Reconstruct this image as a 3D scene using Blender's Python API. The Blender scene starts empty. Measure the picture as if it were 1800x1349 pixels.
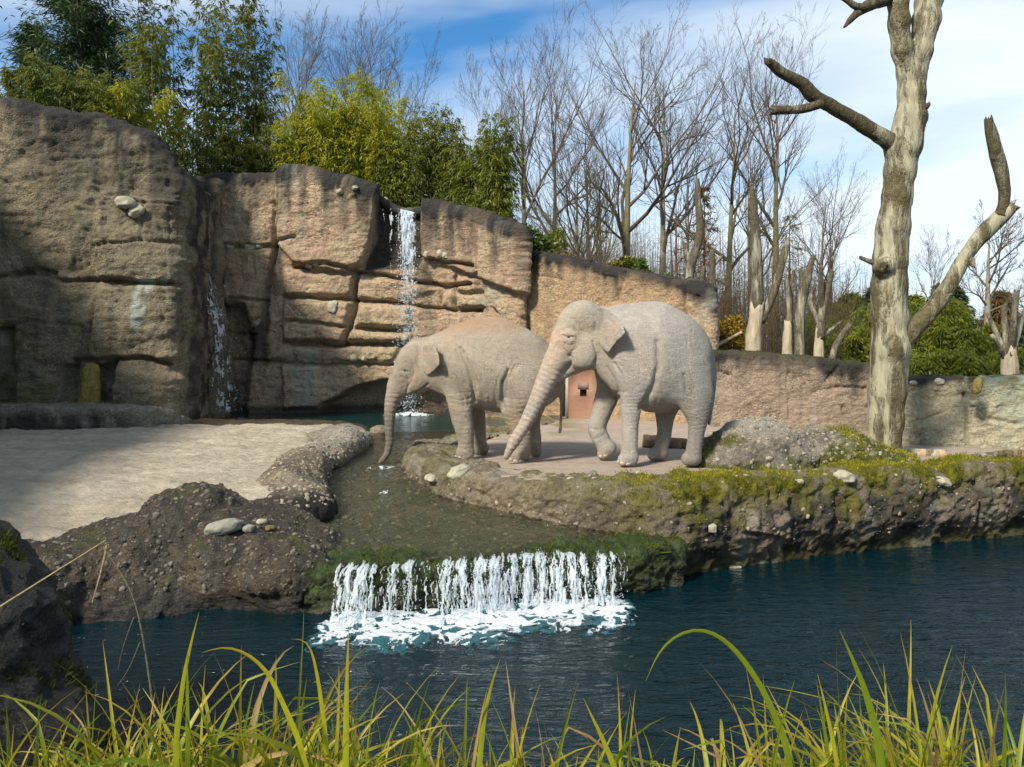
import bpy, math, random
import numpy as np

# ---------------------------------------------------------------- camera, sky, sun, exposure
scene = bpy.context.scene
col = scene.collection
FPX = 1360.0            # focal length in pixels of the 1800 px wide photograph
CAMZ = 1.7              # eye height above the enclosure floor (z = 0)
cam_data = bpy.data.cameras.new("camera")
cam_data.sensor_width = 36.0
cam_data.lens = FPX / 1800.0 * 36.0
cam_data.shift_y = -54.5 / 1800.0
cam_data.clip_start = 0.05
cam_data.clip_end = 2000.0
cam = bpy.data.objects.new("camera", cam_data)
cam.location = (0, 0, CAMZ)
cam.rotation_euler = (math.radians(90), 0, 0)
col.objects.link(cam)
scene.camera = cam

SUN_AZ_VEC = (-0.50, -0.62, 0.70)          # direction towards the sun
_l = math.sqrt(sum(c * c for c in SUN_AZ_VEC))
SUNV = tuple(c / _l for c in SUN_AZ_VEC)
sun_elev = math.asin(SUNV[2])
sun_rot = math.atan2(SUNV[0], SUNV[1])
sd = bpy.data.lights.new("sun", 'SUN')
sd.energy = 5.0
sd.angle = math.radians(8.0)
sd.color = (1.0, 0.90, 0.76)
sun = bpy.data.objects.new("sun", sd)
sun.rotation_euler = (math.pi / 2 - sun_elev, 0, -sun_rot + math.pi)
sun.location = (-20, -25, 30)
col.objects.link(sun)

world = bpy.data.worlds.new("World")
scene.world = world
world.use_nodes = True
wn = world.node_tree.nodes
wl = world.node_tree.links
wn.clear()
w_out = wn.new('ShaderNodeOutputWorld')
w_bg = wn.new('ShaderNodeBackground')
w_bg.inputs['Strength'].default_value = 0.105
sky = wn.new('ShaderNodeTexSky')
sky.sky_type = 'NISHITA'
sky.sun_disc = False
sky.sun_elevation = sun_elev
sky.sun_rotation = sun_rot
sky.air_density = 1.0
sky.dust_density = 0.6
sky.ozone_density = 2.2
tc = wn.new('ShaderNodeTexCoord')
mp = wn.new('ShaderNodeMapping')
mp.vector_type = 'POINT'
mp.inputs['Rotation'].default_value = (math.radians(0), math.radians(48), math.radians(0))
mp.inputs['Scale'].default_value = (0.6, 1.0, 3.0)
mp.inputs['Location'].default_value = (12.3, 4.0, 1.1)
wl.new(tc.outputs['Generated'], mp.inputs['Vector'])
cn = wn.new('ShaderNodeTexNoise')
cn.inputs['Scale'].default_value = 1.4
cn.inputs['Detail'].default_value = 7.0
cn.inputs['Roughness'].default_value = 0.52
cn.inputs['Distortion'].default_value = 0.35
wl.new(mp.outputs['Vector'], cn.inputs['Vector'])
cr = wn.new('ShaderNodeValToRGB')
cr.color_ramp.elements[0].position = 0.33
cr.color_ramp.elements[0].color = (0, 0, 0, 1)
cr.color_ramp.elements[1].position = 0.57
cr.color_ramp.elements[1].color = (1, 1, 1, 1)
wl.new(cn.outputs['Fac'], cr.inputs['Fac'])
# a second, thin veil of cloud that thickens towards the horizon all round
sep = wn.new('ShaderNodeSeparateXYZ')
wl.new(tc.outputs['Generated'], sep.inputs['Vector'])
veil = wn.new('ShaderNodeMapRange')
veil.inputs['From Min'].default_value = 0.0
veil.inputs['From Max'].default_value = 0.34
veil.inputs['To Min'].default_value = 0.95
veil.inputs['To Max'].default_value = 0.0
wl.new(sep.outputs['Z'], veil.inputs['Value'])
mx = wn.new('ShaderNodeMath')
mx.operation = 'MAXIMUM'
wl.new(cr.outputs['Color'], mx.inputs[0])
wl.new(veil.outputs['Result'], mx.inputs[1])
mul = wn.new('ShaderNodeMath')
mul.operation = 'MULTIPLY'
mul.inputs[1].default_value = 0.9
wl.new(mx.outputs[0], mul.inputs[0])
cmix = wn.new('ShaderNodeMix')
cmix.data_type = 'RGBA'
cmix.inputs['B'].default_value = (6.7, 7.2, 7.6, 1)
wl.new(mul.outputs[0], cmix.inputs['Factor'])
tint = wn.new('ShaderNodeMix')
tint.data_type = 'RGBA'
tint.blend_type = 'MULTIPLY'
tint.inputs['Factor'].default_value = 1.0
tint.inputs['B'].default_value = (0.40, 0.88, 1.16, 1)
wl.new(sky.outputs['Color'], tint.inputs['A'])
wl.new(tint.outputs['Result'], cmix.inputs['A'])
wl.new(cmix.outputs['Result'], w_bg.inputs['Color'])
wl.new(w_bg.outputs['Background'], w_out.inputs['Surface'])

scene.view_settings.view_transform = 'Standard'
scene.view_settings.look = 'None'
scene.view_settings.exposure = 0.55
scene.view_settings.gamma = 1.0
scene.view_settings.use_curve_mapping = False
scene.render.engine = 'CYCLES'
scene.cycles.max_bounces = 6
scene.cycles.transparent_max_bounces = 16
scene.cycles.use_denoising = True

# ---------------------------------------------------------------- helpers
rng = np.random.default_rng(7)


def PX(x, y, D):
    """Point at depth D that the photograph shows at pixel (x, y)."""
    return np.array([(x - 900.0) / FPX * D, D, CAMZ - (y - 620.0) / FPX * D])


_perm = np.random.default_rng(11).permutation(256).astype(np.int64)
_perm = np.concatenate([_perm, _perm, _perm])
_g = np.random.default_rng(5).normal(size=(256, 3))
_g /= np.linalg.norm(_g, axis=1)[:, None]


def pnoise(p):
    p = np.asarray(p, float)
    i = np.floor(p).astype(np.int64)
    f = p - i
    u = f * f * f * (f * (f * 6 - 15) + 10)
    i &= 255
    res = 0
    for dx in (0, 1):
        wx = u[..., 0] if dx else 1 - u[..., 0]
        for dy in (0, 1):
            wy = u[..., 1] if dy else 1 - u[..., 1]
            for dz in (0, 1):
                wz = u[..., 2] if dz else 1 - u[..., 2]
                h = _perm[_perm[_perm[(i[..., 0] + dx) & 255] + ((i[..., 1] + dy) & 255)] + ((i[..., 2] + dz) & 255)]
                g = _g[h]
                d = g[..., 0] * (f[..., 0] - dx) + g[..., 1] * (f[..., 1] - dy) + g[..., 2] * (f[..., 2] - dz)
                res = res + wx * wy * wz * d
    return res * 1.6


def fbm(p, scale=1.0, octaves=4, gain=0.5, off=0.0):
    p = np.asarray(p, float) * scale + off
    a, s, t = 1.0, 0.0, 0.0
    for k in range(octaves):
        s = s + a * pnoise(p * (2.03 ** k) + 17.3 * k)
        t += a
        a *= gain
    return s / t


def sstep(a, b, x):
    t = np.clip((np.asarray(x, float) - a) / (b - a), 0, 1)
    return t * t * (3 - 2 * t)


def fast_mesh(name, V, F, attrs=None, smooth=True):
    """V (N,3); F (M,k) int array or list of such arrays (tris and quads)."""
    me = bpy.data.meshes.new(name)
    V = np.asarray(V, np.float32)
    Fs = F if isinstance(F, list) else [F]
    Fs = [np.asarray(f, np.int32) for f in Fs if len(f)]
    me.vertices.add(len(V))
    me.vertices.foreach_set('co', V.ravel())
    if Fs:
        nl = sum(f.size for f in Fs)
        npoly = sum(len(f) for f in Fs)
        me.loops.add(nl)
        me.polygons.add(npoly)
        me.loops.foreach_set('vertex_index', np.concatenate([f.ravel() for f in Fs]))
        tot = np.concatenate([np.full(len(f), f.shape[1], np.int32) for f in Fs])
        st = np.concatenate([[0], np.cumsum(tot)[:-1]]).astype(np.int32)
        me.polygons.foreach_set('loop_start', st)
        me.polygons.foreach_set('loop_total', tot)
        if smooth:
            me.polygons.foreach_set('use_smooth', np.ones(npoly, bool))
    for k, a in (attrs or {}).items():
        at = me.attributes.new(k, 'FLOAT', 'POINT')
        at.data.foreach_set('value', np.asarray(a, np.float32).ravel())
    me.update(calc_edges=True)
    return me


def tag(o, label=None, cat=None, group=None, kind=None):
    if label:
        o['label'] = label
    if cat:
        o['category'] = cat
    if group:
        o['group'] = group
    if kind:
        o['kind'] = kind
    return o


def link(name, me, material=None, parent=None, origin=None, shift=True):
    """Link a mesh whose vertices are in world coordinates; origin moves its pivot."""
    o = bpy.data.objects.new(name, me)
    col.objects.link(o)
    if material is not None and not me.materials:
        me.materials.append(material)
    org = np.zeros(3) if origin is None else np.asarray(origin, float)
    if parent is not None:
        base = np.array(parent['_org']) if '_org' in parent else np.array(parent.location)
    else:
        base = np.zeros(3)
    if shift and np.any(org):
        n = len(me.vertices)
        a = np.empty(n * 3, np.float32)
        me.vertices.foreach_get('co', a)
        a = a.reshape(-1, 3) - org.astype(np.float32)
        me.vertices.foreach_set('co', a.ravel())
    o.location = tuple(org - base) if parent is not None else tuple(org)
    if parent is not None:
        o.parent = parent
    o['_org'] = [float(v) for v in org]
    return o


def empty(name, loc):
    o = bpy.data.objects.new(name, None)
    o.empty_display_size = 0.3
    o.location = tuple(float(v) for v in loc)
    col.objects.link(o)
    o['_org'] = [float(v) for v in loc]
    return o


class Mat:
    def __init__(self, name):
        self.m = bpy.data.materials.new(name)
        self.m.use_nodes = True
        self.nt = self.m.node_tree
        self.nt.nodes.clear()
        self.out = self.nt.nodes.new('ShaderNodeOutputMaterial')

    def n(self, typ, **kw):
        nd = self.nt.nodes.new('ShaderNode' + typ)
        for k, v in kw.items():
            if hasattr(nd, k) and k not in ('Scale',):
                setattr(nd, k, v)
        return nd

    def set(self, nd, **kw):
        for k, v in kw.items():
            k = k.replace('_', ' ')
            s = nd.inputs[k]
            if hasattr(v, 'is_linked') or hasattr(v, 'links'):
                self.nt.links.new(v, s)
            else:
                s.default_value = v
        return nd

    def L(self, a, b):
        self.nt.links.new(a, b)

    def noise(self, vec, scale, detail=4, rough=0.55, dist=0.0):
        nd = self.n('TexNoise')
        nd.inputs['Scale'].default_value = scale
        nd.inputs['Detail'].default_value = detail
        nd.inputs['Roughness'].default_value = rough
        nd.inputs['Distortion'].default_value = dist
        self.L(vec, nd.inputs['Vector'])
        return nd.outputs['Fac']

    def voro(self, vec, scale, feature='F1', out='Distance'):
        nd = self.n('TexVoronoi')
        nd.feature = feature
        nd.inputs['Scale'].default_value = scale
        self.L(vec, nd.inputs['Vector'])
        return nd.outputs[out]

    def coord(self, scale=(1, 1, 1), kind='Object'):
        t = self.n('TexCoord')
        if scale == (1, 1, 1):
            return t.outputs[kind]
        m = self.n('Mapping')
        m.inputs['Scale'].default_value = scale
        self.L(t.outputs[kind], m.inputs['Vector'])
        return m.outputs['Vector']

    def ramp(self, fac, a, b, lo=0.0, hi=1.0):
        m = self.n('MapRange')
        m.inputs['From Min'].default_value = a
        m.inputs['From Max'].default_value = b
        m.inputs['To Min'].default_value = lo
        m.inputs['To Max'].default_value = hi
        self.L(fac, m.inputs['Value'])
        return m.outputs['Result']

    def mix(self, fac, a, b, blend='MIX'):
        m = self.n('Mix')
        m.data_type = 'RGBA'
        m.blend_type = blend
        for s, v in (('Factor', fac), ('A', a), ('B', b)):
            sock = m.inputs[s] if s == 'Factor' else [i for i in m.inputs if i.name == s and i.type == 'RGBA'][0]
            if hasattr(v, 'links'):
                self.L(v, sock)
            elif isinstance(v, (int, float)):
                sock.default_value = v
            else:
                sock.default_value = tuple(v) + ((1,) if len(v) == 3 else ())
        return [o for o in m.outputs if o.type == 'RGBA'][0]

    def math(self, op, a, b=0.0):
        m = self.n('Math')
        m.operation = op
        for i, v in enumerate((a, b)):
            if hasattr(v, 'links'):
                self.L(v, m.inputs[i])
            else:
                m.inputs[i].default_value = v
        return m.outputs[0]

    def attr(self, name):
        a = self.n('Attribute')
        a.attribute_name = name
        return a.outputs['Fac']

    def bump(self, h, strength=0.5, dist=0.05, prev=None):
        b = self.n('Bump')
        b.inputs['Strength'].default_value = strength
        b.inputs['Distance'].default_value = dist
        self.L(h, b.inputs['Height'])
        if prev is not None:
            self.L(prev, b.inputs['Normal'])
        return b.outputs['Normal']

    def principled(self, color, rough=0.8, normal=None, spec=0.3, **kw):
        p = self.n('BsdfPrincipled')
        for k, v in dict({'Base Color': color, 'Roughness': rough, 'Specular IOR Level': spec}, **kw).items():
            s = p.inputs[k]
            if hasattr(v, 'links'):
                self.L(v, s)
            elif isinstance(v, (int, float)):
                s.default_value = v
            else:
                s.default_value = tuple(v) + ((1,) if len(v) == 3 else ())
        if normal is not None:
            self.L(normal, p.inputs['Normal'])
        return p.outputs['BSDF']

    def done(self, surf):
        self.L(surf, self.out.inputs['Surface'])
        return self.m


def rock_mat(name, a, b, c, stain=(0.035, 0.033, 0.03), moss=(0.10, 0.11, 0.012), pale=(0.55, 0.55, 0.48),
             pebble=26.0, bump=0.8, rough=0.9, wet=0.0, hstreak=1.0):
    """Conglomerate / sprayed artificial rock: two tones, pebbly grain, dark streaks, moss and pale patches."""
    M = Mat(name)
    v = M.coord()
    vs = M.coord((1, 1, 0.22))
    big = M.ramp(M.noise(v, 0.55, 5, 0.6, 0.6), 0.34, 0.66)
    mid = M.ramp(M.noise(v, 2.6, 6, 0.62), 0.36, 0.66)
    fine = M.noise(v, 21.0, 5, 0.7)
    c1 = M.mix(big, a, b)
    c2 = M.mix(M.math('MULTIPLY', mid, 0.75), c1, c)
    streak = M.ramp(M.noise(vs, 3.2, 5, 0.65, 0.3), 0.5, 0.72)
    c2 = M.mix(M.math('MULTIPLY', streak, 0.6 * hstreak), c2, stain)
    # warped coordinates, so that the grain never reads as an even cell pattern
    wnoise = M.n('TexNoise')
    wnoise.inputs['Scale'].default_value = 5.0
    wnoise.inputs['Detail'].default_value = 4.0
    M.L(v, wnoise.inputs['Vector'])
    vm = M.n('VectorMath')
    vm.operation = 'MULTIPLY_ADD'
    M.L(wnoise.outputs['Color'], vm.inputs[0])
    vm.inputs[1].default_value = (0.14, 0.14, 0.14)
    M.L(v, vm.inputs[2])
    wv = vm.outputs['Vector']
    peb = M.voro(wv, pebble, 'F1', 'Distance')
    pcol = M.voro(wv, pebble, 'F1', 'Color')
    zone = M.ramp(M.noise(v, 1.4, 4, 0.6, 0.8), 0.38, 0.62)
    grey = M.n('RGBToBW')
    M.L(pcol, grey.inputs['Color'])
    val = M.ramp(grey.outputs['Val'], 0.15, 0.85, 0.62, 1.36)
    cb = M.n('CombineColor')
    for s in ('Red', 'Green', 'Blue'):
        M.L(val, cb.inputs[s])
    c3 = M.mix(M.math('MULTIPLY', zone, 0.75), c2, cb.outputs['Color'], 'MULTIPLY')
    fv = M.ramp(fine, 0.25, 0.75, 0.5, 1.45)
    cb2 = M.n('CombineColor')
    for s in ('Red', 'Green', 'Blue'):
        M.L(fv, cb2.inputs[s])
    c3 = M.mix(0.8, c3, cb2.outputs['Color'], 'MULTIPLY')
    bl = M.ramp(M.noise(M.coord((1, 1, 0.5)), 1.1, 6, 0.68, 1.0), 0.52, 0.70, 0, 0.55)
    c3 = M.mix(bl, c3, M.mix(0.5, stain, c))
    c3 = M.mix(M.attr('stain'), c3, stain)
    c3 = M.mix(M.attr('pale'), c3, M.mix(fine, pale, tuple(0.6 * q for q in pale)))
    mo = M.mix(M.ramp(M.noise(v, 9, 4, 0.6), 0.35, 0.65), moss, tuple(q * 0.45 for q in moss))
    c3 = M.mix(M.attr('moss'), c3, mo)
    strata = M.noise(M.coord((1.5, 1.5, 6.0)), 2.2, 6, 0.66, 0.6)
    h = M.math('ADD', M.math('ADD', M.math('MULTIPLY', M.noise(v, 5.0, 8, 0.74, 0.3), 0.9), M.math('MULTIPLY', strata, 0.7)),
               M.math('MULTIPLY', M.math('MULTIPLY', peb, zone), -0.5))
    nrm = M.bump(h, bump, 0.17)
    nrm = M.bump(M.noise(wv, 34.0, 5, 0.75), bump * 0.85, 0.045, nrm)
    return M.done(M.principled(c3, rough if not wet else 0.45, nrm, 0.25 if not wet else 0.5))


# ------------------------------------------------------------ polylines
def polyline(pts, step, smooth=0.0):
    pts = np.asarray(pts, float)
    d = np.concatenate([[0], np.cumsum(np.linalg.norm(np.diff(pts, axis=0), axis=1))])
    n = max(3, int(round(d[-1] / step)) + 1)
    s = np.linspace(0, d[-1], n)
    q = np.stack([np.interp(s, d, pts[:, k]) for k in range(pts.shape[1])], 1)
    if smooth > 0:
        w = max(1, int(smooth / step))
        ker = np.hanning(2 * w + 3)[1:-1]
        ker /= ker.sum()
        pad = len(ker) // 2
        for k in range(q.shape[1]):
            a = np.concatenate([2 * q[0, k] - q[1:pad + 1, k][::-1], q[:, k], 2 * q[-1, k] - q[-pad - 1:-1, k][::-1]])
            q[:, k] = np.convolve(a, ker, 'valid')
    return q, s


def seg_dist(px, py, line):
    """Distance of points to a 2-D polyline."""
    best = np.full(np.shape(px), 1e9)
    for (x0, y0), (x1, y1) in zip(line[:-1], line[1:]):
        dx, dy = x1 - x0, y1 - y0
        t = np.clip(((px - x0) * dx + (py - y0) * dy) / (dx * dx + dy * dy + 1e-9), 0, 1)
        best = np.minimum(best, np.hypot(px - x0 - t * dx, py - y0 - t * dy))
    return best


def poly_sd(px, py, poly):
    """Signed distance (negative inside) to a closed 2-D polygon."""
    poly = list(poly)
    d = seg_dist(px, py, poly + [poly[0]])
    inside = np.zeros(np.shape(px), bool)
    n = len(poly)
    for i in range(n):
        x0, y0 = poly[i]
        x1, y1 = poly[(i + 1) % n]
        cond = ((y0 > py) != (y1 > py)) & (px < (x1 - x0) * (py - y0) / (y1 - y0 + 1e-12) + x0)
        inside ^= cond
    return np.where(inside, -d, d)


def grid_faces(nr, nc, wrap=False):
    i = np.arange(nr - 1)[:, None] * nc
    j = np.arange(nc - 1 if not wrap else nc)[None, :]
    j2 = (j + 1) % nc
    return np.stack([i + j, i + j2, i + nc + j2, i + nc + j], -1).reshape(-1, 4)


def vnormals(P):
    """Normals of a (R,C,3) grid."""
    du = np.gradient(P, axis=1)
    dv = np.gradient(P, axis=0)
    n = np.cross(du, dv)
    return n / (np.linalg.norm(n, axis=2, keepdims=True) + 1e-9)


def wall_sheet(name, path, ztops, zbot, material, res=0.05, R=0.3, top_depth=1.6, top_rise=0.0, disp=None,
               attrs=None, rough=0.12, smooth=0.5, amp_fine=1.0, lean=0.0, topnoise=0.1, parent=None, origin=None, tds=None):
    """A rock wall: face swept along a plan path, its top edge rounded over and running back."""
    tds = tds or [1.0] * len(path)
    pts = [(p[0], p[1], z, td) for p, z, td in zip(path, ztops, tds)]
    q, s = polyline(pts, res, smooth)
    t = np.gradient(q[:, :2], axis=0)
    t /= np.linalg.norm(t, axis=1)[:, None] + 1e-9
    N = np.stack([t[:, 1], -t[:, 0]], 1)
    zt = q[:, 2] + topnoise * fbm(np.stack([s, s * 0, s * 0], 1), 0.9, 4, 0.55, 3.1)
    nf = max(4, int((zt.max() - zbot) / res))
    u = np.linspace(0, 1, nf)
    rows = []
    for a in u:                                               # face
        z = zbot + (zt - R - zbot) * a
        rows.append(np.stack([q[:, 0] - N[:, 0] * lean * (z - zbot), q[:, 1] - N[:, 1] * lean * (z - zbot), z], 1))
    na = max(4, int(R * 1.6 / res))
    base = rows[-1]
    for a in np.linspace(0, math.pi / 2, na)[1:]:             # rounded shoulder
        off = R * (1 - math.cos(a))
        rows.append(np.stack([base[:, 0] - N[:, 0] * off, base[:, 1] - N[:, 1] * off, base[:, 2] + R * math.sin(a)], 1))
    base = rows[-1]
    nb = max(3, int(top_depth / (res * 1.6)))
    for a in np.linspace(0, top_depth, nb)[1:]:
        k = a * q[:, 3]
        rows.append(np.stack([base[:, 0] - N[:, 0] * k, base[:, 1] - N[:, 1] * k, base[:, 2] + top_rise * k], 1))
    P = np.stack(rows, 0)
    nrm = vnormals(P)
    # orient outwards
    sgn = np.sign((nrm[2, :, 0] * N[:, 0] + nrm[2, :, 1] * N[:, 1]).sum())
    nrm *= sgn
    px = 900 + P[..., 0] / np.maximum(P[..., 1], 0.5) * FPX
    py = 620 + (CAMZ - P[..., 2]) / np.maximum(P[..., 1], 0.5) * FPX
    d = rough * fbm(P, 0.75, 3, 0.5, 1.7) + rough * 0.42 * fbm(P, 2.6, 3, 0.55, 7.7) \
        + amp_fine * 0.034 * fbm(P, 8.0, 3, 0.62, 4.4)
    d = d + amp_fine * (0.045 * (0.5 - np.abs(fbm(P * np.array([0.8, 0.8, 1.5]), 2.1, 4, 0.62, 5.1)) * 2.2) + 0.02 * (0.5 - np.abs(fbm(P, 5.5, 3, 0.6, 2.9)) * 2.2))   # chipped, ridged skin
    if disp is not None:
        d = d + disp(px, py, P, nrm)
    Q = P + nrm * d[..., None]
    depth_from_top = zt[None, :] - P[..., 2]
    at = dict(stain=np.zeros(d.shape), moss=np.zeros(d.shape), pale=np.zeros(d.shape))
    if attrs is not None:
        attrs(at, px, py, P, depth_from_top, d)
    F = grid_faces(P.shape[0], P.shape[1])
    if sgn < 0:
        F = F[:, ::-1]
    me = fast_mesh(name, Q.reshape(-1, 3), F, {k: np.clip(a, 0, 1) for k, a in at.items()})
    o = link(name, me, material, parent, origin)
    return o, Q, nrm, d


# ------------------------------------------------------------ signed-distance modelling
class Field:
    def __init__(self, lo, hi, h):
        self.h = h
        self.lo = np.asarray(lo, float)
        self.n = np.ceil((np.asarray(hi) - self.lo) / h).astype(int) + 1
        self.f = np.full(self.n, 0.6, np.float32)
        self.ax = [self.lo[k] + h * np.arange(self.n[k]) for k in range(3)]

    def box(self, lo, hi, m):
        a = np.clip(np.floor((np.asarray(lo) - m - self.lo) / self.h).astype(int), 0, self.n)
        b = np.clip(np.ceil((np.asarray(hi) + m - self.lo) / self.h).astype(int) + 1, 0, self.n)
        sl = tuple(slice(x, y) for x, y in zip(a, b))
        g = np.meshgrid(*[self.ax[k][sl[k]].astype(np.float32) for k in range(3)], indexing='ij', sparse=True)
        return sl, g

    def smin(self, sl, d, k):
        f = self.f[sl]
        h = np.maximum(k - np.abs(f - d), 0) / k
        self.f[sl] = np.minimum(f, d) - h * h * k * 0.25

    def smax(self, sl, d, k):
        f = self.f[sl]
        h = np.maximum(k - np.abs(f - d), 0) / k
        self.f[sl] = np.maximum(f, d) + h * h * k * 0.25

    def cone_d(self, a, b, ra, rb, sv, g):
        ax, ay, az = a
        bx, by, bz = b
        dx, dy, dz = bx - ax, (by - ay) / sv, bz - az
        X, Y, Z = g[0] - ax, (g[1] - ay) / sv, g[2] - az
        L2 = dx * dx + dy * dy + dz * dz + 1e-9
        t = np.clip((X * dx + Y * dy + Z * dz) / L2, 0, 1)
        return np.sqrt((X - t * dx) ** 2 + (Y - t * dy) ** 2 + (Z - t * dz) ** 2) - (ra + (rb - ra) * t)

    def cone(self, a, b, ra, rb, k=0.08, sv=1.0):
        a, b = np.asarray(a, float), np.asarray(b, float)
        R = max(ra, rb) * max(1, sv)
        sl, g = self.box(np.minimum(a, b) - R, np.maximum(a, b) + R, k + 0.12)
        self.smin(sl, self.cone_d(a, b, ra, rb, sv, g), k)

    def carve(self, a, b, ra, rb, k=0.03, sv=1.0):
        a, b = np.asarray(a, float), np.asarray(b, float)
        R = max(ra, rb)
        sl, g = self.box(np.minimum(a, b) - R, np.maximum(a, b) + R, k + 0.05)
        self.smax(sl, -self.cone_d(a, b, ra, rb, sv, g), k)

    def ell(self, c, r, k=0.1):
        c, r = np.asarray(c, float), np.asarray(r, float)
        sl, g = self.box(c - r, c + r, k + 0.15)
        q = np.sqrt(((g[0] - c[0]) / r[0]) ** 2 + ((g[1] - c[1]) / r[1]) ** 2 + ((g[2] - c[2]) / r[2]) ** 2)
        self.smin(sl, (q - 1) * r.min(), k)

    def mesh(self, smooth=2):
        f = self.f
        s = f < 0
        n0, n1, n2 = f.shape
        cs = [s[a:n0 - 1 + a, b:n1 - 1 + b, c:n2 - 1 + c] for a in (0, 1) for b in (0, 1) for c in (0, 1)]
        cnt = sum(x.astype(np.int8) for x in cs)
        mask = (cnt > 0) & (cnt < 8)
        idx = np.full(mask.shape, -1, np.int64)
        ci = np.argwhere(mask)
        idx[mask] = np.arange(len(ci))
        acc = np.zeros((len(ci), 3))
        num = np.zeros(len(ci))
        corners = [(a, b, c) for a in (0, 1) for b in (0, 1) for c in (0, 1)]
        val = {c: f[ci[:, 0] + c[0], ci[:, 1] + c[1], ci[:, 2] + c[2]] for c in corners}
        for c in corners:
            for k in range(3):
                if c[k] == 0:
                    e = list(c)
                    e[k] = 1
                    e = tuple(e)
                    va, vb = val[c], val[e]
                    cr_ = (va < 0) != (vb < 0)
                    t = np.where(cr_, va / np.where(cr_, va - vb, 1), 0)
                    p = np.tile(np.array(c, float), (len(ci), 1))
                    p[:, k] = t
                    acc[cr_] += p[cr_]
                    num[cr_] += 1
        V = (ci + acc / np.maximum(num, 1)[:, None]) * self.h + self.lo
        quads = []
        for k in range(3):
            o1, o2 = [(1, 2), (2, 0), (0, 1)][k]
            sl0 = [slice(None)] * 3
            sl1 = [slice(None)] * 3
            sl0[k] = slice(0, -1)
            sl1[k] = slice(1, None)
            ch = s[tuple(sl0)] != s[tuple(sl1)]
            e = np.argwhere(ch)
            ok = (e[:, o1] > 0) & (e[:, o2] > 0) & (e[:, o1] < f.shape[o1] - 1) & (e[:, o2] < f.shape[o2] - 1)
            e = e[ok]
            pos = s[e[:, 0], e[:, 1], e[:, 2]]
            q = []
            for d1, d2 in ((1, 1), (0, 1), (0, 0), (1, 0)):
                m = e.copy()
                m[:, o1] -= d1
                m[:, o2] -= d2
                q.append(idx[m[:, 0], m[:, 1], m[:, 2]])
            q = np.stack(q, 1)
            q[~pos] = q[~pos][:, ::-1]
            quads.append(q)
        Q = np.concatenate(quads)
        Q = Q[(Q >= 0).all(1)]
        E = np.concatenate([Q[:, [0, 1]], Q[:, [1, 2]], Q[:, [2, 3]], Q[:, [3, 0]]])
        deg = np.bincount(E.ravel(), minlength=len(V)).astype(float)
        for it in range(smooth):
            S = np.zeros_like(V)
            for k in range(3):
                S[:, k] = np.bincount(E[:, 0], V[E[:, 1], k], len(V)) + np.bincount(E[:, 1], V[E[:, 0], k], len(V))
            V = 0.5 * V + 0.5 * S / np.maximum(deg, 1)[:, None]
        return V, Q


def tri_normals(V, Q):
    n = np.cross(V[Q[:, 2]] - V[Q[:, 0]], V[Q[:, 3]] - V[Q[:, 1]])
    vn = np.zeros_like(V)
    for k in range(4):
        for c in range(3):
            vn[:, c] += np.bincount(Q[:, k], n[:, c], len(V))
    return vn / (np.linalg.norm(vn, axis=1)[:, None] + 1e-12)


def tubes(P, R, sides=5, cap=False):
    """Batch of tubes. P (B,m,3), R (B,m) -> V, F."""
    P = np.asarray(P, float)
    R = np.asarray(R, float)
    B, m, _ = P.shape
    T = np.gradient(P, axis=1)
    T /= np.linalg.norm(T, axis=2, keepdims=True) + 1e-12
    ref = np.where(np.abs(T[:, :1, 2:3]) > 0.8, np.array([1.0, 0.13, 0.0]), np.array([0.07, 0.0, 1.0]))
    U = np.cross(T, np.broadcast_to(ref, T.shape))
    U /= np.linalg.norm(U, axis=2, keepdims=True) + 1e-12
    W = np.cross(T, U)
    a = np.arange(sides) / sides * 2 * math.pi
    V = P[:, :, None, :] + R[:, :, None, None] * (np.cos(a)[:, None] * U[:, :, None, :] + np.sin(a)[:, None] * W[:, :, None, :])
    f = grid_faces(m, sides, True)
    F = (f[None] + (np.arange(B) * m * sides)[:, None, None]).reshape(-1, 4)
    V = V.reshape(-1, 3)
    Fs = [F]
    if cap:
        ring = np.arange(sides)
        for b in range(B):
            o = b * m * sides
            Fs.append((o + ring)[None, ::-1])
            Fs.append((o + (m - 1) * sides + ring)[None, :])
    return V, Fs


def icosphere(sub=1):
    t = (1 + 5 ** 0.5) / 2
    v = np.array([(-1, t, 0), (1, t, 0), (-1, -t, 0), (1, -t, 0), (0, -1, t), (0, 1, t), (0, -1, -t), (0, 1, -t),
                  (t, 0, -1), (t, 0, 1), (-t, 0, -1), (-t, 0, 1)], float)
    v /= np.linalg.norm(v[0])
    f = np.array([(0, 11, 5), (0, 5, 1), (0, 1, 7), (0, 7, 10), (0, 10, 11), (1, 5, 9), (5, 11, 4), (11, 10, 2), (10, 7, 6),
                  (7, 1, 8), (3, 9, 4), (3, 4, 2), (3, 2, 6), (3, 6, 8), (3, 8, 9), (4, 9, 5), (2, 4, 11), (6, 2, 10), (8, 6, 7), (9, 8, 1)])
    for _ in range(sub):
        e = {}
        vl = list(v)
        nf = []

        def mid(a, b):
            k = (min(a, b), max(a, b))
            if k not in e:
                p = vl[a] + vl[b]
                e[k] = len(vl)
                vl.append(p / np.linalg.norm(p))
            return e[k]
        for a, b, c in f:
            ab, bc, ca = mid(a, b), mid(b, c), mid(c, a)
            nf += [(a, ab, ca), (b, bc, ab), (c, ca, bc), (ab, bc, ca)]
        v, f = np.array(vl), np.array(nf)
    return v, f


ICO = {k: icosphere(k) for k in (0, 1, 2, 3, 4, 5)}


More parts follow.
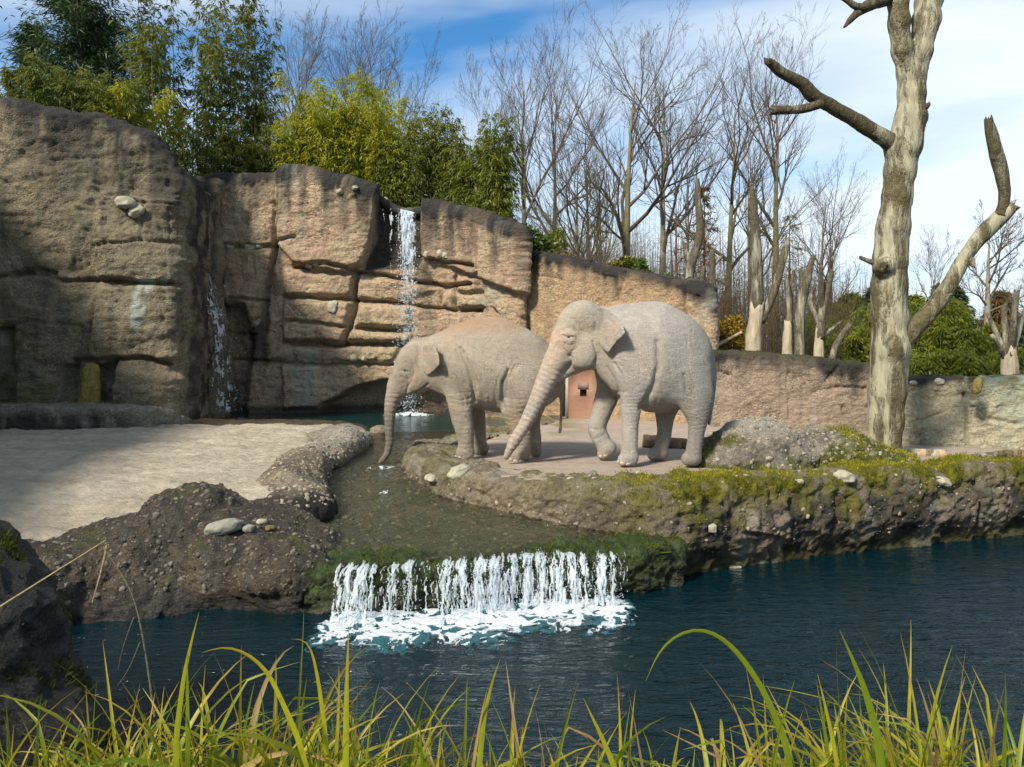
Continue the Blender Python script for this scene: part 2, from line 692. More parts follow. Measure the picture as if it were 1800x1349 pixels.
def stone(center, radii, sub=3, rotz=0.0, tilt=0.0, seed=0, lump=0.12):
    v, f = ICO[sub]
    v = v * (1 + lump * fbm(v, 1.3, 3, 0.5, seed * 3.7))[:, None]
    # flatten facets a little so that stones are not balls
    v = np.sign(v) * np.abs(v) ** 0.88
    v = v * np.asarray(radii)
    c, s = math.cos(tilt), math.sin(tilt)
    v = v @ np.array([[c, 0, s], [0, 1, 0], [-s, 0, c]]).T
    c, s = math.cos(rotz), math.sin(rotz)
    v = v @ np.array([[c, -s, 0], [s, c, 0], [0, 0, 1]]).T
    return v + np.asarray(center), f


def scatter_stones(pts, nrms, sizes, sub=1, flat=0.6, seed=1):
    """Many small stones half sunk into a surface, one mesh."""
    r = np.random.default_rng(seed)
    v0, f0 = ICO[sub]
    n = len(pts)
    rot = r.normal(size=(n, 3))
    nn = np.asarray(nrms)
    U = np.cross(nn, rot)
    U /= np.linalg.norm(U, axis=1)[:, None] + 1e-9
    W = np.cross(nn, U)
    sx = sizes * r.uniform(0.8, 1.3, n)
    sy = sizes * r.uniform(0.6, 1.0, n)
    sz = sizes * flat * r.uniform(0.7, 1.2, n)
    jit = 1 + 0.13 * r.normal(size=(n, len(v0), 1))
    v = v0[None] * jit
    V = pts[:, None, :] + (v[..., 0:1] * (U * sx[:, None])[:, None] + v[..., 1:2] * (W * sy[:, None])[:, None] + v[..., 2:3] * (nn * sz[:, None])[:, None])
    F = (f0[None] + (np.arange(n) * len(v0))[:, None, None]).reshape(-1, 3)
    tint = np.repeat(r.uniform(0, 1, n), len(v0))
    return V.reshape(-1, 3), F, tint


def blades(pts, dirs, length, width, seed=3, bend=0.35):
    """Tiny upright blades (moss, short grass): one bent triangle strip each."""
    r = np.random.default_rng(seed)
    n = len(pts)
    az = r.uniform(0, 2 * math.pi, n)
    side = np.stack([np.cos(az), np.sin(az), 0 * az], 1)
    lean = np.stack([np.cos(az + 1.57), np.sin(az + 1.57), 0 * az], 1) * r.uniform(-bend, bend, n)[:, None]
    L = length * r.uniform(0.5, 1.3, n)
    tip = pts + (dirs + lean) * L[:, None]
    V = np.stack([pts - side * width, pts + side * width, tip], 1).reshape(-1, 3)
    F = np.arange(3 * n).reshape(-1, 3)
    return V, F, np.repeat(r.uniform(0, 1, n), 3)
# ---------------------------------------------------------------- materials of the setting
def sand_mat(name, a, b, damp):
    M = Mat(name)
    v = M.coord()
    vs = M.coord((0.55, 1.5, 1))
    f1 = M.ramp(M.noise(vs, 1.1, 6, 0.62, 0.5), 0.36, 0.66)
    f2 = M.ramp(M.noise(v, 5.0, 6, 0.65), 0.35, 0.7)
    c = M.mix(f1, a, b)
    c = M.mix(M.math('MULTIPLY', f2, 0.5), c, damp)
    g = M.ramp(M.noise(v, 60, 3, 0.7), 0.25, 0.75, 0.75, 1.2)
    cb = M.n('CombineColor')
    for s in ('Red', 'Green', 'Blue'):
        M.L(g, cb.inputs[s])
    c = M.mix(0.8, c, cb.outputs['Color'], 'MULTIPLY')
    c = M.mix(M.attr('moss'), c, (0.10, 0.125, 0.02))
    n = M.bump(M.noise(vs, 6.0, 7, 0.72), 1.0, 0.11)
    n = M.bump(M.noise(v, 70, 3, 0.7), 0.5, 0.01, n)
    return M.done(M.principled(c, 0.95, n, 0.1))


m_sand = sand_mat('pale_sand', (0.50, 0.455, 0.36), (0.36, 0.32, 0.25), (0.22, 0.195, 0.15))
m_earth = sand_mat('packed_earth', (0.46, 0.385, 0.32), (0.39, 0.32, 0.265), (0.30, 0.24, 0.19))


def soil_mat():
    M = Mat('leaf_litter_soil')
    v = M.coord()
    c = M.mix(M.ramp(M.noise(v, 0.4, 6, 0.65), 0.35, 0.65), (0.06, 0.05, 0.025), (0.055, 0.06, 0.02))
    c = M.mix(M.ramp(M.noise(v, 9, 5, 0.7), 0.4, 0.75), c, (0.12, 0.085, 0.045))
    return M.done(M.principled(c, 0.95, M.bump(M.noise(v, 8, 6, 0.7), 0.8, 0.1), 0.1))


m_soil = soil_mat()

m_cliff = rock_mat('weathered_cliff', (0.235, 0.205, 0.14), (0.145, 0.14, 0.098), (0.28, 0.23, 0.145), pale=(0.50, 0.56, 0.50))
m_cliff_warm = rock_mat('warm_cliff', (0.44, 0.345, 0.215), (0.42, 0.265, 0.195), (0.47, 0.39, 0.25), pale=(0.50, 0.52, 0.42), pebble=20)
m_wall_tan = rock_mat('tan_wall', (0.45, 0.315, 0.185), (0.41, 0.265, 0.165), (0.43, 0.335, 0.20), hstreak=0.55)
m_wall_low = rock_mat('low_wall', (0.36, 0.27, 0.20), (0.30, 0.235, 0.175), (0.38, 0.30, 0.22), hstreak=0.8)
m_wall_right = rock_mat('pale_wall', (0.46, 0.41, 0.27), (0.42, 0.40, 0.285), (0.50, 0.44, 0.29), hstreak=0.7, pale=(0.44, 0.50, 0.38))
m_bank = rock_mat('bank_conglomerate', (0.25, 0.205, 0.145), (0.13, 0.118, 0.09), (0.29, 0.24, 0.165), pebble=17, bump=1.0, moss=(0.19, 0.185, 0.012))
m_mound = rock_mat('grey_conglomerate', (0.33, 0.30, 0.235), (0.22, 0.205, 0.17), (0.38, 0.345, 0.26), pebble=17, bump=1.0, moss=(0.12, 0.14, 0.014))
m_dark = rock_mat('dark_wet_rock', (0.058, 0.046, 0.030), (0.032, 0.028, 0.021), (0.115, 0.085, 0.045), pebble=16, bump=1.0, wet=0.4)
m_ridge = rock_mat('stream_edge_rock', (0.33, 0.27, 0.19), (0.23, 0.20, 0.15), (0.38, 0.315, 0.22), pebble=15, bump=1.0)


def pebble_mat(name, dark, light):
    M = Mat(name)
    v = M.coord()
    t = M.attr('tint')
    c = M.mix(t, dark, light)
    c = M.mix(M.ramp(M.noise(v, 40, 3), 0.3, 0.7, 0, 0.3), c, tuple(0.5 * q for q in dark))
    return M.done(M.principled(c, 0.75, M.bump(M.noise(v, 60, 3), 0.3, 0.01), 0.3))


m_peb = pebble_mat('pebble_mix', (0.10, 0.085, 0.065), (0.33, 0.29, 0.22))
m_peb_dark = pebble_mat('wet_pebbles', (0.035, 0.03, 0.022), (0.16, 0.145, 0.115))


def cobble_mat(name, c0):
    M = Mat(name)
    v = M.coord()
    c = M.mix(M.ramp(M.noise(v, 9, 5, 0.6), 0.3, 0.7), c0, tuple(0.6 * q for q in c0))
    return M.done(M.principled(c, 0.7, M.bump(M.noise(v, 30, 4), 0.4, 0.02), 0.35))


m_cobble = cobble_mat('pale_cobble', (0.36, 0.335, 0.25))
m_cobble_grey = cobble_mat('grey_cobble', (0.24, 0.245, 0.20))


def water_mat(name, deep, rip, rough=0.04, trans=0.0, stretch=(1, 1, 1), bs=0.35, spec=0.5):
    M = Mat(name)
    v = M.coord(stretch)
    n = M.bump(M.noise(v, rip, 4, 0.55, 0.6), bs, 0.06)
    n = M.bump(M.noise(v, rip * 3.1, 3, 0.6, 0.4), bs * 0.6, 0.02, n)
    p = M.principled(deep, rough, n, spec, IOR=1.33)
    if name == 'aerated_water':
        g = M.n('BsdfTransparent')
        ms = M.n('MixShader')
        M.L(M.ramp(M.attr('dens'), 0.0, 1.0, 0.03, 0.6), ms.inputs[0])
        M.L(g.outputs[0], ms.inputs[1])
        M.L(p, ms.inputs[2])
        return M.done(ms.outputs[0])
    if trans:
        g = M.n('BsdfTransparent')
        g.inputs['Color'].default_value = (0.82, 0.88, 0.82, 1)
        gl = M.n('BsdfGlossy')
        gl.inputs['Roughness'].default_value = rough
        M.L(n, gl.inputs['Normal'])
        fr = M.n('Fresnel')
        fr.inputs['IOR'].default_value = 1.33
        M.L(n, fr.inputs['Normal'])
        ms = M.n('MixShader')
        M.L(M.math('MULTIPLY', fr.outputs[0], trans), ms.inputs[0])
        M.L(g.outputs[0], ms.inputs[1])
        M.L(gl.outputs[0], ms.inputs[2])
        return M.done(ms.outputs[0])
    return M.done(p)


m_pond = water_mat('pond_water', (0.0004, 0.010, 0.014), 4.6, 0.03, stretch=(0.6, 1.9, 1), bs=1.0)
m_pool = water_mat('back_pool_water', (0.004, 0.03, 0.028), 4.5, 0.05, bs=0.3)
m_stream_water = water_mat('stream_water', (0, 0, 0), 13.0, 0.04, trans=1.7, bs=0.85)


def white_water(name, a=0.9, thin=None):
    M = Mat(name)
    v = M.coord()
    d = M.principled((0.80, 0.87, 0.92), 0.25, M.bump(M.noise(v, 38, 3), 0.5, 0.02), 0.5)
    tr = M.n('BsdfTranslucent')
    tr.inputs['Color'].default_value = (0.75, 0.85, 0.92, 1)
    ms = M.n('MixShader')
    ms.inputs[0].default_value = 0.35
    M.L(d, ms.inputs[1])
    M.L(tr.outputs[0], ms.inputs[2])
    tp = M.n('BsdfTransparent')
    tp.inputs['Color'].default_value = (0.9, 0.96, 1, 1)
    m2 = M.n('MixShader')
    m2.inputs[0].default_value = a
    if thin:                                                  # foam thins out towards its edges
        M.L(M.math('MULTIPLY', M.ramp(M.attr(thin), 0.0, 1.0, 0.12, 1.0), a), m2.inputs[0])
    M.L(tp.outputs[0], m2.inputs[1])
    M.L(ms.outputs[0], m2.inputs[2])
    return M.done(m2.outputs[0])


m_white = white_water('falling_water', 0.55)
m_foam = white_water('foam', 0.93, 'dens')

# ---------------------------------------------------------------- plan of the place
def wall_line(X):
    """Depth at which the ground behind the walls begins."""
    return np.interp(X, [-30, -13, -9.7, -9.2, -2, 0.3, 0.6, 4.7, 5.0, 7.9, 8.1, 9, 40],
                     [17.0, 18.0, 19.2, 23.8, 23.6, 21.8, 22.2, 18.9, 18.2, 17.4, 14.6, 14.3, 14.3])


def plateau(X):
    return np.interp(X, [-30, -12, -8, -5, -3, 0.3, 0.6, 4.7, 5.0, 7, 8, 40],
                     [7.0, 7.0, 6.5, 6.4, 5.6, 4.5, 4.2, 2.9, 1.5, 1.25, 1.1, 1.0])


def ground_z(X, Y):
    X = np.asarray(X, float)
    Y = np.asarray(Y, float)
    yw = wall_line(X)
    back = np.maximum(Y - yw, 0)
    pl = plateau(X)
    low = 1.1 + 0.004 * np.clip(Y - 40, 0, 200)
    far = low + (pl - low) * np.exp(-(back / 13.0) ** 2)
    far = far + 0.12 * fbm(np.stack([X, Y, X * 0], -1), 0.35, 3)
    t = sstep(0.0, 0.35, Y - yw - 0.5)
    near = 0.05 - 2.3 * sstep(2.3, 4.0, Y)
    near = near + 0.05 * fbm(np.stack([X, Y, X * 0], -1), 1.3, 3)
    return near * (1 - t) + far * t


def axis(segs):
    a = [np.arange(s, e, d) for s, e, d in segs]
    return np.concatenate(a + [[segs[-1][1]]])


gx = axis([(-700, -60, 40), (-60, -16, 2.0), (-16, 16, 0.22), (16, 60, 2.0), (60, 700, 40)])
gy = axis([(-60, -2, 6), (-2, 26, 0.2), (26, 60, 1.2), (60, 200, 10), (200, 900, 70)])
GX, GY = np.meshgrid(gx, gy)
GZ = ground_z(GX, GY)
me = fast_mesh('ground', np.stack([GX, GY, GZ], -1).reshape(-1, 3), grid_faces(len(gy), len(gx)))
tag(link('ground', me, m_soil), 'dark soil ground with leaf litter behind and around the enclosure', 'ground', kind='structure')

# stream edges in plan (x as a function of depth)
SL_Y = [8.0, 8.8, 9.9, 11.0, 13.0, 14.5, 16.0, 18.0, 19.0, 24]
SL_X = [-1.9, -2.05, -2.5, -2.75, -2.95, -3.3, -3.75, -3.4, -8.0, -10]
SR_PTS = [(1.75, 9.1), (0.5, 9.75), (-0.85, 10.75), (-1.62, 11.9), (-1.8, 13.2), (-1.5, 14.6), (-0.6, 16.5), (0.4, 18.6), (1.0, 21.5)]


def stream_z(Y):
    return -0.10 - 0.45 * sstep(13.6, 8.5, Y) ** 1.15


def sr_x(Y):
    p = np.array(SR_PTS)
    return np.interp(Y, p[:, 1], p[:, 0])


# sand of the left enclosure
xs = np.arange(-15, -1.6, 0.05)
ys = np.arange(6.2, 19.6, 0.05)
SX, SY = np.meshgrid(xs, ys)
P3 = np.stack([SX, SY, SX * 0], -1)


def sand_z(X, Y):
    return -0.38 * sstep(12.5, 7.2, Y) * sstep(-1.5, -5.5, X) - 0.10 * sstep(11, 8, Y)


SZ = sand_z(SX, SY) + 0.10 * fbm(P3 * np.array([0.7, 1.6, 1]), 1.4, 4, 0.6) - 0.11 * np.abs(fbm(P3 * np.array([0.8, 1.6, 1]), 3.2, 4, 0.62, 9.0)) + 0.03 \
    + 0.02 * fbm(P3, 9.0, 2)
SZ = SZ - 0.30 * sstep(0.55, 0.15, np.interp(SY, SL_Y, SL_X) - SX)
SZ = SZ - 0.35 * sstep(0.5, 0.1, SY - np.interp(SX, [-9, -5.3, -4.4, -3.75, -3.0, -1], [7.0, 7.7, 8.5, 9.1, 9.6, 9.7]))
keep = (SX < np.interp(SY, SL_Y, SL_X) - 0.12) & (SY > np.interp(SX, [-9, -5.3, -4.4, -3.75, -3.0, -1], [7.0, 7.7, 8.5, 9.1, 9.6, 9.7])) & (SY < np.where(SX < -7.4, 18.4, np.where(SX < -3.4, 18.0, 19)))
F = grid_faces(len(ys), len(xs))
F = F[keep.ravel()[F].all(1)]
mo = sstep(0.05, 0.4, fbm(P3, 1.2, 3)) * sstep(17.2, 17.7, SY + 0.3 * fbm(P3, 1.5, 2)) * 0.6
me = fast_mesh('sand_floor', np.stack([SX, SY, SZ], -1).reshape(-1, 3), F, {'moss': mo})
tag(link('sand_floor', me, m_sand), 'pale trodden sand floor left of the stream', 'ground', kind='structure')

# packed earth of the platform the elephants stand on
xs = np.arange(-2.4, 16, 0.06)
ys = np.arange(9.0, 22.4, 0.06)
SX, SY = np.meshgrid(xs, ys)
P3 = np.stack([SX, SY, SX * 0], -1)
FRONT = [(1.75, 9.35), (2.3, 9.62), (4.8, 10.55), (7.8, 11.55), (12, 12.7), (16, 13.6)]
fy = np.interp(SX, [p[0] for p in FRONT], [p[1] for p in FRONT])
SZ = 0.0 + 0.02 * fbm(P3, 1.1, 4, 0.6) + 0.012 * np.abs(fbm(P3, 5.0, 3, 0.6))
SZ = SZ - 0.16 * sstep(0.60, 0.28, np.minimum(SX - sr_x(SY), np.where(SX > 1.75, SY - fy, 9)))
keep = (SX > sr_x(SY) + 0.22) & (SY > np.where(SX > 1.75, fy + 0.22, 0)) & (SY < wall_line(SX) + 0.2)
F = grid_faces(len(ys), len(xs))
F = F[keep.ravel()[F].all(1)]
mo = sstep(0.0, 0.35, fbm(P3, 0.9, 3, 0.5, 2.0) + 0.15) * sstep(15.0, 17.5, SY) * sstep(2.2, 0.2, SX) \
    + sstep(0.1, 0.4, fbm(P3, 1.4, 3, 0.5, 6.0)) * sstep(2.0, 3.0, SX) * sstep(12.2, 10.5, SY) \
    + 0.8 * sstep(1.0, 0.3, wall_line(SX) - SY) + 0.9 * sstep(0.75, 0.3, SX - sr_x(SY)) * sstep(-0.1, 0.2, fbm(P3, 2.4, 3))
me = fast_mesh('earth_floor', np.stack([SX, SY, SZ], -1).reshape(-1, 3), F, {'moss': np.clip(mo, 0, 1)})
tag(link('earth_floor', me, m_earth), 'pinkish packed earth floor under the two elephants', 'ground', kind='structure')

# water: pond in front, stream over its bed, pool at the back
def sheet(name, x0, x1, y0, y1, st, zf, keepf, material, extra=None):
    xs = np.arange(x0, x1 + st / 2, st)
    ys = np.arange(y0, y1 + st / 2, st)
    A, B = np.meshgrid(xs, ys)
    Z = zf(A, B)
    F = grid_faces(len(ys), len(xs))
    if keepf is not None:
        F = F[keepf(A, B).ravel()[F].all(1)]
    me = fast_mesh(name, np.stack([A, B, Z], -1).reshape(-1, 3), F, extra(A, B) if extra else None)
    return link(name, me, material)


def pond_z(A, B):
    p = np.stack([A * 0.9, B * 1.5, A * 0], -1)
    foamy = np.exp(-((B - 8.1 - 0.2 * A) / 1.3) ** 2) * sstep(-2.6, -1.7, A) * sstep(2.4, 1.2, A)
    return -1.0 + 0.010 * fbm(p, 2.2, 3, 0.5) + 0.006 * fbm(p, 6.0, 2, 0.5, 3.3) + 0.05 * foamy * fbm(p, 2.3, 3, 0.6, 1.1)


o = sheet('pond_water', -14, 18, 2.6, 14, 0.05, pond_z, None, m_pond)
tag(o, 'dark blue rippled pond in front of the rock banks', 'water', kind='structure')


def bed_mat():
    M = Mat('mossy_stream_bed')
    v = M.coord()
    vs = M.coord((1.3, 0.55, 1))
    c = M.mix(M.ramp(M.noise(vs, 2.2, 6, 0.65, 0.4), 0.38, 0.62), (0.15, 0.115, 0.055), (0.055, 0.085, 0.018))
    c = M.mix(M.ramp(M.noise(v, 15, 5, 0.72), 0.52, 0.66), c, (0.30, 0.27, 0.18))
    c = M.mix(M.ramp(M.noise(v, 5, 5, 0.7, 0.5), 0.52, 0.64, 0, 0.9), c, (0.03, 0.06, 0.008))
    c = M.mix(M.attr('moss'), c, M.mix(M.ramp(M.noise(v, 11, 4), 0.35, 0.65), (0.035, 0.06, 0.008), (0.10, 0.13, 0.015)))
    c = M.mix(M.attr('pale'), c, (0.23, 0.20, 0.10))
    return M.done(M.principled(c, 0.35, M.bump(M.noise(v, 16, 6, 0.7), 0.9, 0.05), 0.6))


m_bed = bed_mat()


def lip_y(A):
    return 8.38 + 0.19 * A + 0.07 * np.sin(A * 2.3 + 1) + 0.05 * np.sin(A * 5.1)


def bed_keep(A, B):
    return (A > np.interp(B, SL_Y, SL_X) - 0.5) & (A < sr_x(B) + 0.5) & (B > lip_y(A) + 0.12) & (A < 1.85)


def bed_z(A, B):
    p = np.stack([A, B, A * 0], -1)
    return stream_z(B) - 0.035 + 0.035 * fbm(p, 1.6, 4, 0.6) + 0.02 * fbm(p, 7.0, 3, 0.6) \
        - 0.22 * sstep(15.5, 18, B)


def bed_attr(A, B):
    p = np.stack([A, B, A * 0], -1)
    d = B - lip_y(A)
    pale = np.exp(-((sr_x(B) - A - 0.75) / 0.16) ** 2) * sstep(9.1, 9.5, B) * sstep(11.3, 10.3, B) + \
        np.exp(-((B - 9.5 - 0.1 * A) / 0.12) ** 2) * sstep(-0.1, 0.8, A) * 0.7
    return {'moss': np.clip(sstep(0.75, 0.1, d + 0.25 * fbm(p, 3, 3)), 0, 1), 'pale': np.clip(pale * sstep(-0.3, 0.3, fbm(p, 3, 3, 0.5, 5)), 0, 1)}


o = sheet('stream_bed', -9.5, 2.0, 8.0, 22.5, 0.04, bed_z, bed_keep, m_bed, bed_attr)
BD = o
r_ = np.random.default_rng(3)
bx_ = r_.uniform(-3.2, 1.5, 5200)
by_ = r_.uniform(8.5, 15.0, 5200)
okb = bed_keep(bx_, by_)
bx_, by_ = bx_[okb], by_[okb]
sz_ = 0.010 * (5.0 ** (r_.uniform(0, 1, len(bx_)) ** 3))
PV, PF, t_ = scatter_stones(np.stack([bx_, by_, bed_z(bx_, by_)], 1), np.tile([0, 0, 1.0], (len(bx_), 1)), sz_, 1, 0.6, 9)
m_bedstone = pebble_mat('algae_pebbles', (0.05, 0.065, 0.018), (0.30, 0.27, 0.16))
q_ = link('pebbles', fast_mesh('pebbles', PV, PF, {'tint': t_}), m_bedstone, BD)
q_['kind'] = 'stuff'
tag(o, 'green and brown mossy stone bed of the shallow stream', 'stream bed', kind='structure')


def sw_z(A, B):
    p = np.stack([A * 1.4, B * 0.8, A * 0], -1)
    return stream_z(B) + 0.008 * fbm(p, 5, 3) + 0.012


o = sheet('stream_water', -4.6, 2.0, 8.0, 17.6, 0.05, sw_z, lambda A, B: bed_keep(A, B) & (B > lip_y(A) + 0.04), m_stream_water)
tag(o, 'clear shallow stream water running over the mossy bed', 'water', kind='structure')
o = sheet('pool_water', -9.5, 2.0, 17.4, 23.4, 0.08, lambda A, B: -0.085 + 0.006 * fbm(np.stack([A, B, A * 0], -1), 3, 3), None, m_pool)
tag(o, 'dark teal pool at the foot of the waterfall cliff', 'water', kind='structure')

# ---------------------------------------------------------------- cliffs and walls
def cracks(px, py, lines, warp=3.0):
    wx = warp * fbm(np.stack([px, py, px * 0], -1), 0.03, 3)
    wy = warp * fbm(np.stack([px, py, px * 0 + 9], -1), 0.03, 3)
    d = 0
    for ln, w, dep in lines:
        d = d - dep * 1.1 * np.exp(-(seg_dist(px + wx, py + wy, ln) / (w * 0.68)) ** 2)
    return d


def region(px, py, poly, edge=6.0, warp=4.0):
    edge = edge * 0.55
    wx = warp * fbm(np.stack([px, py, px * 0 + 4], -1), 0.025, 3)
    return sstep(edge, -edge, poly_sd(px + wx, py + wx, poly))


def top_streaks(P, dt, reach=1.4, off=0.0):
    q = np.stack([P[..., 0] * 1.0, P[..., 1] * 1.0, P[..., 2] * 0.12], -1)
    n = fbm(q, 1.5, 4, 0.6, off)
    edge = sstep(0.45, 0.05, dt + 0.25 * fbm(P, 2.0, 3))
    return np.clip(edge * 0.9 + sstep(reach, 0.1, dt - 0.9 * n) * sstep(-0.12, 0.25, n) * 0.85, 0, 1)


def set_stones(parent, specs, material=None, surf=None, sink=0.30):
    """Cobbles set into a rock; each its own piece: (point, radii, rot, seed)."""
    for k, (c, r, rz, ti) in enumerate(specs):
        if surf is not None:                                  # seat the stone on the wall's real face
            q, nq = surf
            s1 = np.hypot(q[:, 0] / q[:, 1] - c[0] / c[1], (q[:, 2] - CAMZ) / q[:, 1] - (c[2] - CAMZ) / c[1]) + 0.002 * np.maximum(q[:, 1] - q[:, 1].min(), 0)
            i = np.argmin(s1)
            sc = q[i, 1] / c[1]
            c = q[i] - nq[i] * min(r) * sink
            r = tuple(x * sc for x in r)
        v, f = stone(c, r, 3, rz, ti, seed=k + 1, lump=0.38)
        link('cobble', fast_mesh('cobble', v, f), material or m_cobble, parent, c)


# left cliff, with an unseen stretch added round towards the viewer for its shade
LC = [(-7.6, -5.0), (-8.0, -1.0), (-8.6, 2.0), (-9.3, 6.0), (-11.0, 10.0), (-13.2, 13.6), (-13.4, 16.4), (-12.0, 17.5), (-9.5, 17.95), (-8.3, 18.1), (-7.85, 18.3), (-7.75, 18.9), (-8.0, 20.2), (-8.6, 22.6)]
LZ = [7.5, 7.2, 4.6, 4.8, 6.4, 7.8, 7.9, 7.55, 7.35, 6.85, 6.2, 6.0, 6.1, 6.3]


def lc_disp(px, py, P, n):
    face = np.clip(-n[..., 1], 0, 1) * (P[..., 1] > 16)
    d = cracks(px, py, [
        ([(-20, 492), (40, 478), (75, 484), (110, 495), (185, 492), (300, 500)], 5, 0.16),
        ([(20, 487), (60, 474), (95, 482)], 7, 0.14),
        ([(185, 350), (240, 354), (312, 362)], 4, 0.10),
        ([(170, 432), (250, 424), (316, 428)], 4, 0.08),
        ([(168, 330), (176, 430), (168, 490), (165, 560), (150, 632)], 4, 0.07),
        ([(130, 634), (200, 632), (250, 628), (300, 640)], 5, 0.18),
        ([(250, 362), (252, 420)], 3, 0.05), ([(296, 372), (300, 430)], 3, 0.05),
        ([(0, 572), (60, 566), (150, 575)], 4, 0.06),
        ([(312, 520), (318, 620), (330, 700)], 5, 0.12)])
    d = d + 0.14 * region(px, py, [(170, 345), (330, 355), (330, 500), (170, 490)])
    d = d + 0.10 * region(px, py, [(165, 505), (330, 505), (330, 630), (140, 630)])
    d = d - 0.35 * region(px, py, [(165, 640), (205, 634), (200, 720), (165, 720)], 4)
    d = d - 0.32 * region(px, py, [(-10, 575), (24, 575), (28, 722), (-10, 722)], 4)
    d = d - 0.25 * region(px, py, [(110, 645), (140, 640), (130, 720), (105, 720)], 8)
    d = d + 0.22 * region(px, py, [(205, 645), (320, 660), (335, 750), (190, 750)], 14)
    # the sprayed face is ribbed with short horizontal ledges
    q = np.stack([P[..., 0] * 0.6, P[..., 1] * 0.6, P[..., 2] * 2.4], -1)
    return d * face + 0.05 * fbm(q, 2.2, 3, 0.6)


def lc_attr(at, px, py, P, dt, d):
    at['stain'] = top_streaks(P, dt, 2.3) + 0.9 * sstep(325, 338, px) * (P[..., 1] > 18.2) * sstep(0.3, -0.2, fbm(P, 1.5, 3))
    at['stain'] = at['stain'] + 0.8 * np.exp(-(seg_dist(px, py, [(200, 210), (215, 330)]) / 26) ** 2) * sstep(-0.2, 0.2, fbm(P * np.array([1, 1, .2]), 3, 3))
    q = P * np.array([1, 1, 0.3])
    st = sstep(0.0, 0.25, fbm(q, 3.5, 3, 0.6, 1.0))
    at['pale'] = 0.75 * region(px, py, [(215, 486), (278, 490), (262, 540), (240, 590), (228, 540)], 8, 10) * st \
        + 0.55 * region(px, py, [(285, 490), (305, 490), (298, 535), (288, 535)], 5) * st + 0.4 * region(px, py, [(-10, 580), (10, 580), (10, 655), (-10, 655)], 4)
    at['moss'] = 0.45 * sstep(0.0, 0.3, fbm(P, 1.1, 3, 0.5, 8)) * sstep(150, 60, px) * sstep(500, 600, py) * (P[..., 1] > 16)


left_cliff, Q, nn, _ = wall_sheet('rock_cliff', LC, LZ, -0.4, m_cliff, res=0.05, R=0.34, top_depth=1.4, disp=lc_disp, attrs=lc_attr, rough=0.2, smooth=0.5,
                                  tds=[1, 1, 1, 1, 1, 1, 1, 1, 0.8, 0.5, 0.3, 0.3, 0.4, 0.5])
tag(left_cliff, 'tall dark brown artificial rock cliff on the left with two pale boulders set in it', 'cliff')
set_stones(left_cliff, [(PX(222, 357, 17.75), (0.23, 0.16, 0.14), 0.1, 0.1), (PX(243, 372, 17.75), (0.19, 0.16, 0.12), 0.3, -0.5)], surf=(Q.reshape(-1, 3), nn.reshape(-1, 3)), sink=-0.35)


def yellow_mat():
    M = Mat('ochre_algae_rock')
    v = M.coord()
    c = M.mix(M.ramp(M.noise(M.coord((1, 1, 0.4)), 6, 5, 0.7), 0.35, 0.65), (0.24, 0.185, 0.05), (0.10, 0.09, 0.035))
    return M.done(M.principled(c, 0.9, M.bump(M.noise(v, 22, 5), 0.9, 0.05), 0.2))


m_ochre = yellow_mat()
# ochre pillar at the foot of the cliff, and the algae-green one at the frame's edge
for (x0, x1, y0, y1, mm, nm) in ((131, 168, 640, 722, m_ochre, 'ochre_pillar'),):
    D = 17.62
    c = PX((x0 + x1) / 2, y1, D)
    w = (x1 - x0) / FPX * D / 2
    h = (y1 - y0) / FPX * D
    fld = Field((c[0] - w - .25, D - .3, c[2] - .5), (c[0] + w + .25, D + .5, c[2] + h + .3), 0.03)
    fld.cone((c[0] - 0.02, D + 0.12, c[2] - 0.3), (c[0] + 0.06, D + 0.14, c[2] + h - 0.16), w * 1.1, w * 0.72, 0.1)
    V, Qf = fld.mesh(2)
    V = V + tri_normals(V, Qf) * (0.10 * fbm(V * np.array([1, 1, .5]), 5, 4, 0.65))[:, None]
    link(nm, fast_mesh(nm, V, Qf), mm, left_cliff, c)
    left_cliff.children[-1]['label'] = 'ochre yellow algae covered rib'

# low ledge at the foot of the left cliff
LG = [(-14.5, 16.3), (-12.0, 16.75), (-10.0, 16.85), (-8.6, 17.1), (-7.9, 17.7), (-7.6, 18.4)]
lg, Q, nn, _ = wall_sheet('rock_ledge', LG, [0.50, 0.50, 0.52, 0.56, 0.42, 0.12], -0.3, m_mound, res=0.045, R=0.10, top_depth=1.3, rough=0.07, smooth=0.35,
                          attrs=lambda at, px, py, P, dt, d: at['stain'].__iadd__(0.85 * sstep(0.05, 0.3, dt) * sstep(-0.3, 0.15, fbm(P * np.array([1, 1, .4]), 2.4, 3)) * sstep(-7.9, -9.0, P[..., 0])))
tag(lg, 'low grey rock ledge at the foot of the left cliff', 'ledge')

# far cliff with the waterfalls
FC = [(-11.0, 22.6), (-8.8, 22.9), (-6.0, 22.9), (-4.3, 22.8), (-3.2, 22.8), (-2.5, 22.7), (-0.8, 21.7), (0.22, 20.95), (0.36, 21.0), (0.42, 22.2)]
FZ = [6.9, 6.95, 7.0, 6.5, 5.98, 6.05, 5.5, 4.95, 4.9, 4.85]
UP = [(486, 290), (668, 320), (660, 400), (640, 468), (600, 478), (522, 466), (490, 430)]
RU = [(742, 355), (925, 380), (925, 520), (800, 470), (742, 456)]


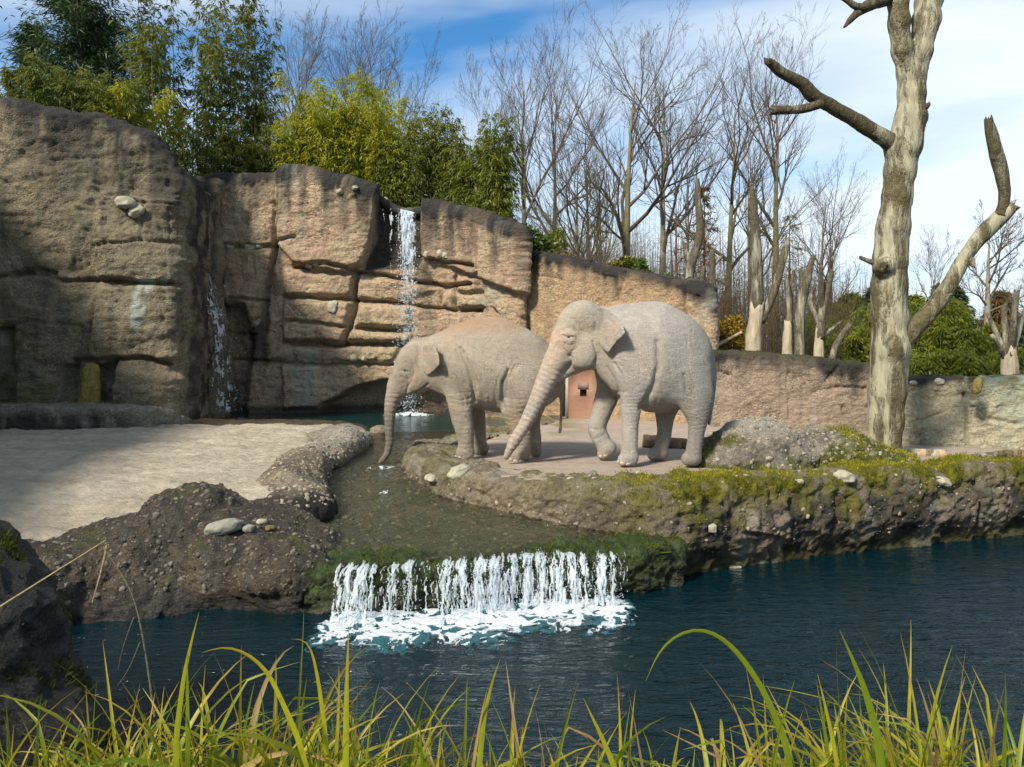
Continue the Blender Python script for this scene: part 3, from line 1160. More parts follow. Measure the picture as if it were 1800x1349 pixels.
def fc_disp(px, py, P, n):
    face = np.clip(-n[..., 1] * 1.3, 0, 1)
    d = cracks(px, py, [
        ([(491, 300), (492, 380), (490, 432)], 3.5, 0.22),
        ([(488, 425), (524, 420)], 4, 0.20),
        ([(484, 430), (474, 480), (462, 556), (440, 580)], 6, 0.28),
        ([(520, 470), (575, 466), (627, 478), (700, 489), (778, 503), (830, 500)], 5, 0.30),
        ([(626, 480), (624, 535), (606, 603)], 6, 0.30),
        ([(498, 521), (560, 524), (620, 528), (701, 533), (790, 545), (848, 548)], 4.5, 0.22),
        ([(505, 564), (540, 566), (603, 575)], 4, 0.20), ([(627, 577), (704, 582)], 4.5, 0.20),
        ([(501, 602), (589, 608), (640, 606), (710, 605)], 5, 0.28),
        ([(400, 634), (463, 635), (560, 642), (690, 640)], 3.5, 0.16),
        ([(746, 457), (799, 462), (840, 470)], 4, 0.25), ([(799, 484), (799, 540)], 4, 0.22),
        ([(772, 506), (774, 535)], 4, 0.15), ([(845, 482), (848, 520), (880, 560)], 5, 0.14),
        ([(372, 430), (440, 436), (486, 432)], 3.5, 0.10),
        ([(400, 525), (470, 530)], 4, 0.16), ([(400, 585), (450, 590)], 4, 0.14)], 5.0)
    d = d + 0.42 * region(px, py, UP, 7) + 0.30 * region(px, py, RU, 7)
    d = d + 0.12 * region(px, py, [(360, 300), (486, 300), (480, 430), (370, 430)])
    for poly, h in (([(500, 480), (620, 485), (620, 520), (500, 516)], .14), ([(500, 528), (616, 534), (606, 600), (500, 596)], .18), ([(632, 490), (770, 508), (700, 528), (630, 526)], .12),
                    ([(634, 538), (720, 540), (720, 575), (630, 572)], .20), ([(620, 586), (720, 588), (720, 600), (612, 600)], .20), ([(500, 612), (700, 612), (690, 634), (470, 630)], .12),
                    ([(806, 490), (850, 490), (846, 512), (806, 512)], .2), ([(780, 515), (796, 515), (796, 540), (780, 540)], .12), ([(806, 518), (850, 520), (870, 540), (806, 542)], .15),
                    ([(500, 646), (560, 646), (566, 715), (500, 720)], .18)):
        d = d + h * region(px, py, poly, 8, 6)
    # hollow at the foot of the cliff
    d = d - 0.9 * region(px, py, [(566, 712), (600, 692), (640, 676), (700, 668), (800, 664), (800, 760), (560, 760)], 7)
    d = d - 0.55 * region(px, py, [(340, 520), (425, 540), (440, 600), (420, 760), (330, 760)], 22)
    # wet chute behind the falling water
    d = d - 0.35 * region(px, py, [(664, 350), (742, 352), (745, 460), (655, 470)], 9)
    q = np.stack([P[..., 0] * 0.6, P[..., 1] * 0.6, P[..., 2] * 2.0], -1)
    return d * face + 0.045 * fbm(q, 2.4, 3, 0.6)


def fc_attr(at, px, py, P, dt, d):
    q = P * np.array([1, 1, 0.22])
    st = fbm(q, 2.6, 4, 0.6, 3.0)
    s = top_streaks(P, dt, 1.7, 5.0)
    s = np.maximum(s, 0.95 * region(px, py, [(662, 350), (742, 352), (742, 440), (735, 472), (640, 478), (660, 420)], 6))
    s = np.maximum(s, 0.7 * region(px, py, [(330, 300), (372, 300), (400, 480), (430, 600), (420, 740), (330, 740)], 14, 12) * sstep(-0.35, 0.1, st))
    s = np.maximum(s, 0.85 * region(px, py, [(420, 590), (460, 560), (485, 430), (498, 440), (478, 560), (470, 640), (400, 640)], 10, 10) * sstep(-0.3, 0.1, st))
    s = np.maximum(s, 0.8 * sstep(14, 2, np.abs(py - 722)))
    for x0, wd in ((610, 14), (634, 8), (540, 8), (450, 16), (410, 10), (770, 8), (800, 12), (838, 9), (880, 7)):
        s = np.maximum(s, 0.75 * np.exp(-((px - x0 + 8 * st) / wd) ** 2) * sstep(2.0, 0.2, dt + 0.8 * st))
    at['stain'] = s
    w = region(px, py, [(512, 612), (562, 614), (560, 715), (508, 715)], 8, 8) + region(px, py, [(412, 636), (438, 636), (436, 710), (414, 710)], 5)
    at['pale'] = 0.6 * w * sstep(-0.25, 0.15, st) + 0.35 * region(px, py, [(845, 495), (890, 495), (885, 530), (850, 540)], 10) \
        + 0.25 * sstep(0.1, 0.4, st) * sstep(480, 430, py)
    at['moss'] = 0.5 * region(px, py, [(735, 372), (748, 374), (744, 450), (738, 450)], 5)


far_cliff, Q, nn, _ = wall_sheet('rock_cliff', FC, FZ, -0.5, m_cliff_warm, res=0.042, R=0.15, top_depth=1.5, disp=fc_disp, attrs=fc_attr, rough=0.11, smooth=0.25,
                                 tds=[1, 1, 1, 1, 1, 1, 0.8, 0.3, 0.15, 0.1])
tag(far_cliff, 'cracked sandy brown rock cliff behind the smaller elephant, waterfall over its top', 'cliff')
sp = []
for (x, y, rx, ry, D) in ((379, 433, 6, 5, 22.6), (404, 434, 9, 5, 22.6), (441, 433, 12, 9, 22.6), (456, 432, 6, 5, 22.6), (584, 541, 9, 13, 22.45), (622, 629, 7, 7, 22.5), (640, 630, 5, 5, 22.5),
                        (542, 466, 8, 6, 22.15), (556, 464, 6, 6, 22.15), (569, 463, 6, 5, 22.15), (748, 447, 5, 6, 22.0), (772, 446, 6, 8, 21.9), (783, 450, 6, 7, 21.9), (596, 337, 7, 5, 22.4), (625, 331, 6, 4, 22.4),
                        (676, 351, 8, 5, 22.8), (450, 568, 8, 9, 22.7), (372, 312, 8, 6, 22.8)):
    sp.append((PX(x, y, D), (rx / FPX * D, 0.12, ry / FPX * D), 0.2 * math.sin(x), 0.3 * math.sin(y)))
set_stones(far_cliff, sp, surf=(Q.reshape(-1, 3), nn.reshape(-1, 3)))

# spur of rock between the two cliffs, beside the narrow fall
fld = Field((-10.2, 19.6, -0.3), (-7.2, 23.4, 7.6), 0.055)
for a, b, ra, rb in (((-8.85, 21.6, 0.0), (-8.95, 21.7, 6.3), .42, .26), ((-8.5, 22.0, 0), (-8.55, 22.1, 6.4), .4, .22), ((-8.35, 21.2, -.2), (-8.6, 21.5, 3.2), .5, .35), ((-8.95, 21.0, -.3), (-8.8, 20.8, 2.2), .6, .4)):
    fld.cone(a, b, ra, rb, 0.25)
V, Qf = fld.mesh(1)
N_ = tri_normals(V, Qf)
V = V + N_ * (0.22 * fbm(V, 0.9, 3) + 0.12 * fbm(V, 2.6, 3, 0.6) + 0.03 * fbm(V, 9, 3))[:, None]
spur = link('rock_spur', fast_mesh('rock_spur', V, Qf, {'stain': np.clip(sstep(-8.3, -8.7, V[:, 0]) * 0.8 + 0.2 + 0.3 * fbm(V * np.array([1, 1, .3]), 2, 3), 0, 1), 'moss': V[:, 0] * 0, 'pale': V[:, 0] * 0}), m_cliff, origin=(-8.7, 21.5, 0))
tag(spur, 'narrow dark wet rock spur beside the thin fall between the two cliffs', 'rock')

# tan wall behind the larger elephant
TW = [(0.25, 21.5), (1.45, 20.3), (2.85, 19.4), (4.1, 18.6), (4.72, 18.2), (4.8, 18.35), (4.9, 19.6)]
TZ = [4.55, 4.2, 3.78, 3.42, 3.18, 3.15, 3.1]


def tw_disp(px, py, P, n):
    d = cracks(px, py, [([(1098, 478), (1094, 505), (1085, 530)], 3, .08), ([(950, 485), (990, 492)], 3, .06), ([(1040, 480), (1080, 488)], 3, .05), ([(1205, 500), (1206, 560)], 4, .09), ([(1230, 520), (1240, 600), (1232, 700)], 3, .08)])
    return d + 0.10 * region(px, py, [(1206, 490), (1270, 490), (1270, 760), (1206, 760)], 5)


def tw_attr(at, px, py, P, dt, d):
    at['stain'] = top_streaks(P, dt, 0.75, 9.0)
    at['pale'] = 0.5 * sstep(1200, 1212, px) * sstep(-0.2, 0.3, fbm(P, 1.4, 3))


tan_wall, Q, nn, _ = wall_sheet('rock_wall', TW, TZ, -0.3, m_wall_tan, res=0.05, R=0.14, top_depth=1.2, disp=tw_disp, attrs=tw_attr, rough=0.07, smooth=0.12,
                                tds=[0.5, 1, 1, 0.7, 0.3, 0.2, 0.1])
tag(tan_wall, 'tall orange tan rock wall behind the larger elephant', 'wall')

# low wall right of the larger elephant
LW = [(4.55, 17.75), (5.4, 17.5), (6.6, 17.2), (8.0, 16.9), (8.6, 16.8)]
LWZ = [1.74, 1.72, 1.62, 1.42, 1.36]


def lw_attr(at, px, py, P, dt, d):
    at['stain'] = top_streaks(P, dt, 0.8, 13.0)
    at['pale'] = 0.4 * np.exp(-((px - 1430) / 5) ** 2) * sstep(690, 740, py)
    at['moss'] = 0.6 * sstep(0.12, -0.02, dt) * sstep(-0.2, 0.2, fbm(P, 2, 3))


low_wall, Q, nn, _ = wall_sheet('rock_wall', LW, LWZ, -0.3, m_wall_low, res=0.045, R=0.12, top_depth=1.3, rough=0.06, smooth=0.2, attrs=lw_attr,
                                disp=lambda px, py, P, n: cracks(px, py, [([(1262, 652), (1285, 660)], 3, .08), ([(1430, 690), (1470, 680), (1530, 682)], 4, .07), ([(1475, 640), (1450, 670)], 3, .08), ([(1385, 650), (1388, 740)], 3, .06), ([(1483, 715), (1484, 730)], 3, .12)]))
tag(low_wall, 'low grey brown rock wall between the larger elephant and the dead tree', 'wall')

# pale wall at the right edge
RW = [(8.1, 17.2), (7.6, 15.8), (7.2, 14.3), (8.3, 13.8), (9.6, 13.5), (12, 13.3), (16, 13.2)]
RWZ = [1.35, 1.22, 1.2, 1.24, 1.28, 1.35, 1.35]


def rw_attr(at, px, py, P, dt, d):
    at['stain'] = 0.8 * sstep(0.16, 0.02, dt + 0.12 * fbm(P, 3, 3)) + 0.25 * top_streaks(P, dt, 0.5, 3.0)
    at['pale'] = 0.55 * sstep(1705, 1725, px) * sstep(-0.35, 0.1, fbm(P, 1.6, 3)) + 0.5 * np.exp(-((px - 1698) / 3) ** 2)
    at['moss'] = 0.8 * sstep(0.2, 0.0, dt) * sstep(-0.1, 0.2, fbm(P, 1.8, 3)) * sstep(1650, 1700, px)


right_wall, Q, nn, _ = wall_sheet('rock_wall', RW, RWZ, -0.2, m_wall_right, res=0.035, R=0.12, top_depth=1.0, rough=0.06, smooth=0.25, attrs=rw_attr, tds=[0.1, 0.2, 0.5, 1, 1, 1, 1],
                                  disp=lambda px, py, P, n: cracks(px, py, [([(1694, 690), (1697, 740), (1700, 790)], 3.5, .09), ([(1600, 745), (1660, 725)], 3, .04), ([(1720, 735), (1790, 745)], 5, .05), ([(1780, 680), (1790, 700)], 4, .05)]))
tag(right_wall, 'pale greenish rock wall at the right edge behind the fallen log', 'wall')
set_stones(right_wall, [(PX(1652, 670, 13.6), (0.085, 0.07, 0.06), 0, 0), (PX(1607, 672, 13.8), (0.06, 0.06, 0.04), 0, 0), (PX(1611, 689, 13.75), (0.035, 0.04, 0.035), 0, 0),
                        (PX(1645, 683, 13.6), (0.03, 0.04, 0.03), 0, 0), (PX(1708, 710, 13.4), (0.06, 0.06, 0.05), 0, 0), (PX(1628, 772, 13.6), (0.045, 0.05, 0.04), 0, 0)], surf=(Q.reshape(-1, 3), nn.reshape(-1, 3)))
v, f = stone(PX(1718, 679, 13.35), (0.07, 0.10, 0.16), 2, 0, 0.25, 4)
yo = link('ochre_stone', fast_mesh('ochre_stone', v, f), m_ochre, right_wall, PX(1718, 679, 13.35))

# ---------------------------------------------------------------- banks and mounds
def add_pebbles(parent, V, N, count, smin, smax, seed, material=None, zmin=-9, mask=None, flat=0.6):
    r = np.random.default_rng(seed)
    ok = (V[:, 2] > zmin) & (mask if mask is not None else np.ones(len(V), bool))
    idx = np.nonzero(ok)[0]
    if not len(idx):
        return
    k = r.choice(idx, count)
    size = smin * (smax / smin) ** (r.uniform(0, 1, count) ** 2.6)
    PV, PF, t = scatter_stones(V[k] - N[k] * size[:, None] * 0.15, N[k], size, 1, flat, seed)
    o = link('pebbles', fast_mesh('pebbles', PV, PF, {'tint': t}), material or m_peb, parent)
    o['kind'] = 'stuff'
    return o


def moss_mat(name, a, b):
    M = Mat(name)
    c = M.mix(M.attr('tint'), a, b)
    tr = M.n('BsdfTranslucent')
    M.L(c, tr.inputs['Color'])
    p = M.principled(c, 0.8, None, 0.1)
    ms = M.n('MixShader')
    ms.inputs[0].default_value = 0.3
    M.L(p, ms.inputs[1])
    M.L(tr.outputs[0], ms.inputs[2])
    return M.done(ms.outputs[0])


m_moss = moss_mat('moss_tufts', (0.11, 0.12, 0.012), (0.30, 0.26, 0.02))
m_moss_dark = moss_mat('dark_moss_tufts', (0.03, 0.045, 0.008), (0.12, 0.135, 0.015))


def add_moss(parent, V, N, weight, count, L, seed, material=None):
    r = np.random.default_rng(seed)
    w = np.clip(weight, 0, 1) ** 2
    if w.sum() < 1e-6:
        return
    k = r.choice(len(V), count, p=w / w.sum())
    p = V[k] + r.normal(size=(count, 3)) * 0.015
    BV, BF, t = blades(p - N[k] * 0.008, N[k] * 0.6 + np.array([0, 0, 0.5]), L, 0.006, seed, 0.8)
    o = link('moss', fast_mesh('moss', BV, BF, {'tint': t}), material or m_moss, parent)
    o['kind'] = 'stuff'
    return o


# right bank: one long rock edge along the stream and then along the pond
RB = [(0.7, 20.5), (-0.4, 17.6), (-1.25, 15.6), (-1.75, 14.0), (-1.82, 12.9), (-1.62, 11.9), (-0.9, 10.85), (0.4, 9.9), (1.5, 9.3), (1.95, 9.28), (2.5, 9.55), (4.8, 10.45), (7.8, 11.45), (12.0, 12.6), (17, 13.7)]
RBZ = [0.02, 0.02, 0.03, 0.08, 0.10, 0.06, 0.03, 0.02, 0.04, 0.06, 0.06, 0.05, 0.06, 0.10, 0.12]


def rb_disp(px, py, P, n):
    low = sstep(-0.55, -0.95, P[..., 2])
    d = -0.16 * low * (P[..., 0] > 1.6) + 0.06 * sstep(-0.1, -0.45, P[..., 2]) * (P[..., 0] > 1.6)
    d = d + cracks(px, py, [([(1360, 945), (1362, 990)], 4, .08), ([(1300, 935), (1358, 942)], 4, .06), ([(1716, 850), (1718, 930)], 5, .10), ([(1470, 870), (1455, 960)], 6, .06)])
    d = d + 0.05 * fbm(P, 4.5, 3, 0.6, 2.2)
    return d


RB_AT = {}


def rb_attr(at, px, py, P, dt, d):
    n1 = fbm(P, 1.3, 4, 0.6, 3.0)
    top = sstep(0.42, 0.10, dt + 0.18 * n1)
    right = sstep(0.5, 2.2, P[..., 0])
    hang = sstep(0.75, 0.2, dt + 0.5 * fbm(P * np.array([1, 1, .35]), 1.4, 3, 0.6, 8)) * right
    m = np.maximum(top * sstep(-0.25, 0.12, n1) * (0.25 + 0.75 * right), 0.75 * hang * sstep(-0.2, 0.2, fbm(P, 3, 3)))
    m = np.maximum(m, 0.8 * sstep(-0.75, -0.95, P[..., 2]) * 0.3)
    corner = np.exp(-((P[..., 0] - 1.55) / 0.35) ** 2) * sstep(-0.35, -0.7, P[..., 2])
    at['moss'] = np.clip(m + 0.8 * corner, 0, 1)
    st = fbm(P * np.array([1, 1, .3]), 1.8, 4, 0.6, 5)
    at['stain'] = 0.9 * sstep(0.12, 0.35, dt) * sstep(-0.4, 0.15, st) * right + 0.85 * sstep(-0.78, -0.98, P[..., 2]) * (P[..., 0] > 1.4) \
        + 0.35 * sstep(0.2, 0.6, dt) * (1 - right) * sstep(-0.1, 0.3, st)
    at['pale'] = 0.4 * (1 - right) * sstep(0.25, 0.05, dt) * sstep(0.0, 0.3, fbm(P, 2.2, 3, 0.5, 11)) + 0.25 * right * sstep(0.1, 0.4, fbm(P, 2.0, 3, 0.5, 12))
    RB_AT.update(at)


bank, Q, nn, _ = wall_sheet('rock_bank', RB, RBZ, -1.5, m_bank, res=0.032, R=0.15, top_depth=0.75, top_rise=-0.05, disp=rb_disp, attrs=rb_attr, rough=0.12, smooth=0.3, topnoise=0.06, amp_fine=1.6)
tag(bank, 'mossy conglomerate rock bank under the elephants, dropping into stream and pond', 'rock bank')
QV, QN = Q.reshape(-1, 3), nn.reshape(-1, 3)
add_pebbles(bank, QV, QN, 1100, 0.010, 0.036, 21, zmin=-0.75, mask=(QV[:, 1] < 15.5) & (QV[:, 0] < 9))
add_moss(bank, QV, QN, RB_AT['moss'].ravel() * (QN[:, 2] > 0.15) * (QV[:, 1] < 15) * (QV[:, 0] < 10), 26000, 0.035, 22)
set_stones(bank, [(PX(1485, 838, 10.9), (0.15, 0.14, 0.09), 0.2, 0.1), (PX(1655, 846, 11.4), (0.13, 0.12, 0.07), 0.1, 0.25), (PX(1405, 848, 10.7), (0.07, 0.06, 0.04), 0, 0), (PX(1290, 1000, 9.75), (0.10, 0.06, 0.05), 0, 0),
                  (PX(1253, 930, 9.55), (0.055, 0.05, 0.06), 0, 0), (PX(806, 826, 11.25), (0.17, 0.16, 0.10), 0.4, -0.35), (PX(757, 840, 11.5), (0.11, 0.10, 0.06), 0, 0.1), (PX(1002, 842, 10.3), (0.05, 0.05, 0.035), 0, 0),
                  (PX(1120, 830, 10.2), (0.05, 0.06, 0.03), 0, 0)], surf=(QV, QN))


def sdf_rock(name, prims, h, material, amp=(0.1, 0.05, 0.02), attrs=None, k=0.2, origin=None, sm=1, parent=None, seed=0.0):
    P_ = np.array([p[0] for p in prims])
    R_ = np.array([p[1] for p in prims])
    fld = Field((P_ - R_).min(0) - 0.3, (P_ + R_).max(0) + 0.3, h)
    for c, r in prims:
        fld.ell(c, r, k)
    V, Qf = fld.mesh(sm)
    N_ = tri_normals(V, Qf)
    V = V + N_ * (amp[0] * fbm(V, 1.2, 3, 0.5, seed) + amp[1] * fbm(V, 3.6, 3, 0.6, seed + 3) + amp[2] * fbm(V, 11, 3, 0.6, seed + 5))[:, None]
    N_ = tri_normals(V, Qf)
    at = {'stain': np.zeros(len(V)), 'moss': np.zeros(len(V)), 'pale': np.zeros(len(V))}
    if attrs:
        attrs(at, V, N_)
    at = {a: np.clip(b, 0, 1) for a, b in at.items()}
    o = link(name, fast_mesh(name, V, Qf, at), material, parent, origin)
    return o, V, N_, at


# mossy mound in front of the dead tree
def mound_attr(at, V, N):
    n = fbm(V, 1.6, 4, 0.6, 4)
    at['moss'] = sstep(0.0, 0.35, n + 0.45 * sstep(4.3, 5.4, V[:, 0]) - 0.25 * sstep(0.35, 0.65, V[:, 2]) + 0.25 * sstep(0.3, 0.0, V[:, 2])) * 0.9
    at['stain'] = 0.55 * sstep(-0.2, 0.3, fbm(V, 2.2, 3, 0.6, 7)) * sstep(0.62, 0.3, V[:, 2])
    at['pale'] = 0.45 * sstep(0.45, 0.62, V[:, 2])


mound, V, N_, at = sdf_rock('rock_mound', [((3.75, 11.9, 0.05), (0.85, 0.8, 0.60)), ((3.95, 12.2, 0.28), (0.55, 0.5, 0.40)), ((4.75, 12.1, 0.05), (1.0, 0.75, 0.42)), ((5.5, 12.0, -0.02), (0.75, 0.6, 0.26)), ((3.1, 11.8, -0.05), (0.45, 0.5, 0.32)),
                                           ((5.2, 12.35, 0.2), (0.6, 0.45, 0.30))],
                            0.035, m_mound, (0.10, 0.10, 0.035), mound_attr, 0.15, (4.3, 12.0, 0), seed=2.0)
tag(mound, 'grey conglomerate rock mound with moss at the foot of the dead tree', 'rock')
add_pebbles(mound, V, N_, 1500, 0.012, 0.045, 31, zmin=0.02)
add_moss(mound, V, N_, at['moss'] * (V[:, 2] > 0), 9000, 0.032, 32, m_moss)

# left stream edge: ridge of low rocks
RIDGE = [((-3.25, 15.1, -0.02), (0.55, 0.75, 0.24)), ((-3.0, 13.9, 0.0), (0.36, 0.85, 0.30)), ((-3.12, 12.8, -0.05), (0.42, 0.8, 0.30)), ((-3.2, 11.7, -0.12), (0.42, 0.7, 0.36)), ((-3.1, 10.8, -0.22), (0.5, 0.7, 0.36)), ((-2.85, 10.2, -0.35), (0.55, 0.6, 0.32))]


def ridge_attr(at, V, N):
    n = fbm(V, 2.0, 4, 0.6, 2)
    at['stain'] = 0.8 * sstep(0.0, -0.22, V[:, 2] + 0.1 * n) * sstep(-0.3, 0.2, n + 0.2) + 0.5 * sstep(12.2, 10.6, V[:, 1]) * sstep(-0.3, 0.2, n)
    at['pale'] = 0.5 * sstep(0.08, 0.2, V[:, 2]) * sstep(11.5, 13, V[:, 1])


ridge, V, N_, at = sdf_rock('rock_ridge', RIDGE, 0.03, m_ridge, (0.07, 0.05, 0.022), ridge_attr, 0.15, (-3.1, 13, 0), seed=5.0)
tag(ridge, 'rounded pebbly rock ridge along the left edge of the stream', 'rock')
add_pebbles(ridge, V, N_, 2200, 0.012, 0.045, 41, zmin=-0.25)

# flat stones between sand and pool
SHELF = [((-7.2, 18.5, -0.12), (1.2, 0.5, 0.22)), ((-5.6, 18.35, -0.12), (1.3, 0.42, 0.22)), ((-4.3, 18.2, -0.14), (0.9, 0.45, 0.22))]
shelf, V, N_, at = sdf_rock('rock_shelf', SHELF, 0.045, m_dark, (0.06, 0.05, 0.03), lambda at, V, N: at['moss'].__iadd__(0.5 * sstep(0.1, 0.4, fbm(V, 1.5, 3))), 0.2, (-5.6, 18.3, -0.1), seed=8.0)
tag(shelf, 'flat dark brown wet rock shelf between the sand and the back pool', 'rock')
for nm, pr, mm, lab in (('boulder', [((-3.52, 16.4, -0.02), (0.42, 0.38, 0.20)), ((-3.85, 16.2, -0.08), (0.5, 0.4, 0.17))], m_mound, 'pale topped boulder at the upper end of the stream ridge'),
                        ('boulder', [((-2.95, 17.3, -0.06), (0.24, 0.2, 0.15))], m_ridge, 'small brown boulder in the pool just left of the hanging trunk')):
    o, V, N_, at = sdf_rock(nm, pr, 0.03, mm, (0.05, 0.03, 0.015), None, 0.1, pr[0][0], seed=len(lab) * 0.3)
    tag(o, lab, 'boulder')

# dark mound at the near left of the stream
MD = [((-3.75, 9.15, -0.30), (0.62, 0.75, 0.42)), ((-3.2, 8.75, -0.50), (0.85, 0.6, 0.36)), ((-2.55, 8.45, -0.68), (0.62, 0.52, 0.32)), ((-4.35, 8.55, -0.55), (0.7, 0.7, 0.42)), ((-4.95, 8.0, -0.72), (0.7, 0.7, 0.42)),
      ((-3.2, 8.5, -1.0), (1.25, 0.42, 0.40)), ((-4.4, 8.2, -1.0), (1.0, 0.5, 0.45)), ((-2.3, 8.55, -1.05), (0.42, 0.5, 0.42)), ((-3.1, 9.4, -0.55), (0.75, 0.6, 0.4)), ((-2.5, 9.2, -0.72), (0.5, 0.6, 0.3))]


def md_attr(at, V, N):
    n = fbm(V * np.array([1, 1, .35]), 2.6, 4, 0.6, 2)
    at['stain'] = np.clip(0.85 * sstep(-0.72, -0.95, V[:, 2]) + 0.5 * sstep(-0.1, 0.3, n), 0, 1)
    at['pale'] = 0.16 * sstep(-0.1, 0.3, fbm(V * np.array([1.2, 1, .4]), 2.2, 4, 0.6, 9)) * sstep(-0.85, -0.6, V[:, 2]) * sstep(0.45, 0.1, N[:, 2])
    at['moss'] = 0.5 * sstep(0.15, 0.4, fbm(V, 2.2, 3, 0.5, 12)) * sstep(0.3, 0.7, N[:, 2])


dmound, V, N_, at = sdf_rock('rock_mound', MD, 0.03, m_dark, (0.10, 0.09, 0.035), md_attr, 0.16, (-3.5, 8.6, -1.0), seed=11.0)
tag(dmound, 'dark pebbly rock mound left of the front cascade, undercut at the water', 'rock')
add_pebbles(dmound, V, N_, 2600, 0.010, 0.038, 51, m_peb_dark, zmin=-0.8)
r_ = np.random.default_rng(4)


def on_top(V, x, y):
    """Highest vertex near a plan position."""
    m = np.hypot(V[:, 0] - x, V[:, 1] - y) < 0.07
    return V[m, 2].max() if m.any() else V[:, 2].max()


# loose stones lying on the mound
DV = V
def loose_stone(px, py, D, radii, rz, tilt, seed, label, mat_, sub=3):
    s1 = np.hypot(900 + DV[:, 0] / DV[:, 1] * FPX - px, 620 + (CAMZ - DV[:, 2]) / DV[:, 1] * FPX - py) + 40 * np.maximum(DV[:, 1] - 9.0, 0)
    c = DV[np.argmin(s1)] + np.array([0, 0, radii[2] * 0.45])
    v, f = stone(c, radii, sub, rz, tilt, seed, 0.32)
    return tag(link('loose_stone', fast_mesh('loose_stone', v, f), mat_, None, c), label, 'stone')


loose_stone(393, 933, 8.1, (0.20, 0.13, 0.085), 0.3, -0.15, 3, 'angular pale grey stone lying on the dark mound', m_cobble_grey)
loose_stone(437, 932, 8.05, (0.062, 0.06, 0.045), 0.0, 0.0, 5, 'small round grey stone just right of the angular one', m_cobble_grey, 2)
loose_stone(459, 922, 8.15, (0.066, 0.06, 0.035), 0.2, 0.0, 6, 'small pale stone between the round grey and flat tan ones on the mound', m_cobble, 2)
loose_stone(476, 930, 8.1, (0.062, 0.06, 0.028), 0.0, 0.0, 7, 'small flat tan stone nearest the cascade on the dark mound', m_ochre, 2)

# dark rock in the near left corner
FR = [((-3.05, 4.55, -0.55), (0.42, 0.5, 0.95)), ((-2.75, 4.3, -0.85), (0.5, 0.5, 0.75)), ((-3.45, 4.8, -0.1), (0.5, 0.5, 0.75)), ((-2.4, 4.0, -1.1), (0.35, 0.45, 0.45)), ((-3.4, 4.2, -0.8), (0.7, 0.7, 0.7))]
m_black = rock_mat('black_wet_rock', (0.03, 0.028, 0.022), (0.018, 0.018, 0.015), (0.045, 0.04, 0.03), stain=(0.012, 0.012, 0.011), moss=(0.03, 0.04, 0.008), bump=1.0, wet=0.3)
frock, V, N_, at = sdf_rock('foreground_rock', FR, 0.028, m_black, (0.16, 0.12, 0.045), lambda at, V, N: (at['stain'].__iadd__(0.75), at['moss'].__iadd__(0.6 * sstep(0.0, 0.35, fbm(V, 2.6, 3, 0.6, 5)))), 0.16, (-3.0, 4.4, -1.0), seed=3.3)
tag(frock, 'nearly black mossy rock in the lower left corner', 'rock')
add_moss(frock, V, N_, at['moss'] * sstep(-0.2, 0.4, N_[:, 2]), 9000, 0.03, 61, m_moss_dark)

# ---------------------------------------------------------------- front cascade
CL = [(-2.15, 8.02), (-1.6, 8.09), (-1.0, 8.2), (-0.3, 8.34), (0.4, 8.47), (1.0, 8.58), (1.6, 8.78), (2.0, 9.1)]


def cl_attr(at, px, py, P, dt, d):
    at['moss'] = 0.85 * sstep(0.5, 0.05, dt + 0.3 * fbm(P * np.array([1, 1, .4]), 2.5, 3)) + 0.3
    at['stain'] = sstep(0.1, 0.4, dt) * 0.7


m_ledge = rock_mat('cascade_ledge_rock', (0.06, 0.055, 0.035), (0.05, 0.055, 0.025), (0.10, 0.09, 0.05), moss=(0.05, 0.085, 0.012), wet=0.4, bump=1.0)
led, Q, nn, _ = wall_sheet('cascade_ledge', CL, [-0.555] * 8, -1.4, m_ledge, res=0.03, R=0.14, top_depth=0.35, disp=lambda px, py, P, n: 0.09 * fbm(P * np.array([1, 1, .45]), 3.2, 4, 0.6), attrs=cl_attr, rough=0.12, smooth=0.2, amp_fine=2)
tag(led, 'mossy dark rock ledge the front cascade spills over', 'ledge')
QV, QN = Q.reshape(-1, 3), nn.reshape(-1, 3)
add_moss(led, QV, QN, sstep(-0.85, -0.6, QV[:, 2]) * sstep(-0.3, 0.3, fbm(QV, 2.5, 3)), 3500, 0.028, 71, m_moss_dark)


def lace(name, layers, drops, seed):
    """Falling water: torn sheets with long vertical gaps, layered, plus loose drops."""
    r = np.random.default_rng(seed)
    VV, FF, off = [], [], 0
    for L in layers:
        U, T = np.meshgrid(np.arange(0, L['w'], L['st']), np.linspace(0, 1, L['nt']))
        x = L['x0'] + U
        P = L['pos'](x, T)
        q = np.stack([x * L['fx'] + 1.2 * fbm(np.stack([x, T * 2, x * 0 + L['s']], -1), 3, 2), T * L['ft'], x * 0 + L['s']], -1)
        nv = fbm(q, 1.0, 4, 0.6, L['s'] * 3.1)
        val = nv + L['mask'](x, T)
        keep = val > 0
        P = P + np.stack([0.012 * fbm(q, 2.1, 2, 0.5, 3), -0.05 * np.clip(val, 0, 0.6) + 0.02 * fbm(q, 1.7, 2), 0 * x], -1) * L.get('amp', 1)
        F = grid_faces(P.shape[0], P.shape[1])
        F = F[keep.ravel()[F].all(1)]
        VV.append(P.reshape(-1, 3))
        FF.append(F + off)
        off += P.shape[0] * P.shape[1]
    pts, size = drops(r)
    PV, PF, _ = scatter_stones(pts, r.normal(size=pts.shape) / 1.7, size, 0, 1.0, seed)
    VV.append(PV)
    V = np.concatenate(VV)
    F4 = np.concatenate(FF)
    PF = PF + off
    used = np.unique(np.concatenate([F4.ravel(), PF.ravel()]))
    rm_ = np.full(len(V), -1)
    rm_[used] = np.arange(len(used))
    return fast_mesh(name, V[used], [rm_[F4], rm_[PF]])


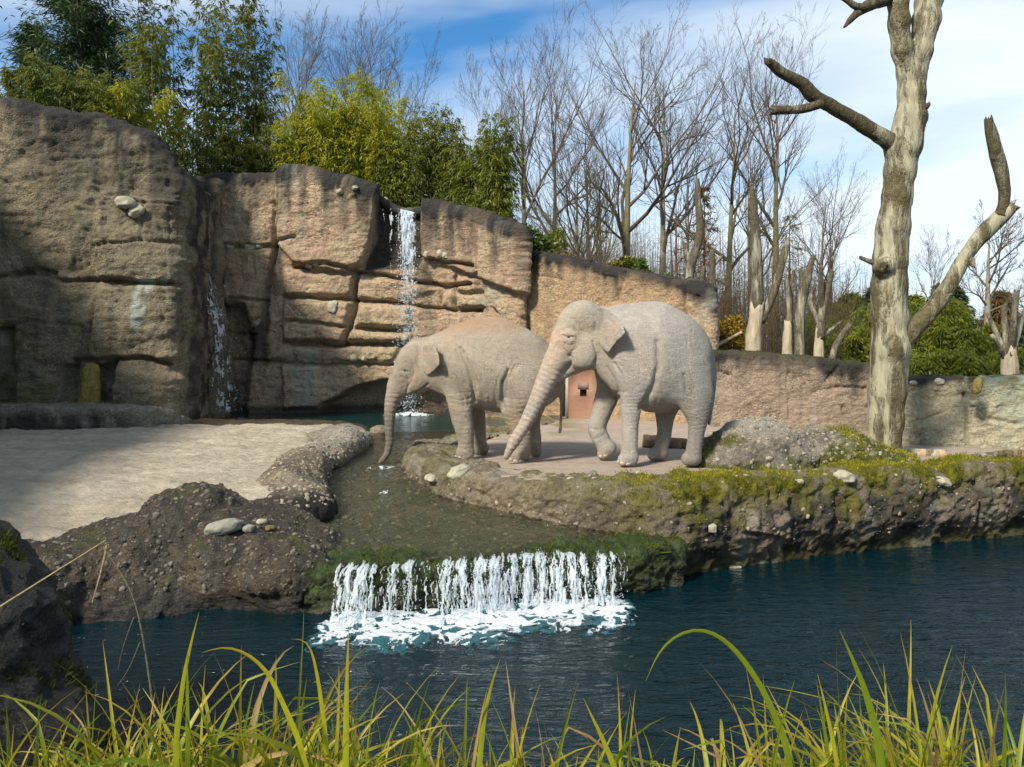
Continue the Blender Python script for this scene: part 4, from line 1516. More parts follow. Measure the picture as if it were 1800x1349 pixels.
lane_px = ((600, 9, .8), (622, 11, 1.0), (645, 13, 1.1), (664, 7, .8), (700, 10, .8), (728, 9, .8), (752, 3, .1), (790, 11, .9), (815, 12, 1.0), (845, 15, 1.1), (872, 16, 1.2), (900, 10, .9), (925, 13, 1.0),
           (950, 12, 1.0), (978, 14, 1.1), (1003, 11, .9), (1020, 8, .8), (1046, 11, .95), (1066, 6, .7))


def lane_mask(x, T):
    px = 900 + x / (8.2 + (x + 1.8) / 3.1 * 0.75) * FPX
    px = px + 5 * fbm(np.stack([x * 3, T * 1.5, x * 0], -1), 1, 2)
    m = 0
    for c, w, a in lane_px:
        m = np.maximum(m, a * np.exp(-((px - c) / (w * (0.75 + 0.35 * T))) ** 2))
    return m


def cpos(fwd, bulge):
    def f(x, T):
        j = 0.05 * fbm(np.stack([x * 2.2, T * 0, x * 0 + bulge], -1), 1, 3)
        U = np.clip((T - 0.18) / 0.82, 0, 1)                   # first slides over the lip, then falls
        y = lip_y(x) - 0.05 + 0.26 * np.clip(1 - T / 0.18, 0, 1) - fwd * np.sqrt(U) * (1 + 2.5 * j) - bulge + j
        return np.stack([x, y, -0.505 - 0.012 * np.clip(T / 0.18, 0, 1) + 0.25 * j - 0.50 * U ** 1.3], -1)
    return f


layers = [dict(x0=-1.80, w=3.05, st=0.006, nt=64, fx=34, ft=2.2, s=float(k), amp=0.7, pos=cpos(0.10 + 0.045 * k, 0.012 * k), mask=lambda x, T, k=k: -0.25 + 0.30 * lane_mask(x, T) + 0.10 * fbm(np.stack([x * 6, T, x * 0 + k], -1), 1, 2) - 0.03 * T - 0.30 * sstep(0.16, 0.0, T)) for k in range(5)]


def cdrops(r):
    n = 2600
    x = r.uniform(-1.8, 1.25, n)
    t = r.uniform(0, 1, n)
    ok = r.uniform(0, 1, n) < 0.12 + lane_mask(x, t)
    x, t = x[ok], t[ok]
    return np.stack([x, lip_y(x) - 0.1 - r.uniform(0.05, 0.42, len(x)) * np.sqrt(t), -0.52 - 0.46 * t + r.uniform(0, 0.06, len(x))], 1), 0.0042 * r.uniform(0.5, 1.7, len(x))


tag(link('front_cascade', lace('front_cascade', layers, cdrops, 77), m_white), 'white strands of water falling over the mossy ledge into the pond', 'waterfall', kind='structure')

# main fall down the far cliff
D = 22.25
XF = (722 - 900) / FPX * D


def fpos(k):
    def f(x, T):
        c = XF - 0.1 + 0.10 * T
        spread = 0.62 + 0.14 * T
        return np.stack([c + (x - XF) * spread + 0.05 * fbm(np.stack([x * 2, T * 4, x * 0 + k], -1), 1, 2), 22.38 - (0.42 + 0.1 * k) * np.sqrt(T) + 0 * x, 5.80 + 0.15 * (XF - x) - 5.88 * T ** 1.15], -1)
    return f


layers = [dict(x0=XF - 0.5, w=1.0, st=0.016, nt=330, fx=9, ft=13, s=10.0 + k, amp=2.0, pos=fpos(k),
               mask=lambda x, T, k=k: 0.10 - 0.46 * sstep(0.02, 0.7, T) - 0.5 * sstep(0.20, 0.48, np.abs(x - XF))) for k in range(4)]


def fdrops(r):
    n = 2600
    t = r.uniform(0.03, 1, n)
    x = XF + r.normal(size=n) * (0.10 + 0.11 * t)
    return np.stack([x - 0.1 + 0.1 * t, 22.35 - r.uniform(0.2, 0.75, n) * np.sqrt(t), 5.8 - 5.88 * t ** 1.1], 1), 0.012 * r.uniform(0.5, 1.6, n)


tag(link('waterfall', lace('waterfall', layers, fdrops, 78), m_white), 'tall white waterfall dropping from the far cliff behind the smaller elephant', 'waterfall', kind='structure')
layers = [dict(x0=XF - 0.98, w=0.6, st=0.012, nt=90, fx=14, ft=3.5, s=20.0 + k, pos=lambda x, T: np.stack([x, 22.62 - 0.12 * T, 5.92 - 1.9 * T], -1),
               mask=lambda x, T: -0.30 - 0.25 * T + 0.4 * np.exp(-((x - XF + .62) / .05) ** 2) + 0.5 * np.exp(-((x - XF + .36) / .05) ** 2)) for k in range(2)]
tag(link('wall_trickle', lace('wall_trickle', layers, lambda r: (np.stack([XF - 0.36 + r.normal(size=120) * .05, np.full(120, 22.5), r.uniform(4.0, 5.9, 120)], 1), r.uniform(.004, .01, 120)), 79), m_white), 'thin water trickles on the dark wet rock left of the main waterfall', 'waterfall', kind='structure')

# narrow fall in the gully between the two cliffs
line = np.array([(344, 418), (350, 445), (360, 482), (371, 520), (380, 552), (388, 592), (392, 640), (396, 684), (400, 724)], float)


def gpos(k):
    def f(x, T):
        s = np.linspace(0, 1, len(line))
        lx = np.interp(T, s, line[:, 0]) + x * (9 + 16 * T)
        ly = np.interp(T, s, line[:, 1])
        Dg = 20.6 - 0.35 * T + 0.12 * np.sin(x * 3 + k) + 0.15 * fbm(np.stack([x, T * 5, x * 0 + k], -1), 1, 2)
        return np.stack([(lx - 900) / FPX * Dg, Dg, CAMZ - (ly - 620) / FPX * Dg], -1)
    return f


layers = [dict(x0=-1.0, w=2.0, st=0.05, nt=260, fx=3.2, ft=11, s=30.0 + k, pos=gpos(k), mask=lambda x, T: -0.05 - 0.22 * np.abs(x) - 0.05 * T) for k in range(3)]
tag(link('gully_fall', lace('gully_fall', layers, lambda r: ((lambda t, x: gpos(0)(x, t))(r.uniform(0.1, 1, 500), r.normal(size=500) * 0.9), r.uniform(.005, .014, 500)), 81), m_white), 'thin bluish waterfall in the dark gully between the two cliffs', 'waterfall', kind='structure')


# foam
def foam(name, x0, x1, y0, y1, st, zf, dens, label, hmax=0.06, seed=0.0, scale=2.6, wrapx=1.0):
    xs = np.arange(x0, x1, st)
    ys = np.arange(y0, y1, st)
    A, B = np.meshgrid(xs, ys)
    p = np.stack([A * wrapx, B, A * 0 + seed], -1)
    w = np.stack([fbm(p, 1.6, 3, 0.5, 3), fbm(p, 1.6, 3, 0.5, 8), A * 0], -1) * 0.5
    rid = 1 - np.abs(fbm(p + w, scale, 5, 0.62, seed)) * 2.4
    val = rid + dens(A, B)
    val = val + 0.16 * fbm(p, 16, 3, 0.6, seed)
    h = np.clip(val - 0.75, 0, 1)
    Z = zf(A, B) + 0.004 + hmax * np.clip(h, 0, 0.8) * (0.6 + 0.5 * fbm(p, 9, 3, 0.6)) 
    keep = val > 0.75
    F = grid_faces(len(ys), len(xs))
    F = F[keep.ravel()[F].sum(1) >= 4]
    used = np.unique(F)
    remap = np.full(A.size, -1)
    remap[used] = np.arange(len(used))
    V = np.stack([A, B, Z], -1).reshape(-1, 3)[used]
    o = link(name, fast_mesh(name, V, remap[F], {'dens': np.clip((val.ravel()[used] - 0.75) / 0.22, 0, 1)}), m_foam)
    return tag(o, label, 'foam', kind='stuff')


def fd(A, B):
    c = 8.05 + 0.21 * A
    d = c - B + 0.12 * np.sin(A * 3.1) + 0.08 * np.sin(A * 7)
    ends = sstep(-2.3, -1.75, A) * sstep(1.9, 1.0, A)
    near = 0.62 * sstep(0.9, 0.0, np.abs(d - 0.12))
    return (near - 0.15 - 0.40 * sstep(0.45, 1.8, d)) * ends - 2.0 * (1 - ends) - 1.0 * sstep(-0.25, -0.5, d)


m_aer = water_mat('aerated_water', (0.03, 0.13, 0.16), 9.0, 0.12, bs=0.9)
o = foam('aerated_water', -2.6, 2.3, 5.9, 9.2, 0.02, lambda A, B: pond_z(A, B) + 0.001, lambda A, B: fd(A, B) + 0.16, 'turquoise aerated water around the foam below the cascade', 0.012, 2.0, 2.6)
o.data.materials.clear()
o.data.materials.append(m_aer)
foam('foam', -2.5, 2.1, 6.2, 9.2, 0.013, pond_z, fd, 'white foam churning on the pond below the front cascade', 0.05, 1.0, 4.2)


def fd2(A, B):
    d = np.hypot((A - XF) / 1.15, (B - 21.75) / 0.75)
    return 0.7 - 1.25 * d


foam('foam', XF - 1.6, XF + 1.6, 20.6, 22.7, 0.03, lambda A, B: A * 0 - 0.08, fd2, 'white foam where the tall waterfall meets the back pool', 0.22, 4.0, 2.5)
foam('foam', -8.4, -6.4, 20.2, 21.6, 0.03, lambda A, B: A * 0 - 0.08, lambda A, B: 0.3 - 1.1 * np.hypot((A + 7.3) / 0.9, (B - 20.8) / 0.4), 'small patch of foam below the thin gully fall', 0.05, 6.0, 3.0)
TX, TY = (671 - 900) / FPX * 12.4, 12.4
foam('foam', TX - .4, TX + .4, TY - .5, TY + .3, 0.012, lambda A, B: sw_z(A, B), lambda A, B: 0.35 - 2.6 * np.hypot((A - TX) / 1.2, (B - TY + 0.05)), 'white splash round the tip of the trunk in the stream', 0.05, 9.0, 7.0)
foam('foam', -2.2, -1.6, 10.6, 11.4, 0.012, lambda A, B: sw_z(A, B), lambda A, B: 0.25 - 4.5 * np.hypot((A + 1.83), (B - 11.0)), 'small white riffle in midstream below the trunk tip', 0.04, 12.0, 7.0)
foam('foam', -3.0, 1.7, 8.7, 14.0, 0.012, lambda A, B: sw_z(A, B), lambda A, B: np.where(bed_keep(A, B), 0.0, -3.0) - 0.72 + 0.5 * fbm(np.stack([A, B, A * 0], -1), 5.0, 4, 0.6, 2.0) + 0.25 * sstep(10.5, 9.0, B), 'tiny white foam flecks scattered over the stream', 0.015, 15.0, 9.0)
# ---------------------------------------------------------------- elephants
def skin_mat(name, base, dust, pink):
    M = Mat(name)
    v = M.coord()
    c = M.mix(M.ramp(M.noise(v, 1.9, 6, 0.66, 0.6), 0.36, 0.64), base, tuple(q * 0.75 for q in base))
    c = M.mix(M.ramp(M.noise(v, 7, 5, 0.65), 0.45, 0.75, 0, 0.5), c, tuple(q * 0.66 for q in base))
    c = M.mix(M.attr('dust'), c, dust)
    c = M.mix(M.math('MULTIPLY', M.attr('pink'), M.ramp(M.noise(v, 11, 4), 0.3, 0.6)), c, pink)
    c = M.mix(M.attr('mud_shade'), c, tuple(q * 0.4 for q in base))
    cell = M.voro(v, 42, 'DISTANCE_TO_EDGE')
    fold = M.noise(M.coord((7, 7, 44)), 1.0, 5, 0.65, 0.5)
    fold2 = M.noise(M.coord((40, 40, 9)), 1.0, 4, 0.6, 0.5)
    h = M.math('ADD', M.math('MULTIPLY', M.ramp(cell, 0.0, 0.12), 0.5), M.math('ADD', M.math('MULTIPLY', M.noise(v, 16, 5, 0.65, 1.2), 1.0), M.math('ADD', M.math('MULTIPLY', fold, 0.45), M.math('MULTIPLY', fold2, 0.45))))
    n = M.bump(h, 0.8, 0.024)
    n = M.bump(M.noise(v, 70, 3, 0.7), 0.25, 0.010, n)
    cr_ = M.ramp(cell, 0.0, 0.06, 0.78, 1.0)
    cb = M.n('CombineColor')
    for s in ('Red', 'Green', 'Blue'):
        M.L(cr_, cb.inputs[s])
    c = M.mix(0.8, c, cb.outputs['Color'], 'MULTIPLY')
    mot = M.ramp(M.math('ADD', M.math('MULTIPLY', M.noise(v, 26, 5, 0.72, 0.6), 0.6), M.math('MULTIPLY', fold, 0.4)), 0.32, 0.66, 0.74, 1.12)
    cb3 = M.n('CombineColor')
    for s in ('Red', 'Green', 'Blue'):
        M.L(mot, cb3.inputs[s])
    c = M.mix(0.9, c, cb3.outputs['Color'], 'MULTIPLY')
    return M.done(M.principled(c, 0.82, n, 0.22))


m_skin1 = skin_mat('tan_elephant_skin', (0.43, 0.375, 0.295), (0.38, 0.245, 0.145), (0.48, 0.31, 0.22))
m_skin2 = skin_mat('grey_elephant_skin', (0.44, 0.41, 0.36), (0.44, 0.36, 0.26), (0.56, 0.40, 0.30))


def simple_mat(name, c, rough=0.6, spec=0.3, bump=0, scale=30):
    M = Mat(name)
    v = M.coord()
    n = M.bump(M.noise(v, scale, 4), bump, 0.02) if bump else None
    cc = M.mix(M.ramp(M.noise(v, scale * 0.5, 4), 0.3, 0.7), c, tuple(q * 0.7 for q in c))
    return M.done(M.principled(cc, rough, n, spec))


m_nail = simple_mat('toenail', (0.50, 0.42, 0.31), 0.5, 0.4)
m_eye = simple_mat('dark_eye', (0.015, 0.009, 0.006), 0.12, 0.6)


def build_elephant(name, Dof, chains, ears, carves, folds, paint, skin, eye, nails, label, h=0.018, base=None):
    """chains: lists of (x, y, side offset in m, radius px, depth scale) joined into round cones; pixel
    positions are turned into real points at the depth of the animal's own midline plus the side offset."""
    def W(x, y, v):
        return PX(x, y, Dof(x) + v)

    def rm(r, x, v):
        return r * (Dof(x) + v) / FPX
    lo, hi = np.full(3, 1e9), np.full(3, -1e9)
    for k, ch in chains:
        for (x, y, v, r, sv) in ch:
            p, q = W(x, y, v), rm(r, x, v) * max(sv, 1)
            lo, hi = np.minimum(lo, p - q), np.maximum(hi, p + q)
    for ear in ears:
        for (x, y) in ear['poly']:
            for v in (ear['v0'], ear['v1']):
                lo, hi = np.minimum(lo, W(x, y, v)), np.maximum(hi, W(x, y, v))
    def spline(ch, sub=4):                                     # Catmull-Rom, so that girth swells and tapers without creases
        if len(ch) < 3:
            return ch
        A = np.array([ch[0]] + list(ch) + [ch[-1]], float)
        out = []
        for i in range(1, len(A) - 2):
            p0, p1, p2, p3 = A[i - 1], A[i], A[i + 1], A[i + 2]
            for t in np.arange(sub) / sub:
                out.append(0.5 * (2 * p1 + (p2 - p0) * t + (2 * p0 - 5 * p1 + 4 * p2 - p3) * t * t + (3 * p1 - p0 - 3 * p2 + p3) * t ** 3))
        return [tuple(q) for q in out] + [tuple(A[-2])]
    chains = [(k, spline(ch)) for k, ch in chains]
    fld = Field(lo - 0.1, hi + 0.1, h)
    for k, ch in chains:
        if len(ch) == 1:
            x, y, v, r, sv = ch[0]
            fld.cone(W(x, y, v), W(x + 0.1, y, v), rm(r, x, v), rm(r, x, v), k, sv)
            continue
        pts = [W(*q[:3]) for q in ch]
        rad = [rm(q[3], q[0], q[2]) for q in ch]
        lo_ = np.min([p - r for p, r in zip(pts, rad)], axis=0)
        hi_ = np.max([p + r for p, r in zip(pts, rad)], axis=0)
        sl, g = fld.box(lo_, hi_, k + 0.06)
        d = None
        for i in range(len(ch) - 1):
            q = fld.cone_d(pts[i], pts[i + 1], rad[i], rad[i + 1], 0.5 * (ch[i][4] + ch[i + 1][4]), g)
            d = q if d is None else np.minimum(d, q)
        fld.smin(sl, d, k)                                     # each limb is blended in once, as a whole
    # ears: thin curved plates that grow out of the head
    for ear in ears:
        pts = [W(x, y, ear['v0']) for x, y in ear['poly']]
        p2 = [(p[0], p[2]) for p in pts]
        xs = [p[0] for p in p2]
        zs = [p[1] for p in p2]
        yy = [W(ear['poly'][0][0], ear['poly'][0][1], v)[1] for v in (ear['v0'], ear['v1'])]
        sl, g = fld.box((min(xs), min(yy) - 0.1, min(zs)), (max(xs), max(yy) + 0.1, max(zs)), 0.08)
        XX, ZZ = np.broadcast_arrays(g[0], g[2])
        sd2 = poly_sd(XX[:, :1, :].astype(float), ZZ[:, :1, :].astype(float), p2)
        xa, xb = min(xs), max(xs)
        u = np.clip((g[0] - xa) / (xb - xa), 0, 1)
        zc = (g[2] - min(zs)) / (max(zs) - min(zs))
        yc = yy[0] + (yy[1] - yy[0]) * u ** 1.1 + ear.get('curl', 0.03) * np.sin(zc * 5 + u * 3) * u
        w = np.abs(g[1] - yc) - ear.get('t', 0.022)
        dd = np.maximum(sd2 + 0.02, w)
        out = np.sqrt(np.maximum(sd2 + 0.02, 0) ** 2 + np.maximum(w, 0) ** 2) + np.minimum(dd, 0)
        fld.smin(sl, (out - 0.008).astype(np.float32), 0.02)
    for (k, ln, r0, r1, v) in carves:
        for a, b in zip(ln[:-1], ln[1:]):
            fld.carve(W(a[0], a[1], v), W(b[0], b[1], v), r0, r1, k)
    V, Qf = fld.mesh(7)
    N = tri_normals(V, Qf)
    px = 900 + V[:, 0] / V[:, 1] * FPX
    py = 620 + (CAMZ - V[:, 2]) / V[:, 1] * FPX
    d = 0.012 * fbm(V, 2.2, 3) + 0.006 * fbm(V * np.array([1, 1, 2.4]), 7, 3)
    wx = 2.0 * fbm(np.stack([px, py, px * 0], -1), 0.04, 2)
    for ln, w, dep in folds:                                   # skin folds
        d = d - dep * np.exp(-(seg_dist(px + wx, py + wx, ln) / w) ** 2) * (N[:, 1] < 0.25)
    V = V + N * d[:, None]
    # flat soles
    at = {k: np.zeros(len(V)) for k in ('dust', 'pink', 'mud_shade')}
    paint(at, px, py, V, N)
    at = {k: np.clip(a, 0, 1) for k, a in at.items()}
    b = base
    root = empty(name, b)
    body = link('body', fast_mesh('body', V, Qf, at), skin, root, b)
    # eye and lids
    (ex, ey, r) = eye
    sl = np.argsort(np.hypot(px - ex, py - ey) + 50 * np.maximum(0, N[:, 1] + 0.2))[:6]
    ec = V[sl].mean(0) + np.array([0, 0.008, 0])
    v, f = ICO[3]
    link('eye', fast_mesh('eye', v * r + ec, f), m_eye, root, ec)
    for (nx, ny, nr) in nails:
        near = np.hypot(px - nx, py - ny) + 60 * np.maximum(0, N[:, 1] + 0.1)
        sl = np.argsort(near)[:5]
        c = V[sl].mean(0)
        nn = N[sl].mean(0)
        nn /= np.linalg.norm(nn)
        v, f = ICO[2]
        U = np.cross(nn, [0, 0, 1.0])
        U /= np.linalg.norm(U) + 1e-9
        Wv = np.cross(U, nn)
        vv = v[:, :1] * U * nr + v[:, 1:2] * Wv * nr * 0.8 + v[:, 2:] * nn * nr * 0.35
        link('toenail', fast_mesh('toenail', vv + c, f), m_nail, root, c)
    tag(root, label, 'elephant')
    root['group'] = 'elephants on the rock platform'
    return root, V, N, px, py


# --- smaller elephant, trunk hanging into the stream
D1 = lambda x: 12.56 - (x - 815) * 0.0015
e1 = [
    (0.20, [(795, 640, 0, 58, .88), (820, 641, 0, 70, .86), (852, 640, 0, 80, .86), (892, 648, 0, 78, .84), (925, 657, 0, 66, .82)]),
    (0.10, [(925, 657, 0, 64, .82), (946, 668, 0, 44, .9)]),
    (0.12, [(800, 628, 0, 46, .74), (768, 630, 0, 40, .64), (748, 632, 0, 36, .68)]),
    (0.06, [(746, 622, 0, 29, .95), (728, 634, 0, 30, .9), (716, 654, 0, 25, .9)]),
    (0.05, [(731, 616, -.09, 19, 1), (726, 620, -.09, 18, 1)]), (0.05, [(731, 616, .09, 19, 1), (726, 620, .09, 18, 1)]),
    (0.05, [(748, 656, 0, 28, .9), (738, 668, 0, 24, .85), (722, 680, 0, 14, .8), (712, 690, 0, 8, .8)]),
    (0.05, [(714, 655, 0, 23, .85), (702, 672, 0, 20, .85), (694, 690, 0, 15.5, .9), (688, 710, 0, 12.5, .95), (685, 735, 0, 10, 1), (684.5, 760, 0, 8.6, 1), (684, 782, 0, 7.6, 1), (680, 798, 0, 6.6, 1), (673, 808, 0, 5.6, 1), (668, 813, 0, 4.6, 1)]),
    # near fore leg
    (0.07, [(806, 636, -.33, 36, .62), (804, 668, -.33, 27, .75), (807, 700, -.33, 22.5, .85), (812, 735, -.33, 19, .9), (817, 760, -.33, 16, .95), (819, 782, -.33, 14.5, 1), (818, 793, -.33, 15.5, 1)]),
    (0.04, [(820, 797, -.33, 14.5, 1), (810, 799, -.35, 10, 1)]),
    # far fore leg
    (0.06, [(812, 650, .3, 38, .6), (830, 700, .32, 20, .85), (840, 740, .32, 14, 1), (843, 775, .32, 12, 1), (846, 788, .32, 12.5, 1)]),
    (0.04, [(846, 789, .32, 12.5, 1), (840, 791, .3, 9, 1)]),
    # near hind leg
    (0.08, [(925, 665, -.27, 50, .64), (917, 695, -.30, 33, .75), (906, 718, -.31, 26, .85), (908, 740, -.31, 20, .9), (918, 765, -.31, 16, .95), (918, 788, -.31, 15.5, 1), (915, 797, -.31, 17, 1)]),
    (0.03, [(917, 802, -.31, 14.5, 1), (905, 803, -.31, 12, 1)]),
    # far hind leg
    (0.06, [(935, 668, .28, 46, .62), (935, 705, .3, 27, .8), (932, 740, .3, 18, .95), (938, 770, .3, 14, 1), (937, 790, .3, 15.5, 1)]),
    (0.03, [(938, 792, .3, 14.5, 1), (928, 793, .3, 11, 1)]),
    # tail
    (0.03, [(968, 640, .05, 8, 1), (985, 680, .05, 4.5, 1), (986, 740, .05, 3, 1), (984, 760, .05, 4, 1)]),
    # spine crest, lids
    (0.10, [(800, 586, 0, 13, .6), (850, 572, 0, 15, .7), (890, 578, 0, 14, .7), (925, 600, 0, 12, .7)]),
    (0.02, [(704, 647, -.195, 4.5, .8), (712, 646, -.21, 4.5, .8), (718, 650, -.21, 4, .8)]), (0.02, [(705, 656, -.2, 4, .8), (713, 658, -.205, 4, .8)]),
]
ear1 = dict(poly=[(741, 607), (752, 602), (766, 604), (774, 610), (778, 626), (778, 643), (770, 651), (758, 660), (752, 662), (747, 655), (743, 642), (744, 628)], v0=-.30, v1=-.76, curl=.03, t=.018)
ear1b = dict(poly=ear1['poly'], v0=.30, v1=.76, curl=-.03, t=.018)
fold1 = [
    ([(808, 612), (820, 640), (828, 670), (834, 705)], 2.8, .045), ([(815, 618), (830, 655), (838, 690)], 2.2, .024), ([(800, 615), (812, 650), (820, 680)], 1.8, .012),
    ([(893, 650), (884, 675), (882, 705), (884, 718)], 3.2, .045), ([(905, 645), (892, 668), (888, 700)], 2.2, .026), ([(876, 660), (870, 690), (872, 712)], 1.8, .010), ([(914, 640), (900, 662)], 2, .012),
    ([(788, 700), (810, 704), (828, 700)], 1.8, .012), ([(790, 708), (815, 714), (830, 708)], 1.6, .010), ([(796, 730), (815, 735), (832, 730)], 1.6, .008),
    ([(714, 694), (728, 691), (742, 684), (752, 676)], 1.5, .020), ([(718, 676), (714, 688), (712, 698)], 2.0, .022),
    ([(726, 640), (728, 660), (722, 672)], 1.6, .010), ([(733, 640), (737, 662), (734, 676)], 1.5, .010), ([(760, 600), (768, 612), (784, 640), (786, 665)], 3.0, .02),
    ([(733, 612), (738, 625), (734, 636)], 2.6, .014), ([(775, 590), (772, 606)], 1.6, .008), ([(783, 588), (781, 606)], 1.6, .008),
    ([(703, 652), (709, 651), (717, 654)], 1.2, .012)]
for k in range(13):                                            # rings along the trunk
    yy = 690 + k * 8.5
    fold1.append(([(672, yy), (700, yy + 3)], 1.2, .010))


r_ = np.random.default_rng(12)
for k in range(26):                                            # sagging creases of the flank, chest and thigh
    x0, y0 = r_.uniform(795, 900), r_.uniform(600, 690)
    L = r_.uniform(18, 46)
    fold1.append(([(x0, y0), (x0 + 0.22 * L + r_.normal() * 2, y0 + 0.5 * L), (x0 + 0.25 * L + r_.normal() * 3, y0 + L)], r_.uniform(1.0, 1.8), r_.uniform(.004, .010)))
for k in range(16):
    x0, y0 = r_.uniform(785, 800), 690 + k * 6.5
    fold1.append(([(x0, y0), (x0 + 18, y0 + 3 + r_.normal()), (x0 + 36, y0 - 1)], 1.1, .006))
for k in range(12):
    y0 = 700 + k * 8
    fold1.append(([(886, y0), (906, y0 + 4 + r_.normal()), (936, y0)], 1.2, .006))


def paint1(at, px, py, V, N):
    n = fbm(V, 3.0, 4, 0.6)
    back = sstep(598, 570, py - 0.0 * px + 14 * n) * sstep(760, 800, px) * sstep(935, 905, px)
    at['dust'] = 0.75 * back * sstep(-0.3, 0.2, n + 0.2) + 0.25 * sstep(0, 0.4, fbm(V, 1.3, 3, 0.5, 4)) + 0.4 * sstep(705, 735, py) * sstep(880, 892, px) * sstep(765, 745, py)
    at['pink'] = 0.35 * sstep(760, 730, px) * sstep(-0.1, 0.3, n) + 0.5 * sstep(-.02, .2, fbm(V, 4, 3)) * (np.hypot(px - 755, py - 640) < 24)
    at['mud_shade'] = 0.6 * sstep(680, 740, py) * sstep(712, 700, px) + 0.45 * sstep(680, 770, py) * sstep(-0.3, 0.2, n)


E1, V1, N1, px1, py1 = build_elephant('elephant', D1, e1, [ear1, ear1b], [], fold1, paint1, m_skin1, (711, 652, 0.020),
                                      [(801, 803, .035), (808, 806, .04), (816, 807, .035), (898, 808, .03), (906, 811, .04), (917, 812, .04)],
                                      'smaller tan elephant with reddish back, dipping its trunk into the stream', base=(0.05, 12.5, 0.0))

# --- larger elephant, walking, trunk reaching down in front of the smaller one
D2 = lambda x: 11.82 - (x - 1100) * 0.0006
e2 = [
    (0.22, [(1098, 606, 0, 66, .85), (1125, 616, 0, 80, .84), (1154, 632, 0, 94, .82), (1186, 650, 0, 68, .86)]),
    (0.24, [(1150, 588, 0, 42, .85), (1192, 614, 0, 42, .88)]),
    (0.12, [(1090, 562, 0, 24, .6), (1110, 556, 0, 20, .6), (1160, 553, 0, 20, .6)]),
    (0.14, [(1096, 600, 0, 54, .74), (1062, 590, -.05, 44, .66), (1040, 585, -.10, 38, .7)]),
    (0.07, [(1034, 566, -.12, 34, .95), (1022, 562, -.12, 34, .95), (1010, 574, -.12, 33, .92), (1000, 598, -.13, 31, .9)]),
    (0.06, [(1026, 551, -.22, 21, 1), (1016, 556, -.22, 20, 1)]), (0.06, [(1026, 551, -.02, 21, 1), (1016, 556, -.02, 20, 1)]),
    (0.06, [(1000, 600, -.13, 31, .88), (986, 622, -.14, 26, .88), (972, 645, -.15, 21.5, .9), (961, 668, -.17, 18.5, .92), (949, 695, -.19, 16.5, .95), (935, 724, -.21, 13.5, .95), (919, 752, -.23, 12, 1), (905, 775, -.24, 10.8, 1), (895, 793, -.25, 8, 1), (890, 804, -.25, 5.5, 1)]),
    (0.06, [(1036, 608, -.22, 28, .8), (1030, 626, -.24, 25, .85), (1017, 632, -.24, 16, .9)]), (0.05, [(1036, 606, -.02, 28, .8), (1030, 624, -.02, 26, .8)]),
    (0.05, [(1030, 628, -.12, 24, .8), (1010, 645, -.12, 14, .9), (992, 657, -.12, 9, .9), (985, 667, -.12, 6, .9)]),
    # near fore leg
    (0.08, [(1120, 606, -.38, 46, .52), (1116, 650, -.38, 37, .62), (1116, 684, -.37, 27, .78), (1110, 712, -.35, 19.5, .9), (1108, 745, -.35, 15.5, 1), (1107, 780, -.35, 14.8, 1), (1106, 797, -.35, 15.5, 1)]),
    (0.04, [(1107, 805, -.35, 16, 1), (1096, 809, -.38, 11.5, 1)]),
    # far fore leg, lifted
    (0.06, [(1085, 640, .26, 42, .6), (1074, 676, .32, 25, .8), (1064, 705, .32, 20, .9), (1054, 736, .32, 16.5, 1), (1050, 756, .32, 16.5, 1), (1060, 778, .32, 15, 1), (1066, 788, .32, 15.5, 1)]),
    (0.04, [(1068, 788, .32, 15.5, 1), (1060, 799, .32, 11, 1)]),
    # far hind leg
    (0.06, [(1180, 670, .3, 44, .6), (1172, 710, .32, 24, .8), (1169, 736, .32, 16, .95), (1168, 760, .32, 12.8, 1), (1163, 785, .32, 12.3, 1), (1161, 793, .32, 13.5, 1)]),
    (0.03, [(1161, 797, .32, 13.5, 1), (1148, 799, .3, 10.5, 1)]),
    # near hind leg
    (0.10, [(1200, 660, -.30, 50, .64), (1218, 690, -.32, 36, .72), (1224, 718, -.33, 25, .85), (1226, 742, -.33, 17.5, .95), (1223, 770, -.33, 14, 1), (1219, 795, -.33, 14, 1)]),
    (0.03, [(1219, 805, -.33, 15, 1), (1209, 807, -.33, 12, 1)]),
    # tail
    (0.03, [(1244, 618, .02, 10, 1), (1255, 655, .02, 5.5, 1), (1253, 705, .02, 3.2, 1), (1246, 745, .0, 3.6, 1)]),
    # lids
    (0.02, [(991, 588, -.375, 4, .8), (999, 586, -.38, 4, .8), (1008, 590, -.385, 4, .8)]), (0.02, [(993, 598, -.372, 4, .8), (1005, 600, -.38, 4, .8)]),
    # breast fold
    (0.07, [(1062, 635, -.18, 24, .8), (1075, 655, -.2, 20, .8), (1085, 672, -.2, 14, .8)]),
]
ear2 = dict(poly=[(1050, 537), (1060, 536), (1074, 545), (1084, 556), (1090, 572), (1094, 588), (1086, 598), (1077, 609), (1070, 620), (1066, 624), (1060, 618), (1050, 604), (1049, 592), (1055, 574), (1059, 557)], v0=-.42, v1=-.86, curl=.035, t=.018)
ear2b = dict(poly=ear2['poly'], v0=.20, v1=.62, curl=-.03, t=.018)
